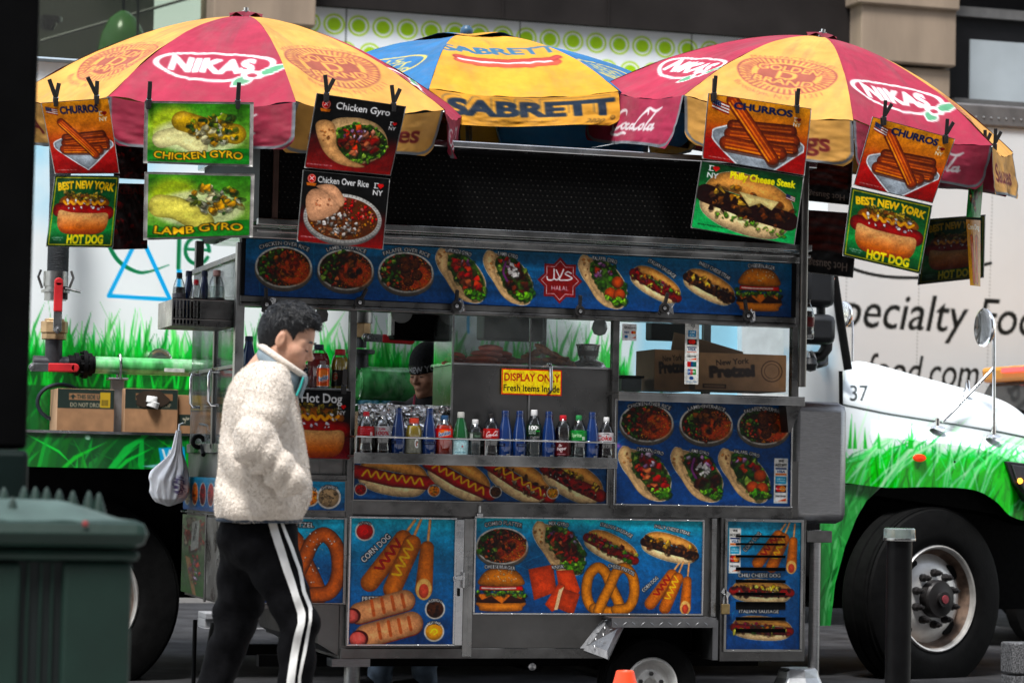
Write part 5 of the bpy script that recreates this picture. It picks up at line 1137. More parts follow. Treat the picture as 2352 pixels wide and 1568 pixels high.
panel(1152, 848, 1290, 907, .0135, 'notice_backing', mat('yellow_plastic', (.7, .55, .02), .4), .004, bevel=0)
MB().box(X0+.02, X1, .405, .409, zd+.002, z_(716, 1220)).build('rear_glass', thin_glass('rear_glass', (.9, .94, .93), .04, .28), cart)
# hoods hanging inside
X0, X1, Z0, Z1 = R(905, 702, 1034, 781, .6)
b = MB(); b.box(X0, X1, .6, .72, Z0, Z1+.15); b.build('hood', mat('hood_black', (.003, .003, .003), .6, spec=.03), cart, bevel=.01)
b = MB(); b.box(X0-.02, X0-.002, .58, .66, Z0+.02, Z1+.1); b.lathe([(0, 0), (.06, 0), (.06, .02), (0, .02)], (X0+.03, .575, Z1-.04), 'y', 20); b.build('hood_side', STEEL, cart)
X0, X1, Z0, Z1 = R(1112, 700, 1250, 781, .7); MB().box(X0, X1, .7, .85, Z0, Z1+.15).build('hood', mat('hood_grey', (.03, .033, .033), .5, .2), cart, bevel=.01)
X0, X1, Z0, Z1 = R(1496, 700, 1600, 782, .9); MB().box(X0, X1, .9, 1.0, Z0, Z1+.15).build('hood', MATS['hood_grey'], cart, bevel=.01)
# bay 4: ledge, bracket, glass
X0, X1, Z0, Z1 = R(1418, 905, 1846, 926, -.16)
MB().box(X0, X1, -.18, .04, Z1-.012, Z1).box(X0, X1, -.18, -.172, Z0, Z1-.012).build('ledge', STEEL, cart, bevel=.003)
p0 = [(x_(1802, 930, -.1), Z0+.0), (x_(1838, 930, -.1), Z0), (x_(1812, 984, -.1), Z0-.14), (x_(1808, 984, -.1), Z0-.14)]
MB().prism(p0, -.12, -.02).build('ledge_bracket', STEELD, cart)
X4, X5, Z4, Z5 = R(1424, 722, 1822, 900, 0); MB().box(X4, X5, .01, .016, Z4, Z5).build('window_glass', thin_glass('tint_pane', (.90, .94, .95), .05), cart)
cv = Cv(33, 38, 1.6, C('e6e6e6')); cv.rect(5, 5, 10, 10, C('303030')); cv.rect(6.5, 6.5, 8.5, 8.5, WHITE); cv.text('Square', 21, 8, 5, C('404040'), 19, bold=0); cv.text('VISA', 10, 19, 4.5, C('183b70'), 11, shear=.2); cv.ell(24, 19, 3.4, 3.4, C('c8202a')); cv.ell(28, 19, 3.4, 3.4, C('e08a28')); cv.rect(6, 26, 13, 32, C('3a8ac4')); cv.rect(21, 26, 31, 32, WHITE); cv.poly([(23, 32), (31, 28), (31, 32)], C('d8601e'))
board(cv, 1429, 744, 1462, 782, .006, 'payment_sticker', gain=.8)
cv = Cv(32, 146, 1.5, C('e2e2de'))
for r in (3, 6, 9): cv.stroke([(12+r*cos(t), 10+r*sin(t)) for t in np.linspace(-.7, .7, 7)], 1.2, BLK)
u = 18.4
cv.rect(7, 22, 25, 37, C('2691c0')); cv.text('AM', 16, 26, 5, WHITE, 12); cv.text('EX', 16, 33, 5, WHITE, 12); cv.rect(5, 42, 27, 55, C('1c1a20')); cv.ell(13, 48, 5, 5, C('d0202a')); cv.ell(19, 48, 5, 5, C('e04a20')); cv.rect(5, 60, 27, 62, C('183b70')); cv.text('VISA', 16, 66, 6, C('183b70'), 18, shear=.2); cv.rect(5, 71, 27, 72.5, C('d8601e')); cv.text('DISCOVER', 16, 82, 4, BLK, 20); cv.poly([(10, 90), (27, 85), (27, 90)], C('d8601e'))
cv.rect(6, 94, 16, 106, C('c0202a')); cv.rect(14, 94, 20, 106, C('184d80')); cv.rect(19, 94, 27, 106, C('1a6a6a')); cv.rect(7, 111, 13, 124, C('185a9a')); cv.rect(13, 111, 19, 124, C('b01a2a')); cv.rect(19, 111, 26, 124, C('1a8a3a')); cv.text('JCB', 16, 117, 5, WHITE, 16); cv.ell(16, 132, 5, 4, C('185a9a')); cv.text('Diners Club', 16, 140, 3.4, C('185a9a'), 24, bold=0)
board(cv, 1573, 737, 1605, 882, .006, 'payment_sticker', gain=.8)
# bottle shelf with wire rails
X0, X1, Z0, Z1 = R(810, 1050, 1415, 1069, -.2); ZSH = Z1-.0
MB().box(X0, X1, -.22, .02, ZSH-.014, ZSH-.002).box(X0, X1, -.225, -.218, Z0, ZSH+.012).build('bottle_shelf', STEEL, cart, bevel=.003)
zr_ = PZ(1009, -.2, 1112); b = MB(); b.tube([(X0+.01, 0, zr_), (X0+.01, -.215, zr_), (X1-.01, -.215, zr_), (X1-.01, 0, zr_)], .005, 8)
for X in (X0+.01, PX(1113, -.2, 1030), X1-.01): b.tube([(X, -.215, ZSH), (X, -.215, zr_)], .005, 8)
b.build('shelf_rail', STEELB, cart, smooth=True)
panel(820, 1000, 1036, 1046, .03, 'splash_panel', STEELD, .02)
# right end: rounded locker
X0, X1, Z0, Z1 = R(1816, 922, 1951, 1202, .12)
MB().box(X0, X1, .12, 1.2, Z0, Z1).build('end_locker', ALU, cart, bevel=.055, smooth=True)
# steel pole at the right corner
xp = PX(1846, -.12, 600)
MB().tube([(xp, -.12, PZ(888, -.12, 1835)), (xp, -.12, PZ(180, -.12, 1855))], .022, 16).build('corner_pole', mat('dark_pole', (.10, .095, .09), .35, .9, .25, 10), cart, smooth=True)
# running gear
wc = W(1494, 1572, -.0); e = thing('wheel', None, None, wc); e.parent = cart; e.location = Vector(wc)-cart.location
prof = [(.15, -.14), (.21, -.155), (.235, -.15), (.252, -.135)]
for k in range(4): y = -.12+k*.032; prof += [(.254, y), (.254, y+.018), (.246, y+.02), (.246, y+.026)]
prof += [(.252, .01), (.24, .03), (.21, .042), (.17, .035), (.148, .02), (.14, -.01)]
MB().lathe(prof, wc, 'y', 48, cap=False).build('tyre', RUBBER, e, smooth=30)
MB().lathe([(.146, .018), (.14, .03), (.132, .028), (.125, -.005), (.11, -.02), (.085, -.01), (.075, -.0), (.04, .0), (.034, -.04), (0, -.05)], wc, 'y', 40, cap=False).build('rim', mat('cart_rim', (.8, .79, .76), .4, .2, .2, 12, .05, 30, dirt=.4, dirtcol=(.2, .16, .12)), e, smooth=30)
for k in range(5): a = 2*pi*k/5+.3; MB().lathe([(.012, -.01), (.012, .012), (0, .014)], Vector(wc)+Vector((.06*cos(a), 0, .06*sin(a))), 'y', 6).build('wheel_nut', STEELD, e)
TREAD = mat('tread_plate', (.20, .20, .205), .42, 1., .2, 8, .12, 30, dirt=.3, dirtcol=(.1, .1, .1))
def tread(m, o, ux, uy, n):
    o, ux, uy, n = map(Vector, (o, ux, uy, n)); L1, L2 = ux.length, uy.length; a, b_ = ux.normalized(), uy.normalized()
    for i in range(int(L1/.05)):
        for j in range(max(1, int(L2/.038))):
            c = o+a*((.02+i*.05)+(.025 if j % 2 else 0))+b_*((.02+j*.038))+n*.002; s = 1 if (i+j) % 2 else -1
            d = (a*.8+b_*.6*s).normalized()*.016; q = n.cross(d).normalized()*.0035
            m.add([c-d, c-q+n*.0, c+d, c+q, c+n*.0018], [(0, 1, 4), (1, 2, 4), (2, 3, 4), (3, 0, 4)], 1)
b = MB(); Y0, Y1 = -.13, .1
fz0 = z_(1440, 1520, -.13); fz1 = PZ(1418, -.13, 1520)
xa, xb = x_(1400, 1430, -.1), x_(1640, 1430, -.1)
b.box(xa, xb, Y0, .02, fz1-.01, fz1); b.box(xa, xb, Y0-.006, Y0, fz1-.05, fz1)
tread(b, (xa, Y0-.007, fz1-.05), (xb-xa, 0, 0), (0, 0, .05), (0, -1, 0))
pl_ = [W(1389, 1414, .018), W(1331, 1489, .018), W(1396, 1513, Y0), W(1434, 1431, Y0)]
q = [Vector(p) for p in pl_]; nrm = (q[1]-q[0]).cross(q[3]-q[0]).normalized(); nrm = -nrm if nrm.z < 0 else nrm
b.add(q+[k-nrm*.008 for k in q], [(0, 1, 2, 3), (7, 6, 5, 4), (0, 4, 5, 1), (1, 5, 6, 2), (2, 6, 7, 3), (3, 7, 4, 0)])
tread(b, q[0]+(q[3]-q[0])*.06, (q[3]-q[0])*.88, (q[1]-q[0])*.96, nrm)
xr_ = x_(1632, 1470, -.1); b.box(xr_, xr_+.03, Y0, .02, z_(1514, 1640, -.1), fz1-.011)
b.build('mudguard', [TREAD, mat('tread_rib', (.34, .34, .345), .4, 1., .1, 8)], cart)
b = MB(); b.box(XL+.2, XR-.1, .3, .36, zb-.06, zb-.002); b.box(XL+.2, XR-.1, 1.1, 1.16, zb-.06, zb-.002); b.tube([(wc[0], .2, wc[2]), (wc[0], 1.4, wc[2])], .03, 10); b.build('chassis', BLACKM, cart)
p = W(1221, 1530, .1); b = MB().lathe([(.0, -.02), (.022, -.02), (.024, .0), (.020, .012), (0, .014)], p, 'y', 20); b.build('gas_valve', STEELB, cart, smooth=30)
MB().box(p[0]-.05, p[0]+.05, .1, .3, p[2]-.02, zb-.06).build('valve_bracket', BLACKM, cart)
p = W(808, 1560, .2); MB().tube([(p[0], p[1], .05), (p[0], p[1], zb+.02)], .042, 14).box(p[0]-.12, p[0]+.08, p[1]-.06, p[1]+.06, zb-.05, zb-.01).build('jack_leg', ALU, cart, smooth=30)
# corner jack at the right
xj = x_(1871, 1350, .1); b = MB()
b.tube([(xj, .1, .05), (xj, .1, z_(1216, 1871, .1))], .030, 20); b.build('jack_tube', ALU, cart, smooth=True)
X0, X1, Z0, Z1 = R(1850, 1218, 1908, 1245, .08); MB().box(X0, X1, .06, .15, Z0, Z1).build('jack_bracket', STEELD, cart, bevel=.003)
xj2 = x_(1833, 1550, .1); zj = z_(1532, 1833, .1)
MB().lathe([(.0, zj), (.10, zj), (.115, zj-.01), (.125, zj-.05), (.155, zj-.11), (.16, zj-.14), (.16, .0), (0, 0)], (xj2, .1, 0), n=8, M3=Matrix.Diagonal((1, .8, 1))).build('jack_base', mat('cast_aluminium', (.48, .49, .5), .42, .9, .15, 20), cart, bevel=.01)
MB().box(xj2+.03, xj2+.10, -.06, -.0, zj-.12, zj-.085).build('jack_pin', STEELB, cart, bevel=.006)
# fork sticker, coil of cable at the end, small brackets
cv = None
MB().tube([(XE-.03+.03*cos(a), .9, zm+.04+.03*sin(a)) for a in np.linspace(0, 5.5, 16)]+[(XE-.02, .8, zm-.03)], .012, 8).build('cable', BLACK, cart, smooth=True)
MB().tube([(XE+.0, .5, zb+.15), (XE-.03, .5, zb-.05), (XE+.05, .48, zb-.15), (XE+.1, .46, zb-.28)], .014, 8).build('drain_hose', BLACK, cart, smooth=True)
MB().tube([(XE+.05, 1.3, zb+.12), (XE+.05, 1.3, .05)], .012, 8).build('rear_leg', BLACKM, cart)
X = x_(1103, 1165, -.03); MB().box(X-.016, X+.016, -.03, -.004, z_(1186, 1103), z_(1178, 1103)).tube([(X, -.02, z_(1178, 1103)), (X, -.02, z_(1160, 1103))], .007, 8).build('lock_pin', STEELB, cart, bevel=.002)
# ---------------------------------------------------------------- umbrellas
def nikas(c, cx, cy, rx, ry, col=(.93, .91, .90)):
    c.ell(cx, cy, rx, ry, col); c.ell(cx, cy, rx*.90, ry*.86, c.bgc)
    c.text('NIKAS', cx-rx*.04, cy-ry*.04, ry*.86, col, rx*1.38, bold=1, out=col, grow=.035)
    lx, ly = cx+rx*.66, cy+ry*.62
    def leaf(a, L_, w_):
        t = np.linspace(0, 1, 9); q = [(lx+a[0]*L_*u-a[1]*w_*sin(pi*u), ly+a[1]*L_*u*ry/rx*1.6+a[0]*w_*sin(pi*u)) for u in t]+[(lx+a[0]*L_*u+a[1]*w_*sin(pi*u), ly+a[1]*L_*u*ry/rx*1.6-a[0]*w_*sin(pi*u)) for u in t[::-1]]
        c.poly(q, C('5fa57c'), edge=col, ew=rx*.035)
    leaf((.93, -.45), rx*.62, ry*.2); leaf((-.55, .8), rx*.5, ry*.26)
    for k in range(4): c.ell(lx+rx*.1*cos(k*pi/2+.4), ly+ry*.16*sin(k*pi/2+.4), rx*.1, ry*.16, col)
    c.ell(lx, ly, rx*.085, ry*.13, c.bgc)
def golden(c, cx, cy, rx, ry):
    m = C('9c4a44'); bg = c.bgc
    c.ell(cx, cy, rx, ry, m, alpha=.8); c.ell(cx, cy, rx*.955, ry*.955, bg)
    for k in range(48):
        a = 2*pi*k/48; c.stroke([(cx+rx*.66*cos(a), cy+ry*.62*sin(a)), (cx+rx*.97*cos(a), cy+ry*.97*sin(a))], rx*.055, m, alpha=.75)
    c.ell(cx, cy, rx*.7, ry*.74, bg); c.ell(cx, cy, rx*.58, ry*.68, m, alpha=.85)
    c.text('D', cx, cy, ry*.46, bg, rx*.46, out=m, grow=.02)
    c.text('GOLDEN', cx, cy-ry*.40, ry*.30, bg, rx*1.28, out=m, grow=.10, arc=.5); c.text('BRAND', cx, cy+ry*.38, ry*.28, bg, rx*1.22, out=m, grow=.10)
    c.text('MANUFACTURED BY', cx, cy-ry*1.12, ry*.15, m, rx*1.9, bold=0, arc=1.5, alpha=.75); c.text('Brooklyn, N.Y. 11211', cx, cy+ry*1.16, ry*.17, m, rx*1.9, bold=0, arc=-1.3, alpha=.75)
RED, YEL, BLU, ORA = C('ab2d48'), C('e2a650'), C('2a72aa'), C('e8a22c')
def cloth(w_, h, bg, seed):
    c = Cv(w_, h, .55, bg); c.bgc = bg
    n = fbm(np.stack([c.X, c.Y], -1), .012, 4, seed)-.5; c.a *= (1+.22*n)[..., None]
    st = fbm(np.stack([c.X*.05, c.Y*.004], -1), 1, 4, seed+3); d = np.clip((st-.52)*3, 0, 1)*np.clip(1-c.Y/h*.8, .2, 1)*.5
    c.put((slice(None), slice(None)), d, C('6a5a52')); return c
def coke(c, cx, cy, w_, h, col=(.9, .86, .86)):
    """flowing two word script, drawn as pen strokes in a unit box"""
    T = lambda q: [(cx+(x-.5)*w_+(.5-y)*h*.28, cy+(y-.5)*h) for x, y in q]; lw = h*.11
    S = [[(.24, .30), (.20, .16), (.10, .22), (.03, .50), (.03, .76), (.10, .84), (.2, .72), (.24, .62)], [(.10, .84), (.06, .97), (.2, 1.0), (.34, .92), (.48, .96)],
         [(.29, .58), (.24, .66), (.27, .78), (.33, .72), (.33, .6), (.29, .58)], [(.42, .6), (.37, .62), (.36, .76), (.42, .76), (.46, .68)], [(.54, .6), (.48, .62), (.48, .76), (.54, .72), (.55, .6), (.55, .76), (.59, .72)],
         [(.76, .24), (.70, .10), (.62, .26), (.57, .56), (.60, .78), (.68, .74), (.72, .64)], [(.62, .26), (.7, .02), (.88, .12), (.98, .0)], [(.76, .58), (.71, .66), (.74, .78), (.79, .72), (.79, .6), (.76, .58)], [(.9, .12), (.85, .5), (.84, .76), (.88, .74)], [(.97, .58), (.91, .62), (.91, .76), (.96, .72), (.98, .58), (.98, .76), (1.02, .7)]]
    for q in S: c.stroke(T(q), lw, col, smooth=5, taper=[.55, 1, .8, 1.05, .6])
def umbrella(name, label, apex, Yc, Rr, Hh, phi0, roll, pitch, gores, flaps, hv, polez, cols, vent=0, fin=BLACKM, power=1.75, seed=0):
    A0 = W(apex[0], apex[1], Yc); u = thing(name, label, 'umbrella', (A0[0], A0[1], polez))
    tc = Vector((A0[0]-CAM[0], A0[1]-CAM[1], 0)).normalized(); right = Vector((tc.y, -tc.x, 0))
    Rm = Matrix.Rotation(roll, 3, tc) @ Matrix.Rotation(pitch, 3, right)
    Rn = np.array(Rm); rt, ft = np.array(right), -np.array(tc)
    def loc(P): return P @ Rn.T + A0
    def seam(ph, v): r = Rr*v; return r[..., None]*(sin(ph)*rt+cos(ph)*ft)+(-Hh*v**power)[..., None]*np.array([0, 0, 1.])
    ch = 2*Rr*sin(pi/8); cw, chh = 375., 375.*Rr*1.09/ch
    for i in range(8):
        p0, p1 = radians(phi0-45+45*i), radians(phi0+45*i)
        spec = gores.get(i); bg = cols[i % 2]; c = cloth(cw, chh, bg, seed+i)
        if spec: spec(c, cw, chh)
        vis = i in (0, 1, 2, 7); nu, nv = (120, 130) if vis else (24, 40)
        U, V = np.meshgrid(np.linspace(0, 1, nu), np.linspace(.02, 1, nv))
        a, b = seam(p0, V), seam(p1, V); P = a*(1-U)[..., None]+b*U[..., None]
        sag = -.042*4*U*(1-U)*V**1.5; P[..., 2] += sag+.006*np.sin(U*23+2*np.sin(V*6+i))*V**2*(.3+np.abs(U-.5))+.010*(np.abs(fbm(np.stack([U*7+V*2, V*2.2+0*U], -1), 1.3, 3, seed+50+i)-.5)*2)*V
        P[..., 2] += .012*(fbm(P[..., :2], 5, 3, seed+i)-.5)*V
        P = loc(P); col = lin(np.clip(c.sample(cw/2+(U-.5)*cw*V, V*chh), 0, 1))*.68
        npmesh('canopy_panel', P, gridquads(nv, nu), FABRIC, u, None, col)
        # hanging flap
        f = flaps.get(i, {}); fw, fh = 375., 375.*hv/ch; c = Cv(fw, fh, .55, f.get('bg', bg)); c.bgc = f.get('bg', bg)
        n = fbm(np.stack([c.X, c.Y], -1), .02, 3, seed+20+i)-.5; c.a *= (1+.3*n)[..., None]
        if 'draw' in f: f['draw'](c, fw, fh)
        if not f.get('nopipe'): c.stroke([(2.5, 0), (2.5, fh*.7), (fw*.035, fh*.92), (fw*.08, fh-2.5), (fw*.92, fh-2.5), (fw*.965, fh*.92), (fw-2.5, fh*.7), (fw-2.5, 0)], 8, C('7c8288'))
        nu, nv = (130, 46) if vis else (20, 10)
        U, V = np.meshgrid(np.linspace(0, 1, nu), np.linspace(0, 1, nv)); one = np.ones_like(U)
        a, b = seam(p0, one), seam(p1, one); Uc = .5+(U-.5)*(1-.13*np.clip((V-.72)/.28, 0, 1)**2.2)
        P = a*(1-Uc)[..., None]+b*Uc[..., None]; P[..., 2] += -.042*4*Uc*(1-Uc)*(1-V)
        mid = (sin((p0+p1)/2)*rt+cos((p0+p1)/2)*ft); sw = f.get('swing', -.02)
        cl, cr = f.get('curl', (.0, .0))
        out = sw*V+cl*V*np.clip(1-U/.3, 0, 1)**2+cr*V*np.clip((U-.7)/.3, 0, 1)**2+.020*np.sin(U*9+i*2+V)*V+.030*(fbm(np.stack([U*3, V*1.5], -1), 2, 3, seed+i)-.5)*(.3+V)
        P = P+out[..., None]*mid
        P = loc(P); P[..., 2] -= hv*f.get('k', 1)*V*(1+.03*np.sin(U*5+i))
        side = (b-a)[0, 0]/np.linalg.norm((b-a)[0, 0]); P += (f.get('slide', 0)*V)[..., None]*(Rn @ side)
        npmesh('valance', P, gridquads(nv, nu), FABRIC, u, None, lin(np.clip(c.a if False else c.sample(U*fw, V*fh), 0, 1))*.60)
    # frame
    b = MB(); top = Vector(A0)+Rm @ Vector((0, 0, .02)); d = Rm @ Vector((0, 0, -1)); L_ = (top.z-polez)/max(.1, -d.z)
    b.tube([top, top+d*L_], .019, 14); b.build('pole', STEEL, u, smooth=True)
    b = MB()
    for i in range(8):
        ph = radians(phi0+45*i); vv = np.linspace(.03, 1, 12); q = loc(seam(ph, vv)-np.array([0, 0, .012])); bb = MB().tube(list(q), .006, 6); bb.build('rib', STEELD, u, smooth=True)
    rc = Rr*(.25 if vent else .075)
    cu = cols[1]; V, U = np.meshgrid(np.linspace(0, 1, 8), np.linspace(0, 2*pi, 49)); r = rc*V*(1+.06*np.sin(U*8)*V)
    P = np.stack([r*np.cos(U), r*np.sin(U), .028-(Hh*.9)*(V*rc/Rr)**power-.02*V+.012*np.sin(U*5+1)*V], -1)
    capc = cols[1] if vent else RED; ang = None
    cc = np.broadcast_to(np.array(capc), P.shape).copy()
    if vent:
        ph = np.degrees(np.arctan2((np.cos(U)*rt[0]+np.sin(U)*rt[1]), (np.cos(U)*ft[0]+np.sin(U)*ft[1]))); k = np.floor((ph-phi0+45)/45).astype(int) % 2; cc[k == 0] = cols[0]; cc[k == 1] = cols[1]
    npmesh('top_cap', loc(P), gridquads(49, 8), FABRIC, u, None, lin(cc)*(.55 if vent else .35))
    MB().lathe([(.0, .085), (.02, .082), (.034, .066), (.038, .05), (.036, .035), (.03, .02), (.03, -.02), (0, -.02)] if vent else [(0, .045), (.012, .045), (.012, .03), (.022, .028), (.022, -.01), (0, -.01)], A0, n=16, M3=Rm).build('finial', mat('blue_finial', (.03, .08, .14), .4) if vent else STEELB, u, smooth=True)
    return u, A0, loc, seam
def g_nik(c, w_, h): nikas(c, w_*.5, h*.735, w_*.335, h*.105)
def g_gold(c, w_, h): golden(c, w_*.5, h*.70, w_*.30, h*.150)
def f_txt(t, col=C('7a1c1a'), s=.42): return lambda c, w_, h: c.text(t, w_*.5, h*.5, h*s, col, w_*.74)
def f_coke(c, w_, h): coke(c, w_*.52, h*.5, w_*.52, h*.62)
FX = dict(bg=C('8e2038'))
RY = {0: YEL, 1: RED}
zr = ZC1+.035
# panels: 0 = between phi0-45 and phi0, and so on clockwise as seen from above the pavement side
umbrella('umbrella', 'faded red and yellow umbrella at the left end of the cart', (565, 38), .25, 1.18, .46, 12, radians(0), radians(6.5),
         {0: g_nik, 1: g_gold, 7: g_gold, 2: g_nik, 6: g_nik}, {0: dict(draw=f_coke, swing=-.02, curl=(0, .03)), 1: dict(draw=f_txt('Sausages'), swing=-.03, curl=(-.12, -.05), slide=0), 7: dict(draw=f_txt('A Hot Dog'), swing=-.05, curl=(-.05, .06)), 2: dict(draw=f_coke, swing=.0, curl=(.08, -.04))}, .235, zr, [RED, YEL], seed=1)
umbrella('umbrella', 'faded yellow and red umbrella at the right end of the cart, hung with churros posters', (1888, 86), .25, 1.17, .46, 12.5, radians(8.6), radians(6),
         {0: g_gold, 1: g_nik, 7: g_nik, 2: g_gold, 6: g_gold}, {0: dict(draw=f_txt('Hot Dogs'), swing=-.04), 1: dict(draw=f_coke, swing=-.03, curl=(.05, -.04)), 7: dict(draw=f_coke, swing=.10, curl=(0, 0), bg=C('a8284a'), k=1.2), 2: dict(draw=f_txt('Sausages'), swing=.02)}, .25, zr, [YEL, RED], seed=40)
def g_sab(c, w_, h):
    c.text('SABRETT', w_*.5, h*.60, h*.085, C('2a6c96'), w_*.62, out=None); c.text('SABRETT', w_*.49, h*.595, h*.088, C('2a6c96'), w_*.64, bold=0)
    c.stroke([(w_*.24, h*.735), (w_*.5, h*.757), (w_*.76, h*.735)], h*.045, C('c24a34'), .4, 5); c.stroke([(w_*.24, h*.70), (w_*.5, h*.713), (w_*.78, h*.697)], h*.04, C('a83a34'), .4, 5); c.stroke([(w_*.24, h*.721), (w_*.5, h*.735), (w_*.74, h*.719)], h*.012, WHITE, 0, 5)
def f_sab(c, w_, h):
    for dx, dy, cl in ((-9, -7, C('1c3a5a')), (-8, -6, c.bgc), (0, 0, C('10283f'))): c.text('SABRETT', w_*.53+dx, h*.42+dy, h*.48, cl, w_*.88, out=(C('1c3a5a') if dx == -9 else cl), grow=.03)
    c.text('2020', w_*.87, h*.86, h*.13, C('2a2418'), w_*.1, bold=0); c.text('®', w_*.96, h*.76, h*.13, C('2a2418')); c.text('This Umbrella is the Property of Marathon Enterprises', w_*.45, h*.84, h*.05, C('5a4418'), w_*.42, bold=0)
def g_insp(c, w_, h):
    c.stroke([(w_*.52+w_*.24*cos(t), h*.72+h*.10*sin(t)) for t in np.linspace(0, 2*pi, 40)], 7, C('d8c060')); c.text('U.S.', w_*.52, h*.67, h*.045, C('d8c060'), w_*.2); c.text("GOV'T", w_*.52, h*.725, h*.045, C('d8c060'), w_*.3); c.text('INSPECTED', w_*.52, h*.78, h*.045, C('d8c060'), w_*.38)
umbrella('umbrella', 'blue and yellow umbrella with a ball finial between the two red and yellow ones', (1072, 92), 1.6, 1.37, .48, 36, radians(-2.5), 0,
         {0: g_sab, 7: g_insp, 1: g_insp}, {0: dict(draw=f_sab, swing=.07, nopipe=True), 7: dict(swing=.02, nopipe=True), 1: dict(swing=-.12, nopipe=True)}, .20, zr, [ORA, BLU], vent=1, power=2.0, seed=80)
# ---------------------------------------------------------------- hanging posters and their clips
def quadfn(q, Y, bow=.012, tilt=0., wr=.011, seed=0, grow=0., dy=0., Yr=None):
    q = np.asarray(q, float); c0 = q.mean(0); q = c0+(q-c0)*(1+grow)
    def fn(U, V):
        p = (q[0]*(1-U)[..., None]+q[1]*U[..., None])*(1-V)[..., None]+(q[3]*(1-U)[..., None]+q[2]*U[..., None])*V[..., None]
        D = Y-bow*np.sin(pi*U)+tilt*V+wr*2*(fbm(np.stack([U*2, V*2], -1), 1.7, 3, seed)-.5)+dy+(0 if Yr is None else Yr*U)
        v = _d*FPX+_r*(p[..., 0:1]-1176)+_u*(784-p[..., 1:2]); return CAM+v*((D-CAM[1])/v[..., 1])[..., None]
    return fn
SLEEVE = mat('clear_sleeve', (.30, .30, .29), .3, 0, .35, 18, .2, 24, spec=.4)
SLEEVED = mat('grubby_sleeve', (.26, .25, .235), .35, 0, .45, 18, .2, 24, spec=.4)
def sleeve(root, q, Y, gx=.05, m=SLEEVE, **k):
    f = quadfn(q, Y, grow=gx, dy=.006+.10*abs(k.get('Yr') or 0), **k); U, V = np.meshgrid(np.linspace(0, 1, 25), np.linspace(0, 1, 25)); P = f(U, V); P2 = P+np.array([0, .004, 0])
    n = 25*25; qd = np.vstack([gridquads(25, 25), gridquads(25, 25, True)+n])
    e = np.concatenate([np.arange(25), np.arange(1, 25)*25+24, 24*25+np.arange(23, -1, -1), np.arange(23, 0, -1)*25]); e2 = np.roll(e, -1)
    qd = np.vstack([qd, np.stack([e, e+n, e2+n, e2], -1)])
    return npmesh('plastic_sleeve', np.vstack([P.reshape(-1, 3), P2.reshape(-1, 3)]), qd, m, root)
def poster(label, quads, cvs, Y, gain=.60, sl=SLEEVE, base=None, gx=.045, **k):
    q = quads[0]; b = base or W((q[0][0]+q[1][0])/2, (q[0][1]+q[1][1])/2, Y)
    t = thing('hanging_poster', label, 'poster', b, 'laminated food posters hanging round the umbrellas')
    for i, (q, c) in enumerate(zip(quads, cvs)):
        kk = dict(k); kk['seed'] = int(q[0][0])+i
        if c is not None: c.sheet(quadfn(q, Y, **kk), 'picture', PRINTP, t, gain=gain)
        if gx: sleeve(t, q, Y, gx, sl, **kk)
    return t
def c_churros(w_=150, h=170):
    c = Cv(w_, h, .85).vgrad([(0, C('d99a1c')), (.4, C('cc7a1a')), (.7, C('b83a1c')), (1, C('a01c1e'))], .1); churros(c, w_*.52, h*.60, w_*.86)
    c.text('CHURROS', w_*.54, h*.115, h*.098, C('14285a'), w_*.58, out=C('14285a'), grow=.02); usflag(c, w_*.04, h*.05, w_*.17); iny(c, w_*.88, h*.23, h*.062, C('8a1a1a')); c.text('ASTORIA PRINTING 718-267-1201', w_*.2, h*.955, h*.018, WHITE, w_*.3, bold=0); return c
def c_nyhd(w_=155, h=165, k=1.):
    c = Cv(w_, h, .85).vgrad([(0, C('14482a')), (.4, C('1c6a38')), (.75, C('2a9a50')), (1, C('0f3a22'))]); bighotdog(c, w_*.5, h*.5, w_*.88, 7)
    c.stroke([(4, 4), (w_-4, 4), (w_-4, h-4), (4, h-4)], 1.6, C('d8c020'), closed=True)
    c.text('BEST NEW YORK', w_*.5, h*.12, h*.105, C('f0c41c'), w_*.88, arc=.35, out=C('f0c41c'), grow=.025); c.text('HOT DOG', w_*.57, h*.895, h*.118, C('f4e01c'), w_*.56, out=C('f4e01c'), grow=.03); c.text('ASTORIA PRINTING', w_*.15, h*.88, h*.022, WHITE, w_*.17, bold=0); c.text('718-267-1201', w_*.15, h*.91, h*.022, WHITE, w_*.13, bold=0)
    if k != 1: c.a *= k  # darkens the whole print, the rear copy's painted-in shade
    return c
def crest(c, x, y, r):
    c.ell(x, y, r, r*1.1, C('b8202a'), shade=.2); c.stroke([(x+r*.85*cos(t), y+r*.93*sin(t)) for t in np.linspace(0, 2*pi, 24)], r*.1, C('e8c8b0')); c.stroke([(x-r*.4, y-r*.5), (x+r*.4, y+r*.3)], r*.14, WHITE); c.stroke([(x+r*.4, y-r*.5), (x-r*.4, y+r*.3)], r*.14, WHITE); c.poly([(x-r*1.2, y+r*1.0), (x+r*1.2, y+r*1.0), (x+r*1.0, y+r*1.7), (x-r*1.0, y+r*1.7)], C('c87820'))
BR = [(0, C('08070a')), (.45, C('120a0c')), (.62, C('5a1418')), (1, C('8e1c22'))]
def c_chgyro(w_=205, h=170):
    c = Cv(w_, h, .85).vgrad(BR, .1); gyro_wide(c, w_*.47, h*.58, w_*.9, h*.72, 71); c.text('Chicken Gyro', w_*.54, h*.115, h*.092, WHITE, w_*.62); crest(c, w_*.12, h*.12, h*.06); iny(c, w_*.905, h*.3, h*.055); c.text('ASTORIA PRINTING 718-267-1201', w_*.16, h*.95, h*.02, WHITE, w_*.3, bold=0); return c
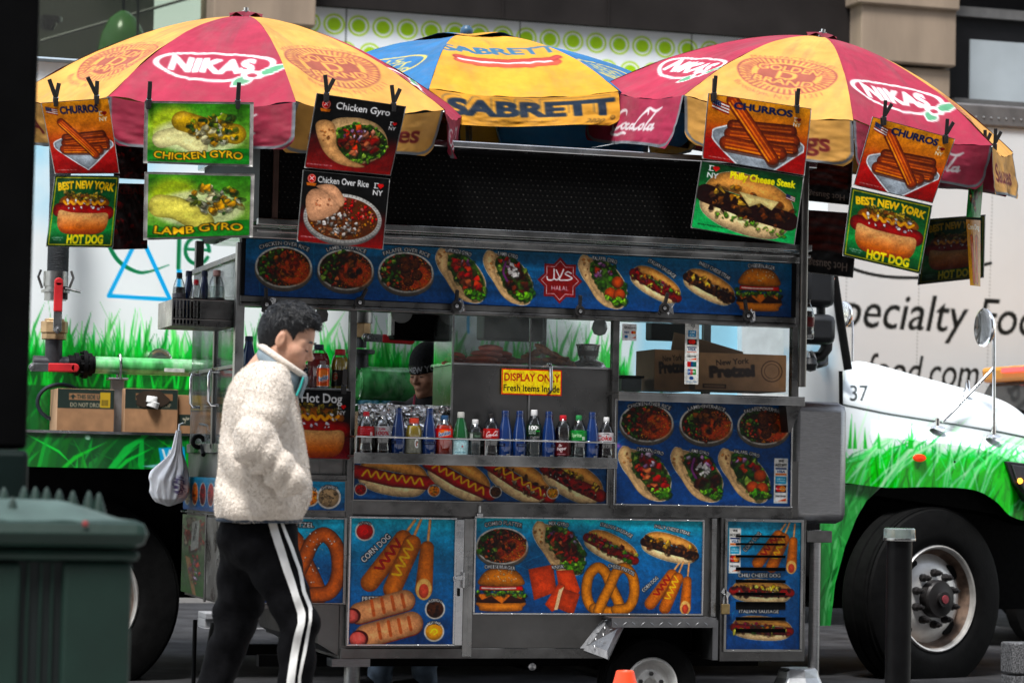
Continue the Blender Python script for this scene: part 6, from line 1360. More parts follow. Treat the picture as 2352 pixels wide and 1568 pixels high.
def c_chrice(w_=205, h=170):
    c = Cv(w_, h, .85).vgrad(BR, .1); x, y, r = w_*.5, h*.62, w_*.46
    c.ell(x, y+4, r, r*.66, C('8c8a88'), shade=.5); c.ell(x, y, r, r*.63, C('c4c2be'), shade=.4)
    g = np.random.default_rng(3)
    for k in range(60): a = 2*pi*k/60; c.stroke([(x+r*.93*cos(a), y+r*.58*sin(a)), (x+r*.99*cos(a), y+r*.63*sin(a))], 1.2, C('70706e'))
    c.ell(x, y, r*.9, r*.55, C('6a3a1a')); bx = (x-r, y-r*.6, x+r, y+r*.6)
    ok = inell(x, y, r*.87, r*.53); c.clutter(lambda a, b: ok(a, b) and (a > x+r*.4 or b > y+r*.2), [C('e0a030'), C('d88a28'), C('c87020')], 70, 2, 4.5, 4, box=bx)
    c.clutter(lambda a, b: ok(a, b) and a > x and b < y, [C('c8202a'), C('d83a34'), C('e88a80')], 50, 3, 6, 5, box=bx)
    c.clutter(lambda a, b: inell(x-r*.1, y+r*.16, r*.6, r*.33)(a, b), [C('dfd8d4'), C('efeae6'), C('a87a5a'), C('8a5a40'), C('c8c0ba')], 90, 4, 8.5, 6, box=bx)
    for p in ([(w_*.05, h*.42), (w_*.12, h*.25), (w_*.3, h*.26), (w_*.44, h*.4), (w_*.42, h*.55), (w_*.14, h*.7)], [(w_*.16, h*.2), (w_*.36, h*.16), (w_*.5, h*.34), (w_*.46, h*.46), (w_*.3, h*.3)]): c.poly(cat(p, 5, True), C('d8a888'), shade=.25); 
    c.clutter(inell(w_*.25, h*.42, w_*.15, h*.15), [C('b8785a')], 8, 2, 4, 8, .1, box=(0, 0, w_*.5, h))
    c.text('Chicken Over Rice', w_*.47, h*.10, h*.088, WHITE, w_*.6); crest(c, w_*.1, h*.1, h*.06); iny(c, w_*.88, h*.16, h*.08); c.text('ASTORIA PRINTING 718-267-1201', w_*.18, h*.93, h*.02, WHITE, w_*.3, bold=0); return c
def c_philly(w_=225, h=165):
    c = Cv(w_, h, .85).vgrad([(0, C('0f4024')), (.4, C('1a7a40')), (1, C('35c070'))], .1); sub(c, w_*.5, h*.56, w_*.92, .17, 'philly', 72, .62)
    c.poly([(w_*.4, h*.36), (w_*.8, h*.42), (w_*.74, h*.56), (w_*.62, h*.48), (w_*.52, h*.56)], C('f0dca0'), shade=.2); c.clutter(lambda a, b: abs((b-h*.8)-(a-w_*.5)*.17) < h*.04 and w_*.15 < a < w_*.9, GREENS[2:4], 40, 3, 7, 9, box=(0, h*.5, w_, h))
    c.text('Philly Cheese Steak', w_*.61, h*.13, h*.10, C('f4e428'), w_*.64, out=C('f4e428'), grow=.012); iny(c, w_*.12, h*.13, h*.085); usflag(c, w_*.86, h*.28, w_*.09); c.text('ASTORIA PRINTING 718-267-1201', w_*.2, h*.93, h*.022, BLK, w_*.3, bold=0); return c
def c_green(t, seed, w_=225, h=145):
    c = Cv(w_, h, .85).vgrad([(0, C('3a7a28')), (.3, C('5f9c3c')), (.6, C('8fb458')), (1, C('3f8a2c'))], .5, seed); g = np.random.default_rng(seed)
    c.ell(w_*.25, h*.35, w_*.25, h*.3, C('c8c850'), soft=20, alpha=.7); c.ell(w_*.5, h*.55, w_*.44, h*.3, C('dfe0b8'), soft=8, alpha=.8)
    if seed % 2: c.stroke([(w_*.14, h*.62), (w_*.3, h*.56), (w_*.5, h*.72)], h*.3, C('d8d2a0'), .35, 6); c.stroke([(w_*.34, h*.3), (w_*.6, h*.42), (w_*.86, h*.5)], h*.34, C('b89a3a'), .5, 6)
    else: c.stroke([(w_*.12, h*.5), (w_*.3, h*.55), (w_*.54, h*.78)], h*.36, C('c8c06a'), .45, 6)
    c.clutter(inell(w_*.66, h*.42, w_*.26, h*.25), [C('8a9a3a'), C('d8d0a8'), C('5a7a34'), C('c89a3a'), C('3a5a2a'), C('c8c8b0')], 60, 5, 13, seed, box=(w_*.3, 0, w_, h))
    c.poly([(0, h), (0, h*.84)]+[(x, h*(.8+.06*sin(x/w_*5))) for x in np.linspace(0, w_, 12)]+[(w_, h)], C('2f8a34')); c.text(t, w_*.5, h*.87, h*.115, C('f0c020'), w_*.88, out=C('3a3a10'), grow=.07, wave=-h*.03); c.text('ASTORIA PRINTING 718-267-1201', w_*.16, h*.975, h*.02, BLK, w_*.28, bold=0); return c
def c_hotdog2(w_=158, h=162):
    c = Cv(w_, h, .85).vgrad([(0, C('07070a')), (.35, C('100a0c')), (.6, C('5a1a20')), (1, C('8a2a34'))]); bighotdog(c, w_*.42, h*.56, w_*1.1, 9); c.text('Hot Dog', w_*.56, h*.115, h*.13, WHITE, w_*.62); iny(c, w_*.86, h*.28, h*.07); return c
def c_sausage(w_=150, h=120, rot=True):
    c = Cv(w_, h, .8).vgrad([(0, C('0a0608')), (.3, C('1a0a0a')), (1, C('4a1210'))])
    for k in range(4): c.stroke([(w_*.1, h*(.4+.14*k)), (w_*.5, h*(.44+.14*k)), (w_*.92, h*(.4+.14*k))], h*.14, C('5a2414'), .6, 5)
    c.text('Hot Sausage', w_*.5, h*.14, h*.13, C('a89a90'), w_*.8)
    if rot: c.a = c.a[::-1, ::-1].copy()
    return c
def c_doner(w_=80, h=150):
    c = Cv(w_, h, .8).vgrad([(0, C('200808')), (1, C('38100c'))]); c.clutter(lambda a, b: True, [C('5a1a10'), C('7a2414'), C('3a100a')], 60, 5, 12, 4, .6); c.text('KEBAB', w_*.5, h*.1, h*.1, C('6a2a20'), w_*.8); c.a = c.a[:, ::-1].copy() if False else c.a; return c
Q = lambda *p: [tuple(map(float, x)) for x in p]
poster('churros poster above a hot dog poster, leftmost of the posters, beside the dark post', [Q((96, 238), (248, 227), (273, 397), (127, 398)), Q((127, 404), (273, 406), (258, 567), (107, 565))], [c_churros(), c_nyhd()], -.62, bow=.03, gx=.02)
poster('two green gyro posters in a grubby clear sleeve, chicken above lamb', [Q((341, 237), (574, 240), (572, 378), (338, 370)), Q((341, 400), (576, 405), (572, 540), (338, 546))], [c_green('CHICKEN GYRO', 61), c_green('LAMB GYRO', 62)], -.86, bow=.015, gx=.075, sl=SLEEVED, gain=.72)
poster('black and red poster of a chicken gyro above a tray of chicken and rice', [Q((729, 216), (931, 246), (896, 402), (701, 384)), Q((698, 392), (894, 412), (878, 572), (684, 553))], [c_chgyro(), c_chrice()], -.93, gx=.02)
poster('churros poster above a green cheese steak poster, beside the steel corner pole', [Q((1629, 216), (1862, 251), (1846, 402), (1615, 363)), Q((1613, 371), (1845, 407), (1823, 561), (1589, 522))], [c_churros(230, 150), c_philly()], -.86, gx=.018)
poster('churros poster above a hot dog poster, strongly tilted, before the white lorry', [Q((2006, 270), (2192, 320), (2141, 465), (1963, 424)), Q((1957, 432), (2140, 473), (2112, 627), (1937, 586))], [c_churros(190, 160), c_nyhd(180, 165)], -.93, gx=.02)
poster('hot dog poster on black with white title, clipped low on the cart behind the customer', [Q((652, 893), (806, 898), (803, 1054), (654, 1050))], [c_hotdog2()], -.07, gx=.02)
poster('dark red kebab poster in shade behind the leftmost churros poster', [Q((262, 285), (338, 285), (338, 412), (262, 408)), Q((262, 422), (336, 424), (338, 570), (258, 572))], [c_doner(), c_doner()], .55, gain=.45, sl=SLEEVED, gx=.02)  # rear posters get a lower gain, which puts shade into their prints
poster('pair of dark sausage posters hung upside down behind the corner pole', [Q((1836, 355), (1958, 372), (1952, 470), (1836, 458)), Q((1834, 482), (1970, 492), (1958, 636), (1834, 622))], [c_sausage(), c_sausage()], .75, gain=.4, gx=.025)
poster('hot dog poster with shade in its print, hanging beyond the tilted churros poster', [Q((2128, 505), (2262, 495), (2258, 636), (2110, 652))], [c_nyhd(150, 165, .6)], .55, gain=.4, gx=.03)
def c_strip(k):
    c = Cv(60, 150, .9)
    if k: c.vgrad([(0, C('2a6a3a')), (1, C('3a9a54'))]); c.clutter(inell(30, 80, 24, 55), MEAT+[C('c8a070'), C('b08a50')], 50, 4, 9, 5, .5); usflag(c, 20, 8, 22)
    else: c.vgrad([(0, C('c8901c')), (1, C('d8a83a'))]); c.stroke([(20, 40), (26, 140)], 14, C('b0602a'), .5); c.stroke([(42, 40), (42, 140)], 13, C('b86a30'), .5); c.text('Corn Dog', 30, 16, 12, WHITE, 50)
    return c
poster('narrow edge-on green poster above a yellow corn dog poster at the far right', [Q((2232, 345), (2266, 332), (2252, 500), (2219, 498)), Q((2219, 504), (2252, 506), (2252, 658), (2228, 655))], [c_strip(1), c_strip(0)], -.42, Yr=.12, gx=0, bow=.04)
CLIPM = mat('clip_black', (.012, .011, .011), .4, 0, .3, 30)
def clip(px, py, Y, lab, lean=0., spread=1., one=False):
    p = W(px, py, Y); t = thing('spring_clip', lab, 'clip', p, 'black spring clips holding the posters'); s = .0
    for k, (dx, dz, dyy) in enumerate(((-.022, .085, -.02), (.026, .075, .012))):
        if one and k == 0: dx = .0
        dx = (dx+lean*.06)*spread if not one else dx*.2; a = Vector(p)+Vector((0, dyy*.3, .004)); b = Vector(p)+Vector((dx, dyy, dz)); d = (b-a).normalized(); sd = d.cross(Vector((0, 1, 0))).normalized(); up = sd.cross(d)
        m = MB(); m.obox(a.lerp(b, .55), (b-a).length*.5, .010, .0028, Matrix((d, sd, up)).transposed()); m.build('lever', CLIPM, t, bevel=.002)
    m = MB(); m.tube([Vector(p)+Vector((-.013, 0, .006)), Vector(p)+Vector((.013, 0, .006))], .005, 8); m.build('spring', STEELB, t, smooth=True)
    m = MB(); m.prism([(p[0]-.012, p[2]+.006), (p[0]+.012, p[2]+.006), (p[0]+.010, p[2]-.036), (p[0]-.010, p[2]-.036)], p[1]-.012, p[1]-.004); m.prism([(p[0]-.012, p[2]+.006), (p[0]+.012, p[2]+.006), (p[0]+.010, p[2]-.036), (p[0]-.010, p[2]-.036)], p[1]+.012, p[1]+.02); m.build('jaw', CLIPM, t, bevel=.003)
for a in ((128, 228, -.64, 'black clip at the left top corner of the leftmost churros poster', -.2), (222, 223, -.64, 'black clip at the right top corner of the leftmost churros poster', -.4), (342, 232, -.88, 'black clip at the left top corner of the green gyro posters', -.3, 1, True), (546, 234, -.88, 'black clip at the right top corner of the green gyro posters', 0, 1, True), (750, 217, -.95, 'black clip at the left top corner of the black chicken gyro poster', .15), (904, 240, -.95, 'black clip at the right top corner of the black chicken gyro poster', .1), (1640, 216, -.88, 'black clip at the left top corner of the churros poster beside the corner pole', 0, 1, True), (1830, 245, -.88, 'black clip at the right top corner of the churros poster beside the corner pole', 0, 1, True), (2030, 272, -.95, 'black clip at the left top corner of the tilted churros poster', .35), (2172, 314, -.95, 'black clip at the right top corner of the tilted churros poster', .35), (2262, 338, -.40, 'black clip at the top of the narrow edge-on poster at the far right', .2), (2284, 334, -.25, 'black clip on the far right umbrella edge behind the narrow poster', .3), (790, 888, -.10, 'black clip at the top right corner of the low hot dog poster', 0, 1, True)): clip(*a)
def clamp(px, py, lab, ang=0, foil=False):
    Y = -.085; p = W(px, py, Y); t = thing('spring_clamp', lab, 'clamp', p, 'black clamps along the rail under the top menu board'); c, s_ = cos(ang), sin(ang)
    T = lambda x, z: (p[0]+x*c-z*s_, p[2]+x*s_+z*c)
    m = MB(); m.prism([T(-.012, .0), T(.004, -.004), T(.014, .06), T(-.002, .066)], Y-.012, Y+.012); m.build('handle', CLIPM, t, bevel=.004)
    m = MB(); m.prism([T(-.02, .006), T(-.008, .016), T(-.02, -.06), T(-.036, -.05)], Y-.010, Y+.014); m.build('handle', CLIPM, t, bevel=.004)
    m = MB(); m.lathe([(.028, 0), (.028, .012), (.016, .014), (.014, .004), (.0, .004)], (T(-.01, -.02)[0], Y-.012, T(-.01, -.02)[1]), 'y', 20); m.build('ring', CLIPM, t, smooth=30)
    m = MB(); m.lathe([(.010, .0), (.010, .018), (0, .019)], (T(-.01, -.02)[0], Y-.012, T(-.01, -.02)[1]), 'y', 10); m.build('pivot', STEELB, t, smooth=30)
    if foil:
        g = np.random.default_rng(int(px)); vs = [(p[0]+.018+g.uniform(-.02, .03), Y-.015+g.uniform(0, .01), p[2]-.02+g.uniform(-.04, .04)) for _ in range(12)]; m = MB(); m.add(vs, [(i, (i+3) % 12, (i+5) % 12) for i in range(12)]); m.build('foil_scrap', STEELB, t)
for px, py, lab, an, f in ((613, 690, 'black clamp on the menu rail just above the customer', .2, True), (831, 688, 'black clamp on the menu rail below the falafel over rice picture', -.3, False), (1050, 694, 'black clamp on the menu rail below the chicken wrap picture', .1, True), (1333, 706, 'black clamp on the menu rail below the falafel wrap picture', .1, False), (1528, 700, 'black clamp on the menu rail below the italian sausage picture', -.1, True), (1716, 716, 'black clamp on the menu rail below the cheeseburger picture', .3, True)): clamp(px, py, lab, an, f)
# ---------------------------------------------------------------- bottles
SHELL = thin_glass('bottle_shell', (.90, .93, .93), .22)
COLA = mat('cola', (.010, .004, .003), .06, 0, 0, spec=.6)
def liquid(n, c): return mat('liquid_'+n, c, .08, 0, .05, 6, spec=.5)
BLUG = mat('blue_glass', (.004, .022, .105), .08, 0, .15, 5, spec=.7, coat=.5)
GRNG = mat('green_glass', (.004, .075, .018), .06, 0, .1, 5, spec=.7, coat=.5)
def capm(n, c): return mat('cap_'+n, c, .4, 0, .05)
PROF = {  # radius, height as fractions of (width/2, height)
 'cola': [(0, 0), (.86, 0), (1, .04), (.98, .16), (.90, .24), (.94, .32), (1, .42), (1, .58), (.97, .64), (.80, .76), (.50, .87), (.36, .91), (.34, .93)],
 'blue': [(0, 0), (.93, 0), (1, .02), (1, .30), (.96, .48), (.80, .64), (.56, .80), (.46, .90), (.46, .93)],
 'gator': [(0, 0), (.9, 0), (1, .04), (.94, .3), (.9, .46), (1, .54), (1, .60), (.92, .72), (.72, .84), (.54, .88), (.54, .90)],
 'water': [(0, 0), (.9, 0), (1, .04), (.94, .10), (1, .16), (.94, .24), (1, .32), (.96, .4), (1, .44), (1, .62), (.92, .70), (.6, .86), (.4, .9), (.4, .92)],
 'green': [(0, 0), (.95, 0), (1, .02), (1, .42), (.93, .55), (.66, .74), (.44, .86), (.40, .92)],
 'soda': [(0, 0), (.9, 0), (1, .03), (1, .62), (.96, .70), (.8, .80), (.45, .90), (.4, .92)]}
def bottle(kind, x, y, z, wd, ht, label, liq=None, fill=.8, cap=None, lab=None, lz=(.4, .6), shell=SHELL, grp=None, name='bottle', turn=0.):
    """lab: function drawing on a canvas that wraps the front"""
    t = thing(name, label, 'bottle', (x, y, z), grp); P = PROF[kind]; rr = wd/2
    pr = [(r*rr, h*ht) for r, h in P]
    MB().lathe(pr, (x, y, z), n=28).build('glass' if shell is not SHELL else 'plastic', shell, t, smooth=50)
    if liq:
        hs = [h for _, h in P]; q = [(max(0, r*rr-.0012), max(.001, h*ht)) for r, h in P if h < fill]; rf = np.interp(fill, hs, [r for r, _ in P]); q += [(rf*rr-.0012, fill*ht), (0, fill*ht)]
        MB().lathe(q, (x, y, z), n=28).build('drink', liq, t, smooth=50)
    if cap:
        rn = P[-1][0]*rr; h0 = P[-1][1]*ht-.004; MB().lathe([(rn*1.12, h0), (rn*1.15, h0+.003), (rn*1.10, ht-.002), (rn*.95, ht), (0, ht)], (x, y, z), n=20).build('cap', cap, t, smooth=40)
        MB().lathe([(rn*1.18, h0-.006), (rn*1.18, h0-.002), (rn*.9, h0-.002)], (x, y, z), n=20).build('neck_ring', cap, t)
    if lab:
        hs = [h for _, h in P]; w_ = pi*rr*1000; h_ = (lz[1]-lz[0])*ht*1000; c = Cv(w_, h_, .75); lab(c, w_, h_)
        def fn(U, V):
            hh = lz[1]+(lz[0]-lz[1])*V; r = np.interp(hh, hs, [a for a, _ in P])*rr+.0009; a = -pi/2-TH+(U-.5)*pi*1.15+turn
            return np.stack([x+r*np.cos(a), y+r*np.sin(a), z+hh*ht], -1)
        c.sheet(fn, 'paper_label', PRINT, t, gain=.75)
    return t
def L_coke(c, w_, h, bg=C('a8182a'), tx=None):
    c.a[:] = bg
    if tx: 
        for t, y, s, cl, ww in tx: c.text(t, w_*.5, h*y, h*s, cl, w_*ww)
    else: coke(c, w_*.55, h*.5, w_*.42, h*.6)
zs = ZSH; YB = -.10
GB = 'drinks on the wire railed bottle shelf'
def sx(px): return PX(px, YB, 1010)
def hgt(py, px): return PZ(py, YB, px)-zs
def zero(c, w_, h): L_coke(c, w_, h, C('b4b2b4'), [('Coke', .25, .2, C('a01c30'), .22), ('100%', .66, .36, C('a01c30'), .5)])
def redl(c, w_, h): L_coke(c, w_, h, C('b01c30'), [('Zero Sugar', .22, .12, C('d89aa0'), .4), ('100% RECYCLED', .45, .1, C('d89aa0'), .5), ('BOTTLE', .68, .1, C('d89aa0'), .4)]); c.rect(w_*.66, h*.55, w_*.76, h*.9, C('e0d0d0'))
bottle('cola', sx(840), YB, zs, .085, hgt(945, 840), 'cola bottle with red cap and red label, leftmost on the bottle shelf', COLA, .70, capm('red', (.45, .01, .02)), redl, (.42, .66), grp=GB)
bottle('cola', sx(878), YB, zs, .085, hgt(944, 878), 'cola bottle with grey cap and silver label on the bottle shelf', COLA, .70, capm('grey', (.25, .25, .26)), zero, (.42, .66), grp=GB)
def blue(px, top, lab, tx='SARATOGA', turn=0.):
    def d(c, w_, h): c.a[:] = C('0d2a5e'); c.text(tx, w_*.5, h*.55, h*.55, C('9fb8d8'), w_*.5, bold=0)
    t = bottle('blue', sx(px), YB, zs, .074, hgt(top, px), lab, None, 0, BLUG, None, shell=BLUG, grp=GB)
    x = sx(px); rr = .037
    c = Cv(70, 16, 1.2, C('081c46')); c.text(tx, 35, 8, 8, C('a8bcd8'), 50, bold=0)
    hh = hgt(top, px)*.31
    c.sheet(lambda U, V: np.stack([x+(rr+.0006)*np.cos(-pi/2-TH+turn+(U-.5)*1.9), YB+(rr+.0006)*np.sin(-pi/2-TH+turn+(U-.5)*1.9), zs+hh-.016*V], -1), 'paper_label', PRINT, t, gain=.6)
    c = Cv(20, 11, 1, C('b8b8b8')); [c.rect(2+i*2.4, 2, 3+i*2.4, 9, BLK) for i in range(7)]
    c.sheet(lambda U, V: np.stack([x+(rr+.0006)*np.cos(-pi/2-TH+.5+(U-.5)*.5), YB+(rr+.0006)*np.sin(-pi/2-TH+.5+(U-.5)*.5), zs+.020-.012*V], -1), 'bar_code', PRINT, t, gain=.6)
blue(914.6, 936.6, 'blue glass bottle between the silver label cola and the yellow sports drink', turn=-1.2)
def gat(c, w_, h): c.a[:] = C('c8c8c0'); c.a[:, :] = np.where((c.Y < h*.0)[..., None], C('c8a020'), C('8a8a80')); c.text('G', w_*.62, h*.4, h*.55, WHITE, w_*.16, out=C('50504a'), grow=.02); c.stroke([(w_*.6, h*.55), (w_*.66, h*.3)], 2, C('d04020'))
bottle('gator', sx(950), YB, zs, .083, hgt(960, 950), 'yellow sports drink bottle with orange red cap on the bottle shelf', liquid('yellow', (.55, .36, .01)), .80, capm('orange', (.62, .05, .02)), gat, (.08, .50), grp=GB)
blue(986, 937.5, 'blue glass bottle between the yellow sports drink and the orange soda', 'SARATOGA', .0)
def sunk(c, w_, h): c.a[:] = C('e0401c'); c.ell(w_*.5, h*.5, w_*.2, h*.4, C('f0802a'), soft=4); c.text('Sunkist', w_*.52, h*.55, h*.42, C('1c3c80'), w_*.42, rot=-.25, shear=.2, out=WHITE, grow=.08)
bottle('soda', sx(1020), YB, zs, .088, hgt(953.5, 1020), 'bright orange red soda bottle with blue cap on the bottle shelf', liquid('orange', (.62, .035, .008)), .76, capm('blue', (.02, .07, .16)), sunk, (.46, .68), grp=GB)
def pell(c, w_, h): c.a[:] = C('bcd8dc'); c.stroke([(0, 1.5), (w_, 1.5)], 3, C('8ab0b8')); c.text('S.PELLEGRINO', w_*.5, h*.12, h*.1, C('1c4a5a'), w_*.5); c.stroke([(0, h*.24), (w_, h*.24)], 1, C('6a98a8')); st_ = [(w_*.58+(6 if i % 2 == 0 else 2.4)*sin(i*pi/5), h*.5-(6 if i % 2 == 0 else 2.4)*cos(i*pi/5)) for i in range(10)]; c.poly(st_, C('c8202a')); c.text('SINCE 1899', w_*.5, h*.85, h*.06, C('2a6a8a'), w_*.4, bold=0)
bottle('green', sx(1057.6), YB, zs, .081, hgt(946, 1057), 'green glass bottle with pale blue star label on the bottle shelf', None, 0, capm('cream', (.5, .5, .46)), pell, (.05, .42), shell=GRNG, grp=GB)
def pol(c, w_, h): c.a[:] = C('3a463c'); c.rect(w_*.3, h*.15, w_*.42, h*.85, C('c0c4c0')); c.text('POLAND', w_*.6, h*.5, h*.25, C('8aa890'), w_*.24)
WATER = thin_glass('water_fill', (.82, .88, .88), .1)
bottle('water', sx(1090.8), YB, zs, .074, hgt(963, 1090), 'small clear water bottle with white cap and dark green label', WATER, .72, capm('white', (.62, .62, .62)), pol, (.46, .66), grp=GB)
bottle('cola', sx(1127.7), YB, zs, .085, hgt(950, 1127), 'cola bottle with black cap and red label on the bottle shelf', COLA, .70, capm('black', (.012, .01, .01)), lambda c, w_, h: (L_coke(c, w_, h, C('b01a2c')), c.text('100%', w_*.2, h*.5, h*.2, C('f0d8c8'), h*.6, rot=-1.57)), (.42, .66), grp=GB)
blue(1160, 942.4, 'blue glass bottle just right of the black capped cola', turn=-.9)
blue(1193, 943, 'blue glass bottle just left of the clear water bottle with a sports cap', turn=.55)
def hun(c, w_, h): c.a[:] = C('14301f'); c.text('100', w_*.44, h*.28, h*.34, WHITE, w_*.36, out=WHITE, grow=.03); c.text('%', w_*.64, h*.25, h*.2, WHITE); c.text('RECYCLED', w_*.44, h*.58, h*.13, WHITE, w_*.3); c.text('BOTTLE', w_*.44, h*.76, h*.13, WHITE, w_*.26); c.rect(w_*.56, h*.5, w_*.76, h*.62, C('2f9a3a'))
bottle('water', sx(1225.8), YB, zs, .078, hgt(941, 1225), 'tall clear water bottle with white sports cap and dark label', WATER, .8, capm('white', (.62, .62, .62)), hun, (.46, .70), grp=GB)
blue(1260, 944.3, 'blue glass bottle just right of the tall clear water bottle', turn=1.3)
def drp(c, w_, h): c.a[:] = C('5a1422'); c.rect(0, 0, w_, h*.12, C('d8ccc8')); c.text('GAME DAY', w_*.5, h*.06, h*.08, BLK, w_*.3); c.text('Dr', w_*.42, h*.32, h*.16, WHITE, w_*.12, shear=.2); c.text('Pepper', w_*.46, h*.52, h*.2, WHITE, w_*.34, shear=.2, rot=-.15); c.ell(w_*.45, h*.74, 5, 4, C('d8c8c8')); c.text('23', w_*.45, h*.74, h*.06, C('5a1422'), 6); c.text('AUTHENTIC BLEND', w_*.45, h*.9, h*.05, WHITE, w_*.3)
bottle('soda', sx(1292.5), YB, zs, .082, hgt(953.5, 1292), 'dark soda bottle with red cap and maroon label on the bottle shelf', COLA, .72, capm('red', (.45, .01, .02)), drp, (.08, .42), grp=GB)
def spr(c, w_, h): c.a[:] = C('2f8a44'); c.clutter(lambda a, b: True, [C('5ab06a'), C('1f7a34')], 40, 1.5, 4, 2, 0); c.text('Sprite', w_*.42, h*.45, h*.34, C('c8e0c0'), w_*.36); c.rect(w_*.62, h*.6, w_*.72, h*.9, C('d0e0d0'))
bottle('cola', sx(1328.7), YB, zs, .086, hgt(953.5, 1328), 'clear lemon soda bottle with green cap and green label', WATER, .74, capm('green', (.02, .22, .06)), spr, (.42, .66), grp=GB)
blue(1360, 946.4, 'blue glass bottle at the right, between the lemon soda and the white capped cola', turn=1.4)
def diet(c, w_, h): c.a[:] = C('c4c0c2'); c.text('Coke', w_*.42, h*.55, h*.5, C('b01c2c'), w_*.6, shear=.15); c.text('Diet', w_*.5, h*.14, h*.16, C('404040'), w_*.2)
bottle('cola', sx(1392), YB, zs, .080, hgt(957.8, 1392), 'cola bottle with white cap and silver red label, rightmost on the bottle shelf', COLA, .70, capm('white', (.62, .62, .62)), diet, (.42, .64), grp=GB)
# drinks on the counter of the left bay
zc = PZ(893, .1, 760); MB().box(PX(562, .06), PX(803, .06), -.01, .35, zc-.02, zc).build('counter', STEEL, cart, bevel=.003)
GC = 'drinks on the counter at the left of the cart'
bottle('soda', PX(733, .16), .16, zc, .112, PZ(791, .16, 733)-zc, 'tall red soda bottle with dark cap beside the customer on the counter', liquid('red', (.30, .012, .012)), .8, capm('navy', (.01, .02, .05)), lambda c, w_, h: (c.a.__setitem__(slice(None), C('8e1a20')), c.rect(w_*.55, h*.2, w_*.72, h*.8, C('b8a8a8'))), (.5, .66), grp=GC)
def gat2(c, w_, h): c.a[:] = C('2a2018'); c.ell(w_*.35, h*.4, w_*.1, h*.3, C('b8a088')); c.text('G', w_*.35, h*.4, h*.35, C('c84a1a'))
bottle('gator', PX(782, .16), .16, zc, .090, PZ(802, .16, 782)-zc, 'yellow sports drink with red cap on the counter beside the red soda', liquid('yellow', (.55, .36, .01)), .80, capm('red', (.45, .01, .02)), gat2, (.08, .48), grp=GC)
bottle('cola', PX(709, .26), .26, zc, .08, PZ(815, .26, 709)-zc, 'dark cola bottle half hidden behind the tall red soda on the counter', COLA, .72, capm('navy', (.01, .02, .05)), lambda c, w_, h: (c.a.__setitem__(slice(None), C('12204a')), c.text('PEPSI', w_*.6, h*.5, h*.4, WHITE, w_*.4)), (.4, .6), grp=GC)
bottle('blue', PX(572, .1), .1, zc, .080, PZ(772, .1, 572)-zc, 'blue glass bottle on the counter behind the customer, by the steel corner post', None, 0, mat('cap_dark_blue', (.01, .02, .05), .4), None, shell=BLUG, grp=GC)
p = (PX(744, .02), .02, zc); can_t = thing('drink_can', 'orange red soda can in front of the tall red soda bottle', 'can', p); hc = PZ(838, .02, 744)-zc; rc_ = .033
MB().lathe([(0, .0), (.024, .0), (rc_, .008), (rc_, hc-.014), (.027, hc-.002), (.027, hc), (.025, hc-.003), (0, hc-.003)], p, n=28).build('can_body', STEELB, can_t, smooth=40)
c = Cv(100, 95, .8).vgrad([(0, C('d8501c')), (.5, C('c8281c')), (1, C('d8601c'))]); c.ell(54, 34, 30, 26, C('e87828'), soft=6); c.text('Sunkist', 54, 52, 22, C('1c4a90'), 52, rot=-.3, shear=.2, out=C('e8e0d0'), grow=.09); c.text('ORANGE', 60, 70, 6, C('f0d8c0'), 30, rot=-.3)
c.sheet(lambda U, V: np.stack([p[0]+(rc_+.0006)*np.cos(-pi/2-TH+(U-.5)*pi), p[1]+(rc_+.0006)*np.sin(-pi/2-TH+(U-.5)*pi), zc+hc-.016-(hc-.026)*V], -1), 'printed_wrap', mat('can_print', (1, 1, 1), .22, .4, .03, vcol=True), can_t)
# bottle rack on the left end
rk = thing('bottle_rack', 'grimy metal rack hanging on the left end of the cart', 'rack', W(460, 750, .3))
xa, xb = PX(393, .10), XE-.014; z0, z1 = PZ(752, .2, 460), PZ(692, .2, 460); Y0, Y1 = .08, .52
m = MB(); m.box(xa, xb, Y0, Y1, z0, z0+.01); m.build('tray', STEELD, rk)
m = MB(); m.box(xb-.17, xb, Y0-.004, Y0, z0+.01, z1); m.box(xb-.004, xb, Y0, Y1, z0+.01, z1); m.box(xa, xa+.004, Y0, Y1, z0+.01, z1); m.box(xa, xb, Y1, Y1+.004, z0+.01, z1); m.build('side', STEELD, rk)
m = MB(); m.tube([(xa, Y0, z1), (xb, Y0, z1)], .006, 8); m.tube([(xa, Y0, z0+.035), (xb, Y0, z0+.035)], .006, 8)
for k in range(9): X = xa+(xb-xa-.17)*k/8; m.tube([(X, Y0, z0), (X, Y0, z1)], .004, 6)
m.build('wire_front', STEELD, rk, smooth=True)
GR = 'bottles in the rack at the left end of the cart'; zk = z0+.011
bottle('soda', PX(408, .2), .2, zk, .066, PZ(626, .2, 408)-zk, 'dark drink bottle with pale label at the left end of the hanging rack', COLA, .72, capm('black', (.012, .01, .01)), lambda c, w_, h: c.a.__setitem__(slice(None), C('8a8a90')), (.3, .6), grp=GR)
for px, tp, l_ in ((430, 622, 'blue glass bottle second from the left in the hanging rack'), (466, 622, 'blue glass bottle in the middle of the hanging rack')): bottle('blue', PX(px, .26), .26, zk, .066, PZ(tp, .26, px)-zk, l_, None, 0, mat('cap_dark_blue', (.01, .02, .05), .4), None, shell=BLUG, grp=GR)
bottle('water', PX(447, .16), .16, zk, .06, PZ(642, .16, 447)-zk, 'small bottle with a red cap in the hanging rack', COLA, .6, capm('red', (.45, .01, .02)), None, grp=GR)
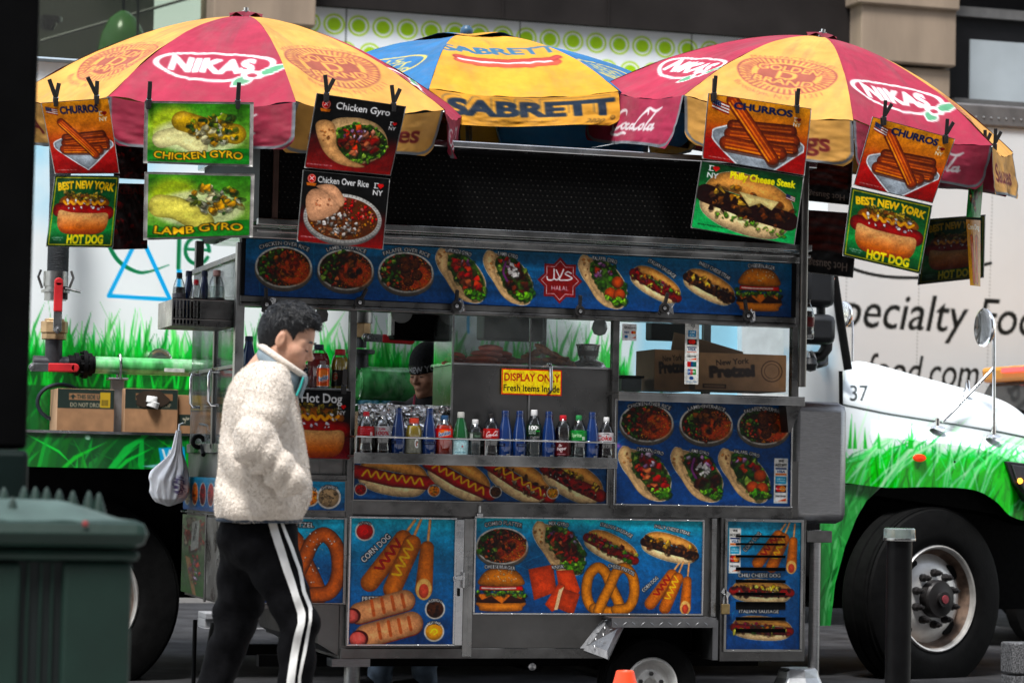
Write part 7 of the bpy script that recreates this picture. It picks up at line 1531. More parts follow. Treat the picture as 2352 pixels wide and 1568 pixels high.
def hyd(c, w_, h): c.a[:] = C('7a7a78'); c.text('HYDRATE', w_*.5, h*.2, h*.2, C('d0d0d0'), w_*.5); c.text('REWARDS', w_*.5, h*.52, h*.18, C('d0d0d0'), w_*.46); c.rect(w_*.35, h*.7, w_*.6, h*.95, C('d0d0d0'))
bottle('soda', PX(494, .2), .2, zk, .086, PZ(620, .2, 494)-zk, 'large clear bottle with pink cap at the right end of the hanging rack', WATER, .7, capm('pink', (.42, .24, .22)), hyd, (.28, .5), grp=GR)
bottle('cola', PX(1854, .5), .5, PZ(778, .5, 1854), .075, .22, 'cola bottle with a red label standing beyond the right corner pole', COLA, .7, capm('black', (.012, .01, .01)), lambda c, w_, h: c.a.__setitem__(slice(None), C('7a1a20')), (.3, .55))
# ---------------------------------------------------------------- food and pots inside
ft = thing('foil_tray', 'crumpled silver foil covered tray on the counter in front of the vendor', 'tray', (PX(940, .2), .2, zm))
X0, X1, Z0, Z1 = R(822, 929, 1066, 1046, .08); nx_, nz_ = 90, 40
def crumple(U, V, s): return .030*(fbm(np.stack([U*14, V*6], -1), 1, 3, s)-.5)+.022*np.abs(fbm(np.stack([U*24, V*9], -1), 1, 2, s+3)-.5)
U, V = np.meshgrid(np.linspace(0, 1, nx_), np.linspace(0, 1, nz_)); P = np.stack([X0+(X1-X0)*U, .08+crumple(U, V, 1)*1.4-.0*V, Z1+(zm+.01-Z1)*V+.02*(fbm(np.stack([U*7, 0*U], -1), 1, 2, 5)-.5)], -1)
T2 = np.stack([X0+(X1-X0)*U, .08+.4*V, Z1+.02*(fbm(np.stack([U*7, 0*U], -1), 1, 2, 5)-.5)+crumple(U, V, 9)*.6], -1); T2[0] = P[0]
T2 = T2[::-1]
FOIL = mat('foil', (.74, .74, .75), .2, 1., .04, 30, .25, 60)
npmesh('foil', np.vstack([T2[:-1], P]), gridquads(2*nz_-1, nx_), FOIL, ft, smooth=False)
MB().box(X0+.01, X1-.01, .12, .46, zm+.012, Z1-.04).build('tray', STEELB, ft)
SAUS = [mat('sausage_'+n, c_, .35, 0, .35, 22, .1, 60, spec=.5) for n, c_ in (('a', (.5, .11, .07)), ('b', (.58, .15, .09)), ('c', (.42, .10, .07)))]
g = np.random.default_rng(11); zsh = zd+.001
def sausage(px, py, Y, L_, r, k, lab, grp, ang=0):
    p = W(px, py, Y); q = [(p[0]+t*L_/2*cos(ang), Y+.02*t*t, p[2]+t*L_/2*sin(ang)-.008*t*t) for t in (-1, -.92, -.5, 0, .5, .92, 1)]
    m = MB().tube(q, [r*.3, r*.8, r, r*1.02, r, r*.8, r*.3], 14); o = m.build('sausage', SAUS[k % 3], None, p, smooth=True); tag(o, lab, 'sausage', grp)
for row, (y, xs) in enumerate(((831, (1104, 1122, 1142, 1160)), (822, (1110, 1130, 1152)), (810, (1120, 1143)), (798, (1129,)))):
    for k, x in enumerate(xs): sausage(x, y, .18+.05*k, .17 if row < 3 else .13, .0135+.002*(row == 3), row+k, 'dark red sausage in the tall stacked heap on the display shelf' if row < 3 else 'single dark red sausage lying on top of the tall stacked heap', 'sausages heaped on the display shelf', .03*(k-1))
for row, (y, xs) in enumerate(((832, (1036, 1060)), (823, (1044, 1058)), (813, (1050,)))):
    for k, x in enumerate(xs): sausage(x, y, .16+.05*k, .09, .010, row+k+1, 'thin brown sausage in the small heap beside the glass edge' if row < 2 else 'thin brown sausage on top of the small heap beside the glass edge', 'thin sausages heaped by the glass edge', .1*(k-.5))
KEB = mat('roast_meat', (.34, .13, .055), .45, 0, .6, 40, .6, 70)
for k, (x, y, a) in enumerate(((1200, 830, .1), (1225, 826, -.2), (1250, 830, .15), (1275, 831, -.15), (1296, 832, -.3), (1232, 810, .35), (1254, 806, -.5), (1284, 820, -.35))):
    p = W(x, y, .2+.04*(k % 3)); q = [Vector(p)+Vector((t*.07*cos(a), 0, t*.07*sin(a))) for t in np.linspace(-1, 1, 7)]; r = [.012+.012*g.random() for _ in q]; r[0] = r[-1] = .006
    o = MB().tube(q, r, 10).build('meat_skewer', KEB, None, p, smooth=True); tag(o, 'charred brown meat skewer in the pile right of the sausages' if k < 5 else 'charred brown meat skewer on top of the pile right of the sausages', 'skewer', 'meat skewers piled on the display shelf')
p = W(1350, 842, .35); p = (p[0], p[1], zsh); pot = thing('steel_pot', 'steel pot standing upside down on a domed lid in the display case', 'pot', p)
MB().lathe([(.10, 0), (.10, .012), (.085, .035), (.05, .05), (.02, .055), (0, .055)], p, n=28).build('lid', STEELB, pot, smooth=40)
MB().lathe([(.045, .052), (.058, .10), (.062, .125), (.066, .128), (.066, .134), (0, .134)], p, n=28).build('pot_body', STEEL, pot, smooth=40)
MB().lathe([(.0535, .07), (.0585, .098)], p, n=28).build('dark_band', mat('dark_band', (.04, .035, .03), .5), pot, smooth=40)
p = W(1378, 722, .25); lb = thing('light_bulb', 'unlit pear shaped bulb hanging inside the display case', 'bulb', p)
MB().lathe([(.0, -.115), (.03, -.105), (.043, -.075), (.036, -.045), (.02, -.02), (.018, .0), (.0, .0)], p, n=20).build('glass', mat('frosted_bulb', (.30, .31, .31), .25, 0, .05), lb, smooth=True)
MB().lathe([(.019, -.005), (.019, .05), (0, .05)], p, n=12).build('socket', BLACK, lb, smooth=40)
p = W(740, 690, .3); ld = thing('turner', 'long handled metal turner hanging under the canopy behind the customer', 'utensil', p)
MB().tube([(p[0], p[1], p[2]+.05), (p[0]+.004, p[1], p[2]-.02)], .008, 8).build('handle', STEELD, ld); MB().prism([(p[0]-.012, p[2]-.01), (p[0]+.012, p[2]-.01), (p[0]+.034, p[2]-.07), (p[0]+.030, p[2]-.105), (p[0], p[2]-.118), (p[0]-.030, p[2]-.105), (p[0]-.034, p[2]-.07)], p[1]-.003, p[1]).build('blade', STEELD, ld, bevel=.004)
CARD = mat('cardboard', (.44, .265, .15), .8, 0, .14, 6, .06, 60, dirt=.3, dirtcol=(.16, .09, .05), stretch=(1, 1, 1))
CARDP = mat('printed_cardboard', (1, 1, 1), .8, 0, .12, 8, .06, 60, vcol=True)
def carton(px0, py0, px1, py1, Y, dep, lab, draw=None, name='cardboard_box', lean=0, gain=.62, tint_=C('b98a62'), flap=None, grp=None):
    X0, X1, Z0, Z1 = R(px0, py0, px1, py1, Y); t = thing(name, lab, 'box', ((X0+X1)/2, Y+dep/2, Z0), grp)
    b = MB(); b.box(X0, X1, Y+.002, Y+dep, Z0, Z1); b.build('carton', CARD, t, bevel=.004)
    c = Cv(px1-px0, py1-py0, .7, tint_); c.a *= (.9+.2*fbm(np.stack([c.X, c.Y], -1), .05, 3, int(px0)))[..., None]
    if draw: draw(c, px1-px0, py1-py0)
    c.sheet(flat(X0+.001, X1-.001, Z0+.001, Z1-.001, Y), 'printed_face', CARDP, t, gain=gain); return t, X0, X1, Z0, Z1
DG = C('1c3028')
def bx1(c, w_, h): c.rect(0, 0, w_, h*.41, DG); c.rect(w_*.2, h*.09, w_*.8, h*.23, C('a87a54')); c.text('THIS SIDE UP', w_*.56, h*.16, h*.085, DG, w_*.44); c.poly([(w_*.27, h*.11), (w_*.33, h*.17), (w_*.29, h*.17), (w_*.29, h*.21), (w_*.25, h*.21), (w_*.25, h*.17), (w_*.21, h*.17)], DG); c.text('DO NOT DROP', w_*.5, h*.33, h*.085, C('c8b89a'), w_*.56); c.rect(w_*.75, h*.06, w_*.93, h*.38, C('e0b81c')); [c.rect(w_*(.78+.02*i), h*.22, w_*(.79+.02*i), h*.34, C('4a4010')) for i in range(6)]
def bx2(c, w_, h): c.rect(0, 0, w_, h*.41, DG); c.rect(w_*.2, h*.09, w_*.9, h*.23, C('a07048')); c.poly([(w_*.27, h*.1), (w_*.34, h*.16), (w_*.29, h*.16), (w_*.29, h*.2), (w_*.25, h*.2), (w_*.25, h*.16), (w_*.2, h*.16)], DG); c.text('DO NOT DROP', w_*.55, h*.33, h*.085, C('a8987a'), w_*.64); c.a[:] = np.clip(c.a*(1-.25*(fbm(np.stack([c.X, c.Y*.3], -1), .06, 3, 2)-.4))[..., None], 0, 1)
def bx3(c, w_, h): c.rect(0, h*.46, w_, h*.72, DG); c.text('ATLANTIC', w_*.7, h*.59, h*.1, C('c8c0a8'), w_*.6); c.stroke([(w_*.16, h*.66), (w_*.2, h*.52)], 2, C('c8c0a8')); c.ell(w_*.14, h*.57, 4, 2.4, C('c8c0a8'), .5); c.ell(w_*.24, h*.56, 4, 2.4, C('c8c0a8'), -.5)
carton(131, 893, 262, 1003, 2.70, .34, 'clean brown carton with yellow tag on the tanker ledge below the pipe', bx1)
t, X0, X1, Z0, Z1 = carton(286, 893, 408, 1005, 2.69, .34, 'torn brown carton with white bottle tops poking out on the tanker ledge', bx2)
for k, (px, py, r, a) in enumerate(((349, 916, .033, .1), (352, 928, .036, .3))):
    p = W(px, py, 2.68); MB().lathe([(0, -.02), (r, -.02), (r, .012), (r*.9, .016), (0, .016)], p, n=18, M3=Matrix.Rotation(a, 3, 'Y')).build('bottle_top', mat('white_plastic', (.66, .66, .64), .4), t, smooth=40)
m = MB(); g = np.random.default_rng(4); vs = []
for k in range(12): a = 2*pi*k/12; q = W(349+36*cos(a)*(.8+.4*g.random()), 918+20*sin(a)*(.8+.4*g.random()), 2.686); vs.append(q)
m.add(vs, [tuple(range(12))]); m.build('torn_hole', mat('torn_hole', (.03, .018, .01), .9), t)
carton(410, 908, 500, 1005, 2.72, .30, 'small brown carton with a dark band behind the left glass end of the cart', bx3)
def pz1(c, w_, h): c.text('New York', w_*.45, h*.2, h*.14, C('2e1c14'), w_*.5, rot=-.1); c.text('Pretzel', w_*.46, h*.42, h*.26, C('2e1c14'), w_*.7, rot=-.08, out=C('2e1c14'), grow=.04)
def pz2(c, w_, h): c.text('New York', w_*.40, h*.22, h*.15, C('2e1c14'), w_*.36, rot=-.1); c.text('Pretzel', w_*.4, h*.48, h*.28, C('2e1c14'), w_*.5, rot=-.06, out=C('2e1c14'), grow=.05); c.stroke([(w_*.84+24*cos(a), h*.45+24*sin(a)) for a in np.linspace(0, 2*pi, 24)], 2, C('3a2418')); c.stroke([(w_*.84+17*cos(a), h*.45+17*sin(a)) for a in np.linspace(0, 2*pi, 24)], 1.2, C('3a2418')); c.rect(w_*.08, h*.84, w_*.34, h*.96, C('4a3020')); c.rect(w_*.1, h*.87, w_*.32, h*.93, C('80583c'))
carton(1503, 803, 1592, 897, .34, .3, 'brown pretzel carton, the smaller one, in the right window of the cart', pz1, gain=1.9, tint_=C('a0714c'))
t, X0, X1, Z0, Z1 = carton(1597, 812, 1806, 897, .24, .4, 'large brown pretzel carton with raised flap in the right window of the cart', pz2, gain=1.9, tint_=C('a0714c'))
MB().prism([(X0, Z1), (X0+.02, Z1+.125), (X0+.10, Z1+.11), (X1-.10, Z1+.03), (X1-.10, Z1)], .62, .635).build('flap', CARD, t)
X0, X1, Z0, Z1 = R(1428, 862, 1474, 898, .3); tb = thing('steel_bin', 'small dark steel box with a lid in the corner of the right window', 'box', ((X0+X1)/2, .4, Z0)); MB().box(X0, X1, .3, .55, Z0, Z1-.016).build('bin_body', STEELD, tb, bevel=.004); MB().box(X0-.01, X1+.012, .29, .56, Z1-.014, Z1).build('lid', BLACKM, tb, bevel=.004)
fp = W(365, 829, 3.0); o = MB().lathe([(0, .006), (.055, .006), (.07, .03), (.078, .032), (.078, .036), (.068, .034), (.054, .01), (0, .01)], fp, 'y', 30).build('foil_plate', FOIL, None, fp, smooth=30); tag(o, 'round foil plate standing behind the green pipe on the tanker', 'plate')
# white carrier bag at the cart corner
bg_ = W(384, 1060, 1.2)
def bagmesh():
    n, m_ = 64, 60; a = np.linspace(0, 2*pi, n, endpoint=False)[None]; t = np.linspace(0, 1, m_)[:, None]
    yc = np.interp(t, [0, .15, .35, .6, .8, 1], [988, 1030, 1075, 1115, 1145, 1162]); xc = np.interp(t, [0, .2, .5, 1], [410, 405, 390, 388]); hw = np.interp(t, [0, .2, .35, .5, .7, .88, 1], [5, 13, 32, 42, 44, 30, 3])
    rz = np.interp(t, [0, .2, .5, .8, 1], [.01, .03, .11, .11, .01])
    f = 1+.16*np.sin(a*7+5*t)*(1-t)+.10*np.sin(a*11+9*t+1)*(1-.6*t)+.05*np.sin(a*17+3*t)
    px = xc+hw*f*np.cos(a); py = yc+6*np.sin(a*3)*t*(1-t)*2+0*a; D = 1.2+rz*np.sin(a)*f
    px = px-14*np.clip(-np.cos(a), 0, 1)**3*np.exp(-((t-.4)/.12)**2)
    v = _d*FPX+_r*(px[..., None]-1176)+_u*(784-py[..., None]); P = CAM+v*((D-CAM[1])/v[..., 1])[..., None]
    i = np.arange(m_*n).reshape(m_, n); q = np.stack([i[:-1], np.roll(i, -1, 1)[:-1], np.roll(i, -1, 1)[1:], i[1:]], -1).reshape(-1, 4)
    U = ((px-412)/17)**2+((py-1114)/26)**2; sp = fbm(np.stack([px, py], -1), .11, 3, 3)
    k = np.clip((1-U)*3, 0, 1)*np.clip((np.abs(np.sin(np.sqrt(np.clip(U, 0, 9))*9+sp*8))-.35)*3, 0, 1)*(np.sin(a) < 0)
    col = np.array([.92, .92, .94])*(1-k[..., None])+np.array([.10, .06, .20])*k[..., None]
    return P, q, col
P, q, col = bagmesh()
o = npmesh('carrier_bag', P, q, mat('bag_plastic', (1, 1, 1), .35, 0, .04, 12, .25, 26, vcol=True, spec=.5, trans=0.), None, bg_, col); tag(o, 'white plastic carrier bag with purple rose print hanging at the cart end', 'bag')
b_ = bpy.data.objects
MB().tube([W(410, 994, 1.2), W(412, 975, 1.25), W(420, 972, 1.3)], .006, 8).build('bag_hook', STEELB, cart)
# ---------------------------------------------------------------- foreground street furniture
YP = -6.1
DG_ = mat('bin_green', (.0048, .020, .014), .55, 0, .25, 5, .08, 40, dirt=.25, dirtcol=(.03, .04, .038)); DGT = mat('bin_green_lid', (.045, .075, .065), .55, 0, .3, 7, .1, 40)
post_t = thing('dark_post', 'thick black steel post with a stepped base, close to the camera', 'post', (PX(40, YP), YP, .15))
X0, X1, Z0, Z1 = R(-60, -60, 78, 1030, YP)
MB().box(X0, X1, YP, YP+.3, Z0-.0, Z1+1.2).build('shaft', mat('post_black', (.002, .002, .0022), .6, 0, .3, 6, .05, 30, spec=.03), post_t, bevel=.012)
X2, X3, Z2, Z3 = R(-60, 1032, 66, 1140, YP-.02); MB().box(X0-.05, X3, YP-.02, YP+.32, .6, Z3).build('base_block', mat('post_dark_green', (.004, .010, .009), .5, 0, .25, 6, spec=.12), post_t, bevel=.015)
MB().box(X0-.10, X3+.0, YP-.05, YP+.35, .15, .58).build('plinth', MATS['post_dark_green'], post_t, bevel=.015)
# litter bin
YL = -6.9
ln = thing('litter_bin', 'dark green litter bin with a spiked lid in the lower left foreground', 'litter bin', (PX(120, YL), YL+.4, .15))
def bxp(px0, py0, px1, py1, Y, dep, nm, m_, bv=.012): X0, X1, Z0, Z1 = R(px0, py0, px1, py1, Y); return MB().box(X0, X1, Y, Y+dep, Z0, Z1).build(nm, m_, ln, bevel=bv)
bxp(-200, 1192, 345, 1256, YL, .55, 'lid', DG_, .03); bxp(-200, 1260, 322, 1286, YL+.03, .5, 'rim', DG_, .012)
X0, X1, Z0, Z1 = R(-200, 1288, 300, 1568, YL+.06); MB().box(X0, X1, YL+.06, YL+.50, .2, Z1).build('body', mat('bin_black', (.004, .008, .008), .55), ln)
for a, b in ((-150, 45), (140, 300)): X0, X1, _, Z1 = R(a, 1290, b, 1568, YL+.05); MB().box(X0, X1, YL+.04, YL+.07, .18, Z1).build('panel', DG_, ln, bevel=.012)
for a in (62, 92, 118): X0, X1, _, Z1 = R(a-3, 1290, a+3, 1568, YL+.05); MB().box(X0, X1, YL+.05, YL+.065, .18, Z1).build('slat', DG_, ln, bevel=.004)
zl = PZ(1192, YL, 150); X0, X1 = PX(-200, YL), PX(345, YL)
# domed top of the lid
U, V = np.meshgrid(np.linspace(0, 1, 40), np.linspace(0, 1, 24)); P = np.stack([X0+.02+(X1-X0-.04)*U, YL+.02+.51*V, zl-.004+.045*np.clip(np.sin(pi*V)*1.4, 0, 1)*np.clip(np.sin(pi*np.clip(U*.5+.5, 0, 1))*2.2, 0, 1)+.006*(fbm(np.stack([U*6, V*3], -1), 1, 3, 4)-.5)], -1)
npmesh('lid_top', P, gridquads(24, 40, True), DGT, ln)
for k, (px, py) in enumerate(((28, 1196), (8, 1172), (54, 1170), (80, 1171), (106, 1172), (135, 1177), (166, 1180), (203, 1180), (226, 1184))):
    Y = YL+.3 if k else YL+.1; p = W(px, py, Y); MB().lathe([(.028, -.03), (.021, .0), (.008, .044), (.003, .055), (0, .057)], p, n=14).build('spike', DG_, ln, smooth=True)
for px, py in ((196, 1202),): p = W(px, py, YL-.002); MB().lathe([(.008, 0), (0, .004)], p, 'y', 10).build('red_mark', mat('red_mark', (.2, .03, .03), .6), ln)
# bollard
YBo = -1.9
bo = thing('bollard', 'black bollard with a clear glass cap in front of the tanker wheel', 'bollard', (PX(2063, YBo), YBo, .15))
xb_ = PX(2066, YBo, 1230); s_ = 6029/float((np.array([xb_, YBo, 1.])-CAM)@_d); zc1, zc2 = PZ(1241, YBo, 2063), PZ(1212, YBo, 2063)
MB().lathe([(0, .15), (29.5/s_, .15), (29.5/s_, zc1), (0, zc1)], (xb_, YBo, 0), n=32).build('shaft', mat('bollard_black', (.003, .003, .0033), .4, 0, .4, 10, spec=.08), bo, smooth=40)
MB().lathe([(0, zc1+.001), (36.5/s_, zc1+.001), (37/s_, zc1+.012), (36/s_, zc2-.006), (33/s_, zc2), (0, zc2)], (xb_, YBo, 0), n=32).build('glass_cap', mat('bollard_glass', (.24, .29, .27), .1, 0, .2, 12, spec=.6, trans=.55), bo, smooth=30)
MB().lathe([(37.2/s_, zc1+.0), (37.6/s_, zc1+.010), (37.2/s_, zc1+.012)], (xb_, YBo, 0), n=32).build('cap_ring', STEEL, bo, smooth=30)
X0, X1, Z0, Z1 = R(2326, 1476, 2520, 1600, -.8)
gr = mat('speckled_granite', (.075, .075, .078), .75, 0, 1.0, 120, .1, 90, detail=2)
bt = thing('granite_block', 'speckled grey granite block at the lower right corner', 'block', ((X0+X1)/2, -.4, .0)); MB().box(X0, X1, -.8, -.66, Z1-.16, Z1).build('top_course', gr, bt, bevel=.01); MB().box(X0+.004, X1, -.795, -.66, .0, Z1-.166).build('base_course', gr, bt, bevel=.01)
cn = W(1436, 1541, -2.6); ct = thing('traffic_cone', 'bright orange cone top just showing under the cart wheel', 'cone', (cn[0], cn[1], .15))
MB().lathe([(.115, .19), (.105, .22), (.038, cn[2]+0), (.034, cn[2]+.004), (.029, cn[2]-.004), (0, cn[2]-.02)], (cn[0], cn[1], 0), n=32).build('cone', mat('cone_orange', (.70, .06, .015), .45, 0, .1, 10), ct, smooth=30)
MB().box(cn[0]-.25, cn[0]+.25, cn[1]-.25, cn[1]+.25, .15, .19).build('base', mat('cone_orange'), ct, bevel=.01) if 0 else MB().box(cn[0]-.25, cn[0]+.25, cn[1]-.25, cn[1]+.25, .15, .19).build('base', MATS['cone_orange'], ct, bevel=.01)
# ---------------------------------------------------------------- people (signed distance fields -> surface nets)
def surfnet(f, lo, hi, h):
    lo, hi = np.asarray(lo, float), np.asarray(hi, float); n = np.ceil((hi-lo)/h).astype(int)+1
    ax = [lo[i]+h*np.arange(n[i]) for i in range(3)]; G = np.stack(np.meshgrid(*ax, indexing='ij'), -1).astype(np.float32)
    D = f(G).astype(np.float32); del G
    s = D < 0; c = [s[i:n[0]-1+i, j:n[1]-1+j, k:n[2]-1+k] for i in (0, 1) for j in (0, 1) for k in (0, 1)]
    cnt = sum(x.astype(np.int8) for x in c); act = (cnt > 0) & (cnt < 8); idx = -np.ones(act.shape, np.int64); cells = np.argwhere(act); idx[act] = np.arange(len(cells))
    acc = np.zeros((len(cells), 3)); num = np.zeros(len(cells)); off = [(i, j, k) for i in (0, 1) for j in (0, 1) for k in (0, 1)]
    for a in range(8):
        for b in range(a+1, 8):
            if sum(abs(off[a][q]-off[b][q]) for q in range(3)) != 1: continue
            pa, pb = cells+off[a], cells+off[b]; da, db = D[tuple(pa.T)], D[tuple(pb.T)]; m = (da < 0) != (db < 0); t = np.where(m, da/(da-db+1e-12), 0)
            acc += np.where(m[:, None], pa+(pb-pa)*t[:, None], 0); num += m
    V = lo+h*(acc/num[:, None]); Q = []
    for ax_ in range(3):
        o = [q for q in range(3) if q != ax_]; sl0 = [slice(1, n[q]-1) for q in range(3)]; sl0[ax_] = slice(0, n[ax_]-1); sl1 = list(sl0); sl1[ax_] = slice(1, n[ax_])
        a, b = s[tuple(sl0)], s[tuple(sl1)]; e = np.argwhere(a != b); fl = a[a != b]; e = e+np.array([0 if q == ax_ else 1 for q in range(3)])
        d0, d1 = np.zeros(3, int), np.zeros(3, int); d0[o[0]] = 1; d1[o[1]] = 1
        q = np.stack([idx[tuple((e-d0-d1).T)], idx[tuple((e-d1).T)], idx[tuple(e.T)], idx[tuple((e-d0).T)]], -1); fl2 = fl if ax_ != 1 else ~fl; q[~fl2] = q[~fl2][:, ::-1]; Q.append(q)
    return V, np.vstack(Q)
def smin(a, b, k): h = np.clip(.5+.5*(b-a)/k, 0, 1); return b*(1-h)+a*h-k*h*(1-h)
def smax(a, b, k): return -smin(-a, -b, k)
def cone(P, a, ra, b, rb):
    a, b = np.asarray(a, float), np.asarray(b, float); e = b-a; t = np.clip(((P-a)@e)/(e@e), 0, 1); return np.linalg.norm(P-a-t[..., None]*e, axis=-1)-(ra+(rb-ra)*t)
def ball(P, c, r): return np.linalg.norm(P-np.asarray(c), axis=-1)-r
def elli(P, c, r): r = np.asarray(r); k = np.linalg.norm((P-np.asarray(c))/r, axis=-1); return (k-1)*r.min()
def head_sdf(P):
    """x forward, y left, z up; origin between the ears"""
    y = np.abs(P[..., 1]); S = np.stack([P[..., 0], y, P[..., 2]], -1)
    d = elli(S, (-.012, 0, .035), (.098, .076, .088)); d = smin(d, elli(S, (.034, 0, -.035), (.058, .056, .086)), .03)
    d = smin(d, cone(S, (.0, .050, -.048), .020, (.064, .010, -.095), .021), .02); d = smin(d, ball(S, (.055, .042, -.026), .027), .02)
    d = smin(d, cone(S, (.076, .0, .014), .013, (.066, .046, .010), .012), .012)
    d = smax(d, -ball(S, (.097, .031, -.004), .013), .012); d = smin(d, elli(S, (.076, .031, -.005), (.012, .014, .0115)), .004)
    d = smin(d, cone(S, (.084, 0, .004), .0075, (.103, 0, -.031), .0115), .010); d = smin(d, ball(S, (.093, .012, -.035), .0085), .005)
    d = smin(d, cone(S, (.091, 0, -.061), .0065, (.080, .022, -.063), .004), .005); d = smin(d, cone(S, (.0895, 0, -.072), .007, (.079, .019, -.070), .004), .005)
    d = smin(d, ball(S, (.076, 0, -.098), .019), .015)
    d = smin(d, cone(S, (-.02, 0, -.05), .052, (-.05, 0, -.22), .056), .025)
    ear = elli(S, (-.006, .078, -.008), (.017, .009, .028)); ear = smax(ear, -elli(S, (.0, .089, -.004), (.010, .007, .019)), .004); d = smin(d, ear, .006)
    return d
class Fig:
    """local frame: x = to the right in the picture, y = away, z = up; px() gives local coordinates of a photo pixel"""
    def __init__(s, px, Y):
        s.O = W(px, 1091, Y); s.A = np.array([cos(TH), -sin(TH), 0]); s.B = np.array([sin(TH), cos(TH), 0]); s.M = np.stack([s.A, s.B, [0, 0, 1.]])
    def px(s, x, y, b=0.):
        v = _d*FPX+_r*(x-1176)+_u*(784-y); q = s.O+s.B*b; t = ((q-CAM)@s.B)/(v@s.B); return s.M@(CAM+v*t-s.O)
    def w(s, V): return V@s.M+s.O
    def mesh(s, f, lo, hi, h, name, m, root, col=None): V, Q_ = surfnet(f, lo, hi, h); return npmesh(name, s.w(V), Q_[:, ::-1] if False else Q_, m, root, None, col(V) if col is not None else None)
SKIN = mat('skin_fair', (.46, .25, .165), .5, 0, .10, 40, .10, 200, spec=.3, dirt=.45, dirtcol=(.42, .15, .095)); SKIND = mat('skin_tan', (.42, .20, .125), .55, 0, .2, 26, .08, 120, spec=.3)
HAIR = mat('black_hair', (.006, .006, .007), .42, 0, .5, 60, .6, 90, stretch=(1, 1, .25), spec=.3)
FLEECE = mat('cream_fleece', (.64, .57, .495), .95, 0, .04, 30, .5, 130, sheen=.2, dirt=.0, detail=8)
# --- customer
F = Fig(610, -3.6); L = F.px
man = thing('person', 'young man in cream fleece jacket and black striped trousers walking past the cart', 'person', (F.O[0], F.O[1], .15))
hc = L(660, 779); pit = radians(21); yw = radians(-7)
Rh = np.array((Matrix.Rotation(yw, 3, 'Z') @ Matrix.Rotation(pit, 3, 'Y')))
def hl(P): return (P-hc)@Rh
KH = 1.03
nk = L(622, 880)
def body_(P):
    d = head_sdf(hl(P)/KH)*KH; d = smin(d, cone(P, L(640, 812), .052, nk, .062), .02); return smin(d, elli(P, L(610, 960), (.12, .16, .2)), .05)
F.mesh(body_, L(500, 960)-[0, .22, .0], L(740, 690)+[0, .22, .03], .0042, 'body', SKIN, man)
hp = np.array([L(*q)[[0, 2]] for q in [(600, 812), (588, 740), (592, 690), (640, 676), (694, 680), (722, 700), (733, 730), (731, 757), (722, 755), (712, 752), (700, 760), (690, 764), (684, 772), (680, 786), (675, 786), (672, 770), (660, 758), (650, 762), (646, 778), (640, 800), (628, 812)]])
def poly2(P, p):
    x, y = P[..., 0], P[..., 2]; ins = np.zeros(x.shape, bool); dd = np.full(x.shape, 9.)
    for (ax, ay), (bx, by) in zip(p, np.roll(p, -1, 0)):
        ex, ey = bx-ax, by-ay; t = np.clip(((x-ax)*ex+(y-ay)*ey)/(ex*ex+ey*ey), 0, 1); dd = np.minimum(dd, (x-ax-t*ex)**2+(y-ay-t*ey)**2); ins ^= ((ay > y) != (by > y)) & (x < (bx-ax)*(y-ay)/(by-ay+1e-12)+ax)
    d = np.sqrt(dd); return np.where(ins, -d, d)
def hair_(P):
    Q_ = hl(P)/KH; y = np.abs(Q_[..., 1]); S = np.stack([Q_[..., 0], y, Q_[..., 2]], -1)
    d = elli(S, (-.012, 0, .040), (.102, .080, .094)); d = smin(d, elli(S, (.028, 0, .080), (.060, .064, .040)), .03); d = smin(d, elli(S, (-.055, 0, -.02), (.052, .066, .075)), .03)
    st = vnoise(np.stack([Q_[..., 0]*60+Q_[..., 2]*25, Q_[..., 1]*150, Q_[..., 2]*30], -1), 1, 3)-.5; top_ = np.clip((Q_[..., 2]-.03)/.06, 0, 1)
    d = d-.006*st*top_-.002*st; d = smax(d, poly2(P, hp)+.006*st*top_, .006); return d
def blades(V, Q_, n, ln, wd, flow, seed, rnd=.5):
    """thin tapered fibres rooted on a surface; returns verts, quads"""
    g = np.random.default_rng(seed); q = Q_[g.integers(len(Q_), size=n)]; a, b, c, d = (V[q[:, k]] for k in range(4)); u, v = g.random((n, 1)), g.random((n, 1)); P = (a*(1-u)+b*u)*(1-v)+(d*(1-u)+c*u)*v
    N = np.cross(c-a, d-b); N /= np.linalg.norm(N, axis=1, keepdims=True)+1e-9; D = flow(P, N)+rnd*g.normal(size=(n, 3)); D /= np.linalg.norm(D, axis=1, keepdims=True)+1e-9
    S_ = np.cross(D, N)+.3*g.normal(size=(n, 3)); S_ /= np.linalg.norm(S_, axis=1, keepdims=True)+1e-9; L_ = ln*g.uniform(.6, 1.2, (n, 1)) if np.isscalar(ln) else ln(P)*g.uniform(.6, 1.2, (n, 1)); w_ = wd
    M_ = P+D*L_*.55+N*L_*.08; T_ = P+D*L_; VV = np.stack([P-S_*w_, P+S_*w_, M_+S_*w_*.8, M_-S_*w_*.8, T_+S_*w_*.2, T_-S_*w_*.2], 1).reshape(-1, 3); k = np.arange(n)[:, None]*6
    return VV, np.vstack([k+np.array([[0, 1, 2, 3]]), k+np.array([[3, 2, 4, 5]])])
HV, HQ = surfnet(hair_, L(580, 830)-[0, .12, 0], L(752, 660)+[0, .12, 0], .0040)
def hflow(P, N):
    Q_ = hl(P)/KH; t = np.clip((Q_[:, 2:3]-.02)/.07, 0, 1); f = np.array([.95, 0, .05])*t+np.array([-.15, 0, -1.])*(1-t); f = f@Rh.T; f = f-N*(f*N).sum(1, keepdims=True)*.8; return f+N*.06*t
BV, BQ = blades(HV, HQ, 14000, lambda P: 0.009+.014*np.clip(((hl(P)/KH)[:, 2:3]-.02)/.07, 0, 1), .0007, hflow, 4, .14)
npmesh('hair', F.w(np.vstack([HV, BV])), np.vstack([HQ, BQ+len(HV)]), HAIR, man)
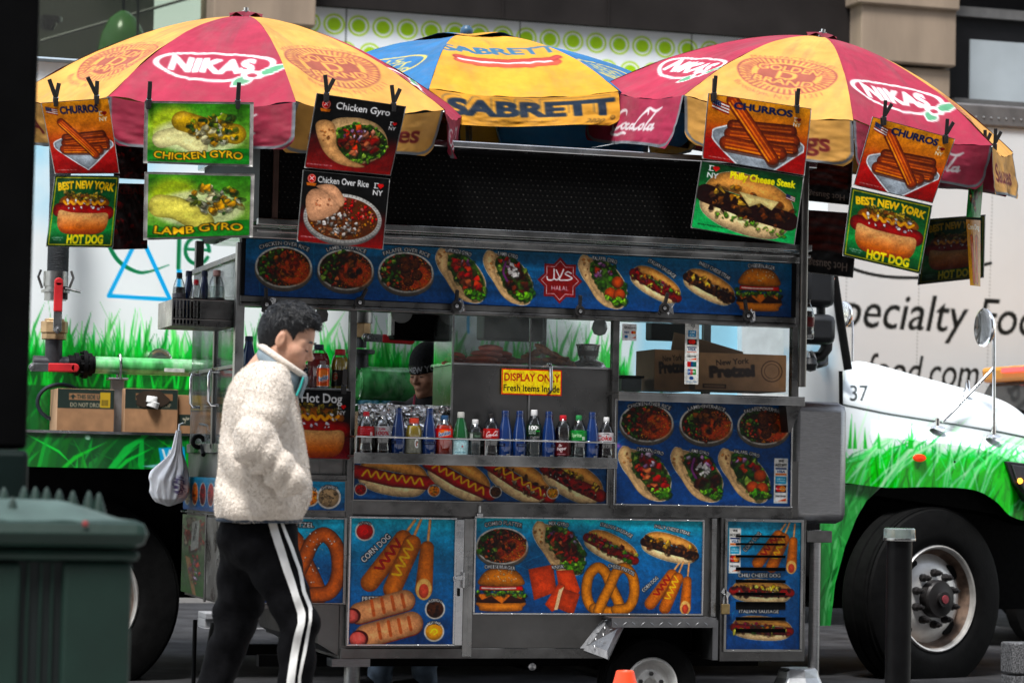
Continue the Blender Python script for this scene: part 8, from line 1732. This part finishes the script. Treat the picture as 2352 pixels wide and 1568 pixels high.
def hw(p): return F.w((np.asarray(p)*KH)@Rh.T+hc)
for s_ in (-1, 1):
    MB().tube([hw((.094-.012*abs(t-.4), s_*(.016+.036*t), .017+.006*sin(pi*t))) for t in np.linspace(0, 1, 7)], [.0015, .0035, .004, .004, .0035, .003, .001], 8).build('eyebrow', HAIR, man, smooth=True)
    MB().tube([hw((.0905-.010*abs(t-.4), s_*(.019+.026*t), -.009-.004*sin(pi*t))) for t in np.linspace(0, 1, 7)], [.0008, .002, .0024, .0024, .002, .0016, .0008], 8).build('eyelash', HAIR, man, smooth=True)
MB().tube([hw((.0965-.4*t*t*25*.02, t, -.0665)) for t in np.linspace(-.02, .02, 7)], .0018, 6).build('mouth_line', mat('lip_dark', (.16, .045, .035), .5), man, smooth=True)
# jacket
JT = np.array([(829, 588, 655, .08), (840, 574, 668, .13), (850, 558, 674, .165), (864, 544, 677, .19), (890, 528, 678, .205), (921, 518, 681, .215), (991, 511, 694, .22), (1040, 508, 702, .222), (1078, 504, 708, .222), (1110, 501, 713, .222), (1140, 497, 712, .222), (1165, 495, 702, .22), (1180, 496, 694, .215), (1193, 501, 689, .20)], float)
jz = np.array([L((a+b)/2, y)[2] for y, a, b, _ in JT])[::-1]; ja = np.array([L(a, y)[0] for y, a, b, _ in JT])[::-1]; jb = np.array([L(b, y)[0] for y, a, b, _ in JT])[::-1]; jd = JT[::-1, 3]
fold = lambda P, s, k: fbm(P*np.array([1, 1, .6]), s, 3, k)-.5
SH, EL, WR = L(620, 898, -.205), L(584, 1014, -.305), L(662, 1104, -.27)
SH2, EL2, WR2 = L(612, 890, .2), L(585, 1010, .29), L(660, 1104, .20)
def jacket(P, raw=False):
    x, y, z = P[..., 0], P[..., 1], P[..., 2]; a, b, hb = np.interp(z, jz, ja), np.interp(z, jz, jb), np.interp(z, jz, jd); c0, ha = (a+b)/2, (b-a)/2
    k = (np.abs((x-c0)/ha)**2.3+np.abs(y/hb)**2.3)**(1/2.3); d = (k-1)*np.minimum(ha, hb); d = smax(d, z-jz[-1], .012); d = np.maximum(d, jz[0]-z)
    for S_, E_, W_ in ((SH, EL, WR), (SH2, EL2, WR2)):
        sl = cone(P, S_, .082, E_, .070); t = (P-S_)@(E_-S_)/((E_-S_)@(E_-S_)); sl = sl+.006*np.sin(t*17+14*y+5*fold(P, 6, 40))*np.clip(t, 0, 1)
        fo = cone(P, E_, .072, W_, .060); t = (P-E_)@(W_-E_)/((W_-E_)@(W_-E_)); fo = fo+.007*np.sin(t*14+16*x+6*fold(P, 6, 41))*np.clip(1-np.abs(t-.5)*1.2, 0, 1)
        d = smin(d, smin(sl, fo, .025), .012)
    # folds running down from the armpit and gathered hem
    d = d+.016*np.sin((x*.75+z*.75)*46+3*fold(P, 5, 2))*np.exp(-((z-L(600, 1080)[2])/.16)**2)*np.clip(-y*6, 0, 1)*.6
    d = d+.012*fold(P, 8, 5)+.008*fold(P, 20, 6)
    if not raw: d = d-.0022*(vnoise(P, 120, 8)-.5)
    return d
JV, JQ = surfnet(jacket, L(480, 1200)-[0, .40, 0], L(730, 790)+[0, .40, .02], .0062)
BV, BQ = blades(JV, JQ, 90000, .0065, .0010, lambda P, N: N*.45+np.array([0, 0, -.6]), 5, .45)
npmesh('jacket', F.w(np.vstack([JV, BV])), np.vstack([JQ, BQ+len(JV)]), FLEECE, man)
ring = lambda xb, xf, zb_, zf, rb, n=48: np.array([[(xb+xf)/2+(xf-xb)/2*cos(t), rb*sin(t), (zb_+zf)/2+(zf-zb_)/2*cos(t)] for t in np.linspace(0, 2*pi, n, endpoint=False)])
def rg(pb, pf, rb): a, b = L(*pb), L(*pf); return ring(a[0], b[0], a[2], b[2], rb)
top_, bot_ = rg((598, 792), (697, 862), .082), rg((590, 832), (676, 915), .098)
mid_ = (top_+bot_)/2+np.array([[.008*cos(t), .008*sin(t), 0] for t in np.linspace(0, 2*pi, 48, endpoint=False)])
def loft(rs, name, m_):
    P = np.array(rs); n = P.shape[1]; i = np.arange(P.shape[0]*n).reshape(-1, n); q = np.stack([i[:-1], np.roll(i, -1, 1)[:-1], np.roll(i, -1, 1)[1:], i[1:]], -1).reshape(-1, 4); o = npmesh(name, F.w(P.reshape(-1, 3)), q, m_, man); return o
COLL = mat('grey_collar', (.15, .19, .215), .7, 0, .2, 20, .1, 60)
o = loft([bot_, mid_, top_], 'collar', COLL); md = o.modifiers.new('s', 'SOLIDIFY'); md.thickness = .012; md.offset = -1
MB().tube(list(F.w(top_)), .0125, 12, closed=True).build('collar_fleece', FLEECE, man, smooth=True)
MB().tube([F.w(bot_[k % 48]+np.array([0, 0, .006])) for k in range(20, 53)], .0035, 6).build('collar_piping', mat('turquoise', (.03, .42, .38), .5), man, smooth=True)
fl_ = [L(*q)[[0, 2]] for q in [(696, 862), (708, 864), (707, 878), (692, 916), (680, 908)]]
m = MB(); vs = [F.w(np.array([x, yy, z])) for yy in (-.045, .0) for x, z in fl_]; m.add(vs, [(0, 1, 2, 3, 4), (9, 8, 7, 6, 5)]+[(i, i+5, (i+1) % 5+5, (i+1) % 5) for i in range(5)]); m.build('zip_flap', COLL, man, bevel=.004)
MB().tube([F.w(L(*q, -.05)) for q in [(697, 866), (690, 888), (681, 908)]], .004, 6).build('flap_piping', MATS['turquoise'], man, smooth=True)
hm = []
for k in range(60):
    t = 2*pi*k/60; z = jz[0]+.004; a, b = np.interp(z, jz, ja), np.interp(z, jz, jb); e = lambda v: math.copysign(abs(v)**(2/2.3), v); hm.append(F.w(np.array([(a+b)/2+(b-a)/2*.99*e(cos(t)), .198*e(sin(t)), z-.004])))
MB().tube(hm, .008, 8, closed=True).build('hem_band', mat('navy_trim', (.015, .025, .04), .7), man, smooth=True)
# trousers
hip = L(592, 1215)
gz = .15-F.O[2]
NK, NA = L(686, 1432, -.10), L(668, 1760, -.10); FK, FA = L(530, 1470, .10), L(432, 1730, .10)
def trous(P):
    d = elli(P, L(591, 1228), (.148, .165, .13)); d = smin(d, cone(P, L(618, 1268, -.075), .106, NK, .070), .05); d = smin(d, cone(P, L(572, 1290, .085), .112, FK, .070), .05)
    d = smin(d, cone(P, NK, .069, NA, .060), .03); d = smin(d, cone(P, FK, .069, FA, .058), .03)
    w_ = P[..., 0]*.8-P[..., 2]*1.2
    d = d+.004*np.sin(w_*38+4*fold(P, 6, 3))*np.clip(1.2-np.abs(P[..., 2]-NK[2])*2.0, .15, 1)+.008*fold(P, 8, 12)+.005*np.sin((P[..., 0]*1.1+P[..., 2]*.7)*60+6*fold(P, 4, 30))*np.exp(-((P[..., 2]-NK[2]-.02)/.12)**2)+.012*(np.abs(fold(P*np.array([1.6, 1, .7]), 12, 31))); d = np.maximum(d, gz+.05-P[..., 2]); return np.maximum(d, P[..., 2]-L(590, 1186)[2])
F.mesh(trous, [L(400, 1500)[0], -.3, gz+.03], [L(760, 1180)[0], .32, L(590, 1176)[2]], .0078, 'trousers', mat('black_trousers', (.003, .003, .0036), .85, 0, .3, 30, .2, 90, spec=.05), man)
def drape(ys, x0, x1, name, n=9):
    yy = np.linspace(ys[0], ys[-1], 110); a, b = np.interp(yy, ys, x0), np.interp(yy, ys, x1); P = np.zeros((110, n, 3))
    for i in range(110):
        for j in range(n): P[i, j] = L(a[i]+(b[i]-a[i])*j/(n-1), yy[i], -.32)
    dv = np.zeros((110, n)); Pd = P.copy()
    for _ in range(60): d = trous(Pd); Pd[..., 1] += np.clip(d, -.02, .03)*.8
    Pd[..., 1] -= .003; npmesh(name, F.w(Pd), gridquads(110, n), mat('white_stripe', (.62, .61, .59), .65, 0, .06, 30, .15, 60), man)
drape([1194, 1254, 1320, 1370, 1413, 1436, 1469, 1507, 1568, 1720], [603, 623, 644.6, 662, 675, 676.7, 667, 659, 650, 640], [622, 642, 663, 679, 694, 693, 685, 677, 669, 658], 'stripe')
drape([1198, 1255, 1309, 1362, 1402, 1429, 1464, 1504, 1560, 1720], [631.5, 654, 674, 685, 700.5, 702, 695, 687.5, 677, 668], [638, 662, 681, 693, 708, 709, 702, 695.5, 683.5, 675], 'stripe', 6)
def shoe(an, dx, b, nm='shoe'):
    f_ = lambda P: smax(smin(cone(P, (an[0]-.02, b, gz+.045), .045, (an[0]+.17, b, gz+.03), .036), ball(P, (an[0], b, gz+.08), .05), .03), gz+.003-P[..., 2], .005)
    F.mesh(f_, [an[0]-.12, b-.1, gz-.02], [an[0]+.26, b+.1, gz+.18], .008, nm, BLACK, man)
shoe(NA, 0, -.10); shoe(FA, 0, .10)
# --- vendor behind the counter
F2 = Fig(975, 1.85); L2 = F2.px
ven = thing('person', 'street vendor in a black lettered beanie and dark jacket behind the counter', 'person', (F2.O[0], F2.O[1], 0))
hc2 = L2(984, 856); R2 = np.array(Matrix.Rotation(radians(180+48), 3, 'Z') @ Matrix.Rotation(radians(12), 3, 'Y')); K2 = 1.18
def h2(P): return ((P-hc2)@R2)/K2
def vbody(P):
    d = head_sdf(h2(P))*K2; d = smin(d, cone(P, L2(985, 900, .02), .056, L2(985, 960, .02), .066), .02); return smin(d, elli(P, L2(985, 1040, .02), (.14, .12, .2)), .05)
F2.mesh(vbody, L2(900, 1060)-[0, .2, 0], L2(1050, 790)+[0, .2, 0], .005, 'body', SKIND, ven)
def w2(p): return F2.w((np.asarray(p)*K2)@R2.T+hc2)
for s_ in (-1, 1):
    MB().tube([w2((.094-.012*abs(t-.4), s_*(.014+.038*t), .015+.006*sin(pi*t))) for t in np.linspace(0, 1, 7)], [.002, .004, .005, .005, .004, .003, .001], 8).build('eyebrow', HAIR, ven, smooth=True)
    MB().tube([w2((.0905-.010*abs(t-.4), s_*(.019+.026*t), -.006)) for t in np.linspace(0, 1, 7)], [.001, .0026, .0034, .0034, .0026, .002, .001], 8).build('eye', mat('eye_dark', (.01, .007, .006), .2), ven, smooth=True)
MB().tube([w2((.0965-.2*t*t*25*.02, t, -.0665)) for t in np.linspace(-.022, .022, 7)], .0022, 6).build('mouth_line', MATS['lip_dark'], ven, smooth=True)
def beanie(P):
    S = h2(P); d = elli(S, (-.018, 0, .052), (.112, .09, .105)); d = smax(d, .030-S[..., 2]-.14*(S[..., 0]-.02)*0-.0, .006)
    band = elli(S, (-.012, 0, .045), (.112, .092, .12)); band = smax(band, np.abs(S[..., 2]+.10*S[..., 0]-.038)-.024, .008); d = np.minimum(smax(elli(S, (-.018, 0, .052), (.112, .09, .105)), .03-S[..., 2]-.10*S[..., 0], .006), band)
    return d-.0012*np.sin(np.arctan2(S[..., 1], S[..., 0])*60)
F2.mesh(beanie, L2(915, 900)-[0, .16, 0], L2(1045, 780)+[0, .16, .02], .0045, 'beanie', mat('black_knit', (.007, .007, .008), .9, 0, .3, 60, .4, 120), ven)
c = Cv(220, 46, .9, C('101012')); c.text('NEW YORK', 110, 23, 30, C('d0d0d2'), 200, out=C('8a8a90'), grow=.02)
def bfn(U, V):
    a = -.5+2.3*U; z = .062-.046*V; r = .0; x, y = np.cos(a), np.sin(a); zz = z
    kx, ky = .112, .092; s = np.sqrt(np.clip(1-((zz-.045)/.12)**2, 0, 1)); xx = -.012+kx*s*x*1.02; yy = ky*s*y*1.02; P = np.stack([xx, yy, zz-.10*xx], -1); return F2.w((P*K2)@R2.T+hc2)
c.sheet(lambda U, V: bfn(1-U if False else U, V), 'beanie_lettering', PRINT, ven, gain=.6)
def vjack(P):
    d = elli(P, L2(985, 1010, .02), (.21, .15, .27)); d = smin(d, cone(P, L2(905, 950, .0), .075, L2(880, 1060, -.05), .06), .05); d = smin(d, cone(P, L2(1062, 950, .04), .075, L2(1080, 1060, .04), .06), .05)
    d = smin(d, elli(P, L2(980, 935, .03), (.12, .10, .075)), .03); d = smax(d, -cone(P, L2(975, 860, 0), .062, L2(985, 930, .02), .05), .01); d = smin(d, elli(P, L2(985, 1170, .02), (.19, .14, .25)), .06); return d+.02*fold(P, 9, 4)
F2.mesh(vjack, L2(840, 1270)-[0, .25, 0], L2(1125, 890)+[0, .25, 0], .009, 'jacket', mat('dark_jacket', (.014, .012, .013), .8, 0, .3, 30, .2, 70), ven)
MB().tube([F2.w(L2(*q, -.13)) for q in [(953, 905), (951, 925), (950, 945)]], .006, 6).build('lanyard', mat('pink_strap', (.45, .03, .08), .6), ven)
gz2 = -F2.O[2]
def vlegs(P):
    d = elli(P, L2(985, 1280, .02), (.17, .13, .14)); d = smin(d, cone(P, L2(955, 1300, .0), .092, L2(868, 1560, -.05), .070), .04); d = smin(d, cone(P, L2(1010, 1300, .05), .092, L2(972, 1560, .03), .072), .04)
    d = np.minimum(d, cone(P, L2(868, 1560, -.05), .07, L2(860, 1640, -.05), .065)); d = np.minimum(d, cone(P, L2(972, 1560, .03), .072, L2(972, 1640, .03), .066)); d = d+.008*np.sin(P[..., 2]*40+P[..., 0]*25)*np.clip((L2(900, 1480)[2]-P[..., 2])*6, 0, 1)+.012*fold(P, 9, 8); return np.maximum(d, gz2+.03-P[..., 2])
F2.mesh(vlegs, [L2(820, 1500)[0], -.25, gz2-.02], [L2(1080, 1400)[0], .28, L2(985, 1215)[2]], .011, 'jeans', mat('blue_jeans', (.10, .13, .17), .85, 0, .5, 12, .3, 120), ven)
for px, b in ((864, -.05), (972, .03)):
    an = L2(px, 1645, b); f_ = lambda P: smax(smin(cone(P, (an[0]+.03, b, gz2+.05), .05, (an[0]-.16, b-.05, gz2+.035), .04), ball(P, (an[0], b, gz2+.09), .055), .03), gz2+.003-P[..., 2], .005)
    F2.mesh(f_, [an[0]-.25, b-.16, gz2-.02], [an[0]+.12, b+.12, gz2+.2], .01, 'shoe', BLACK, ven)
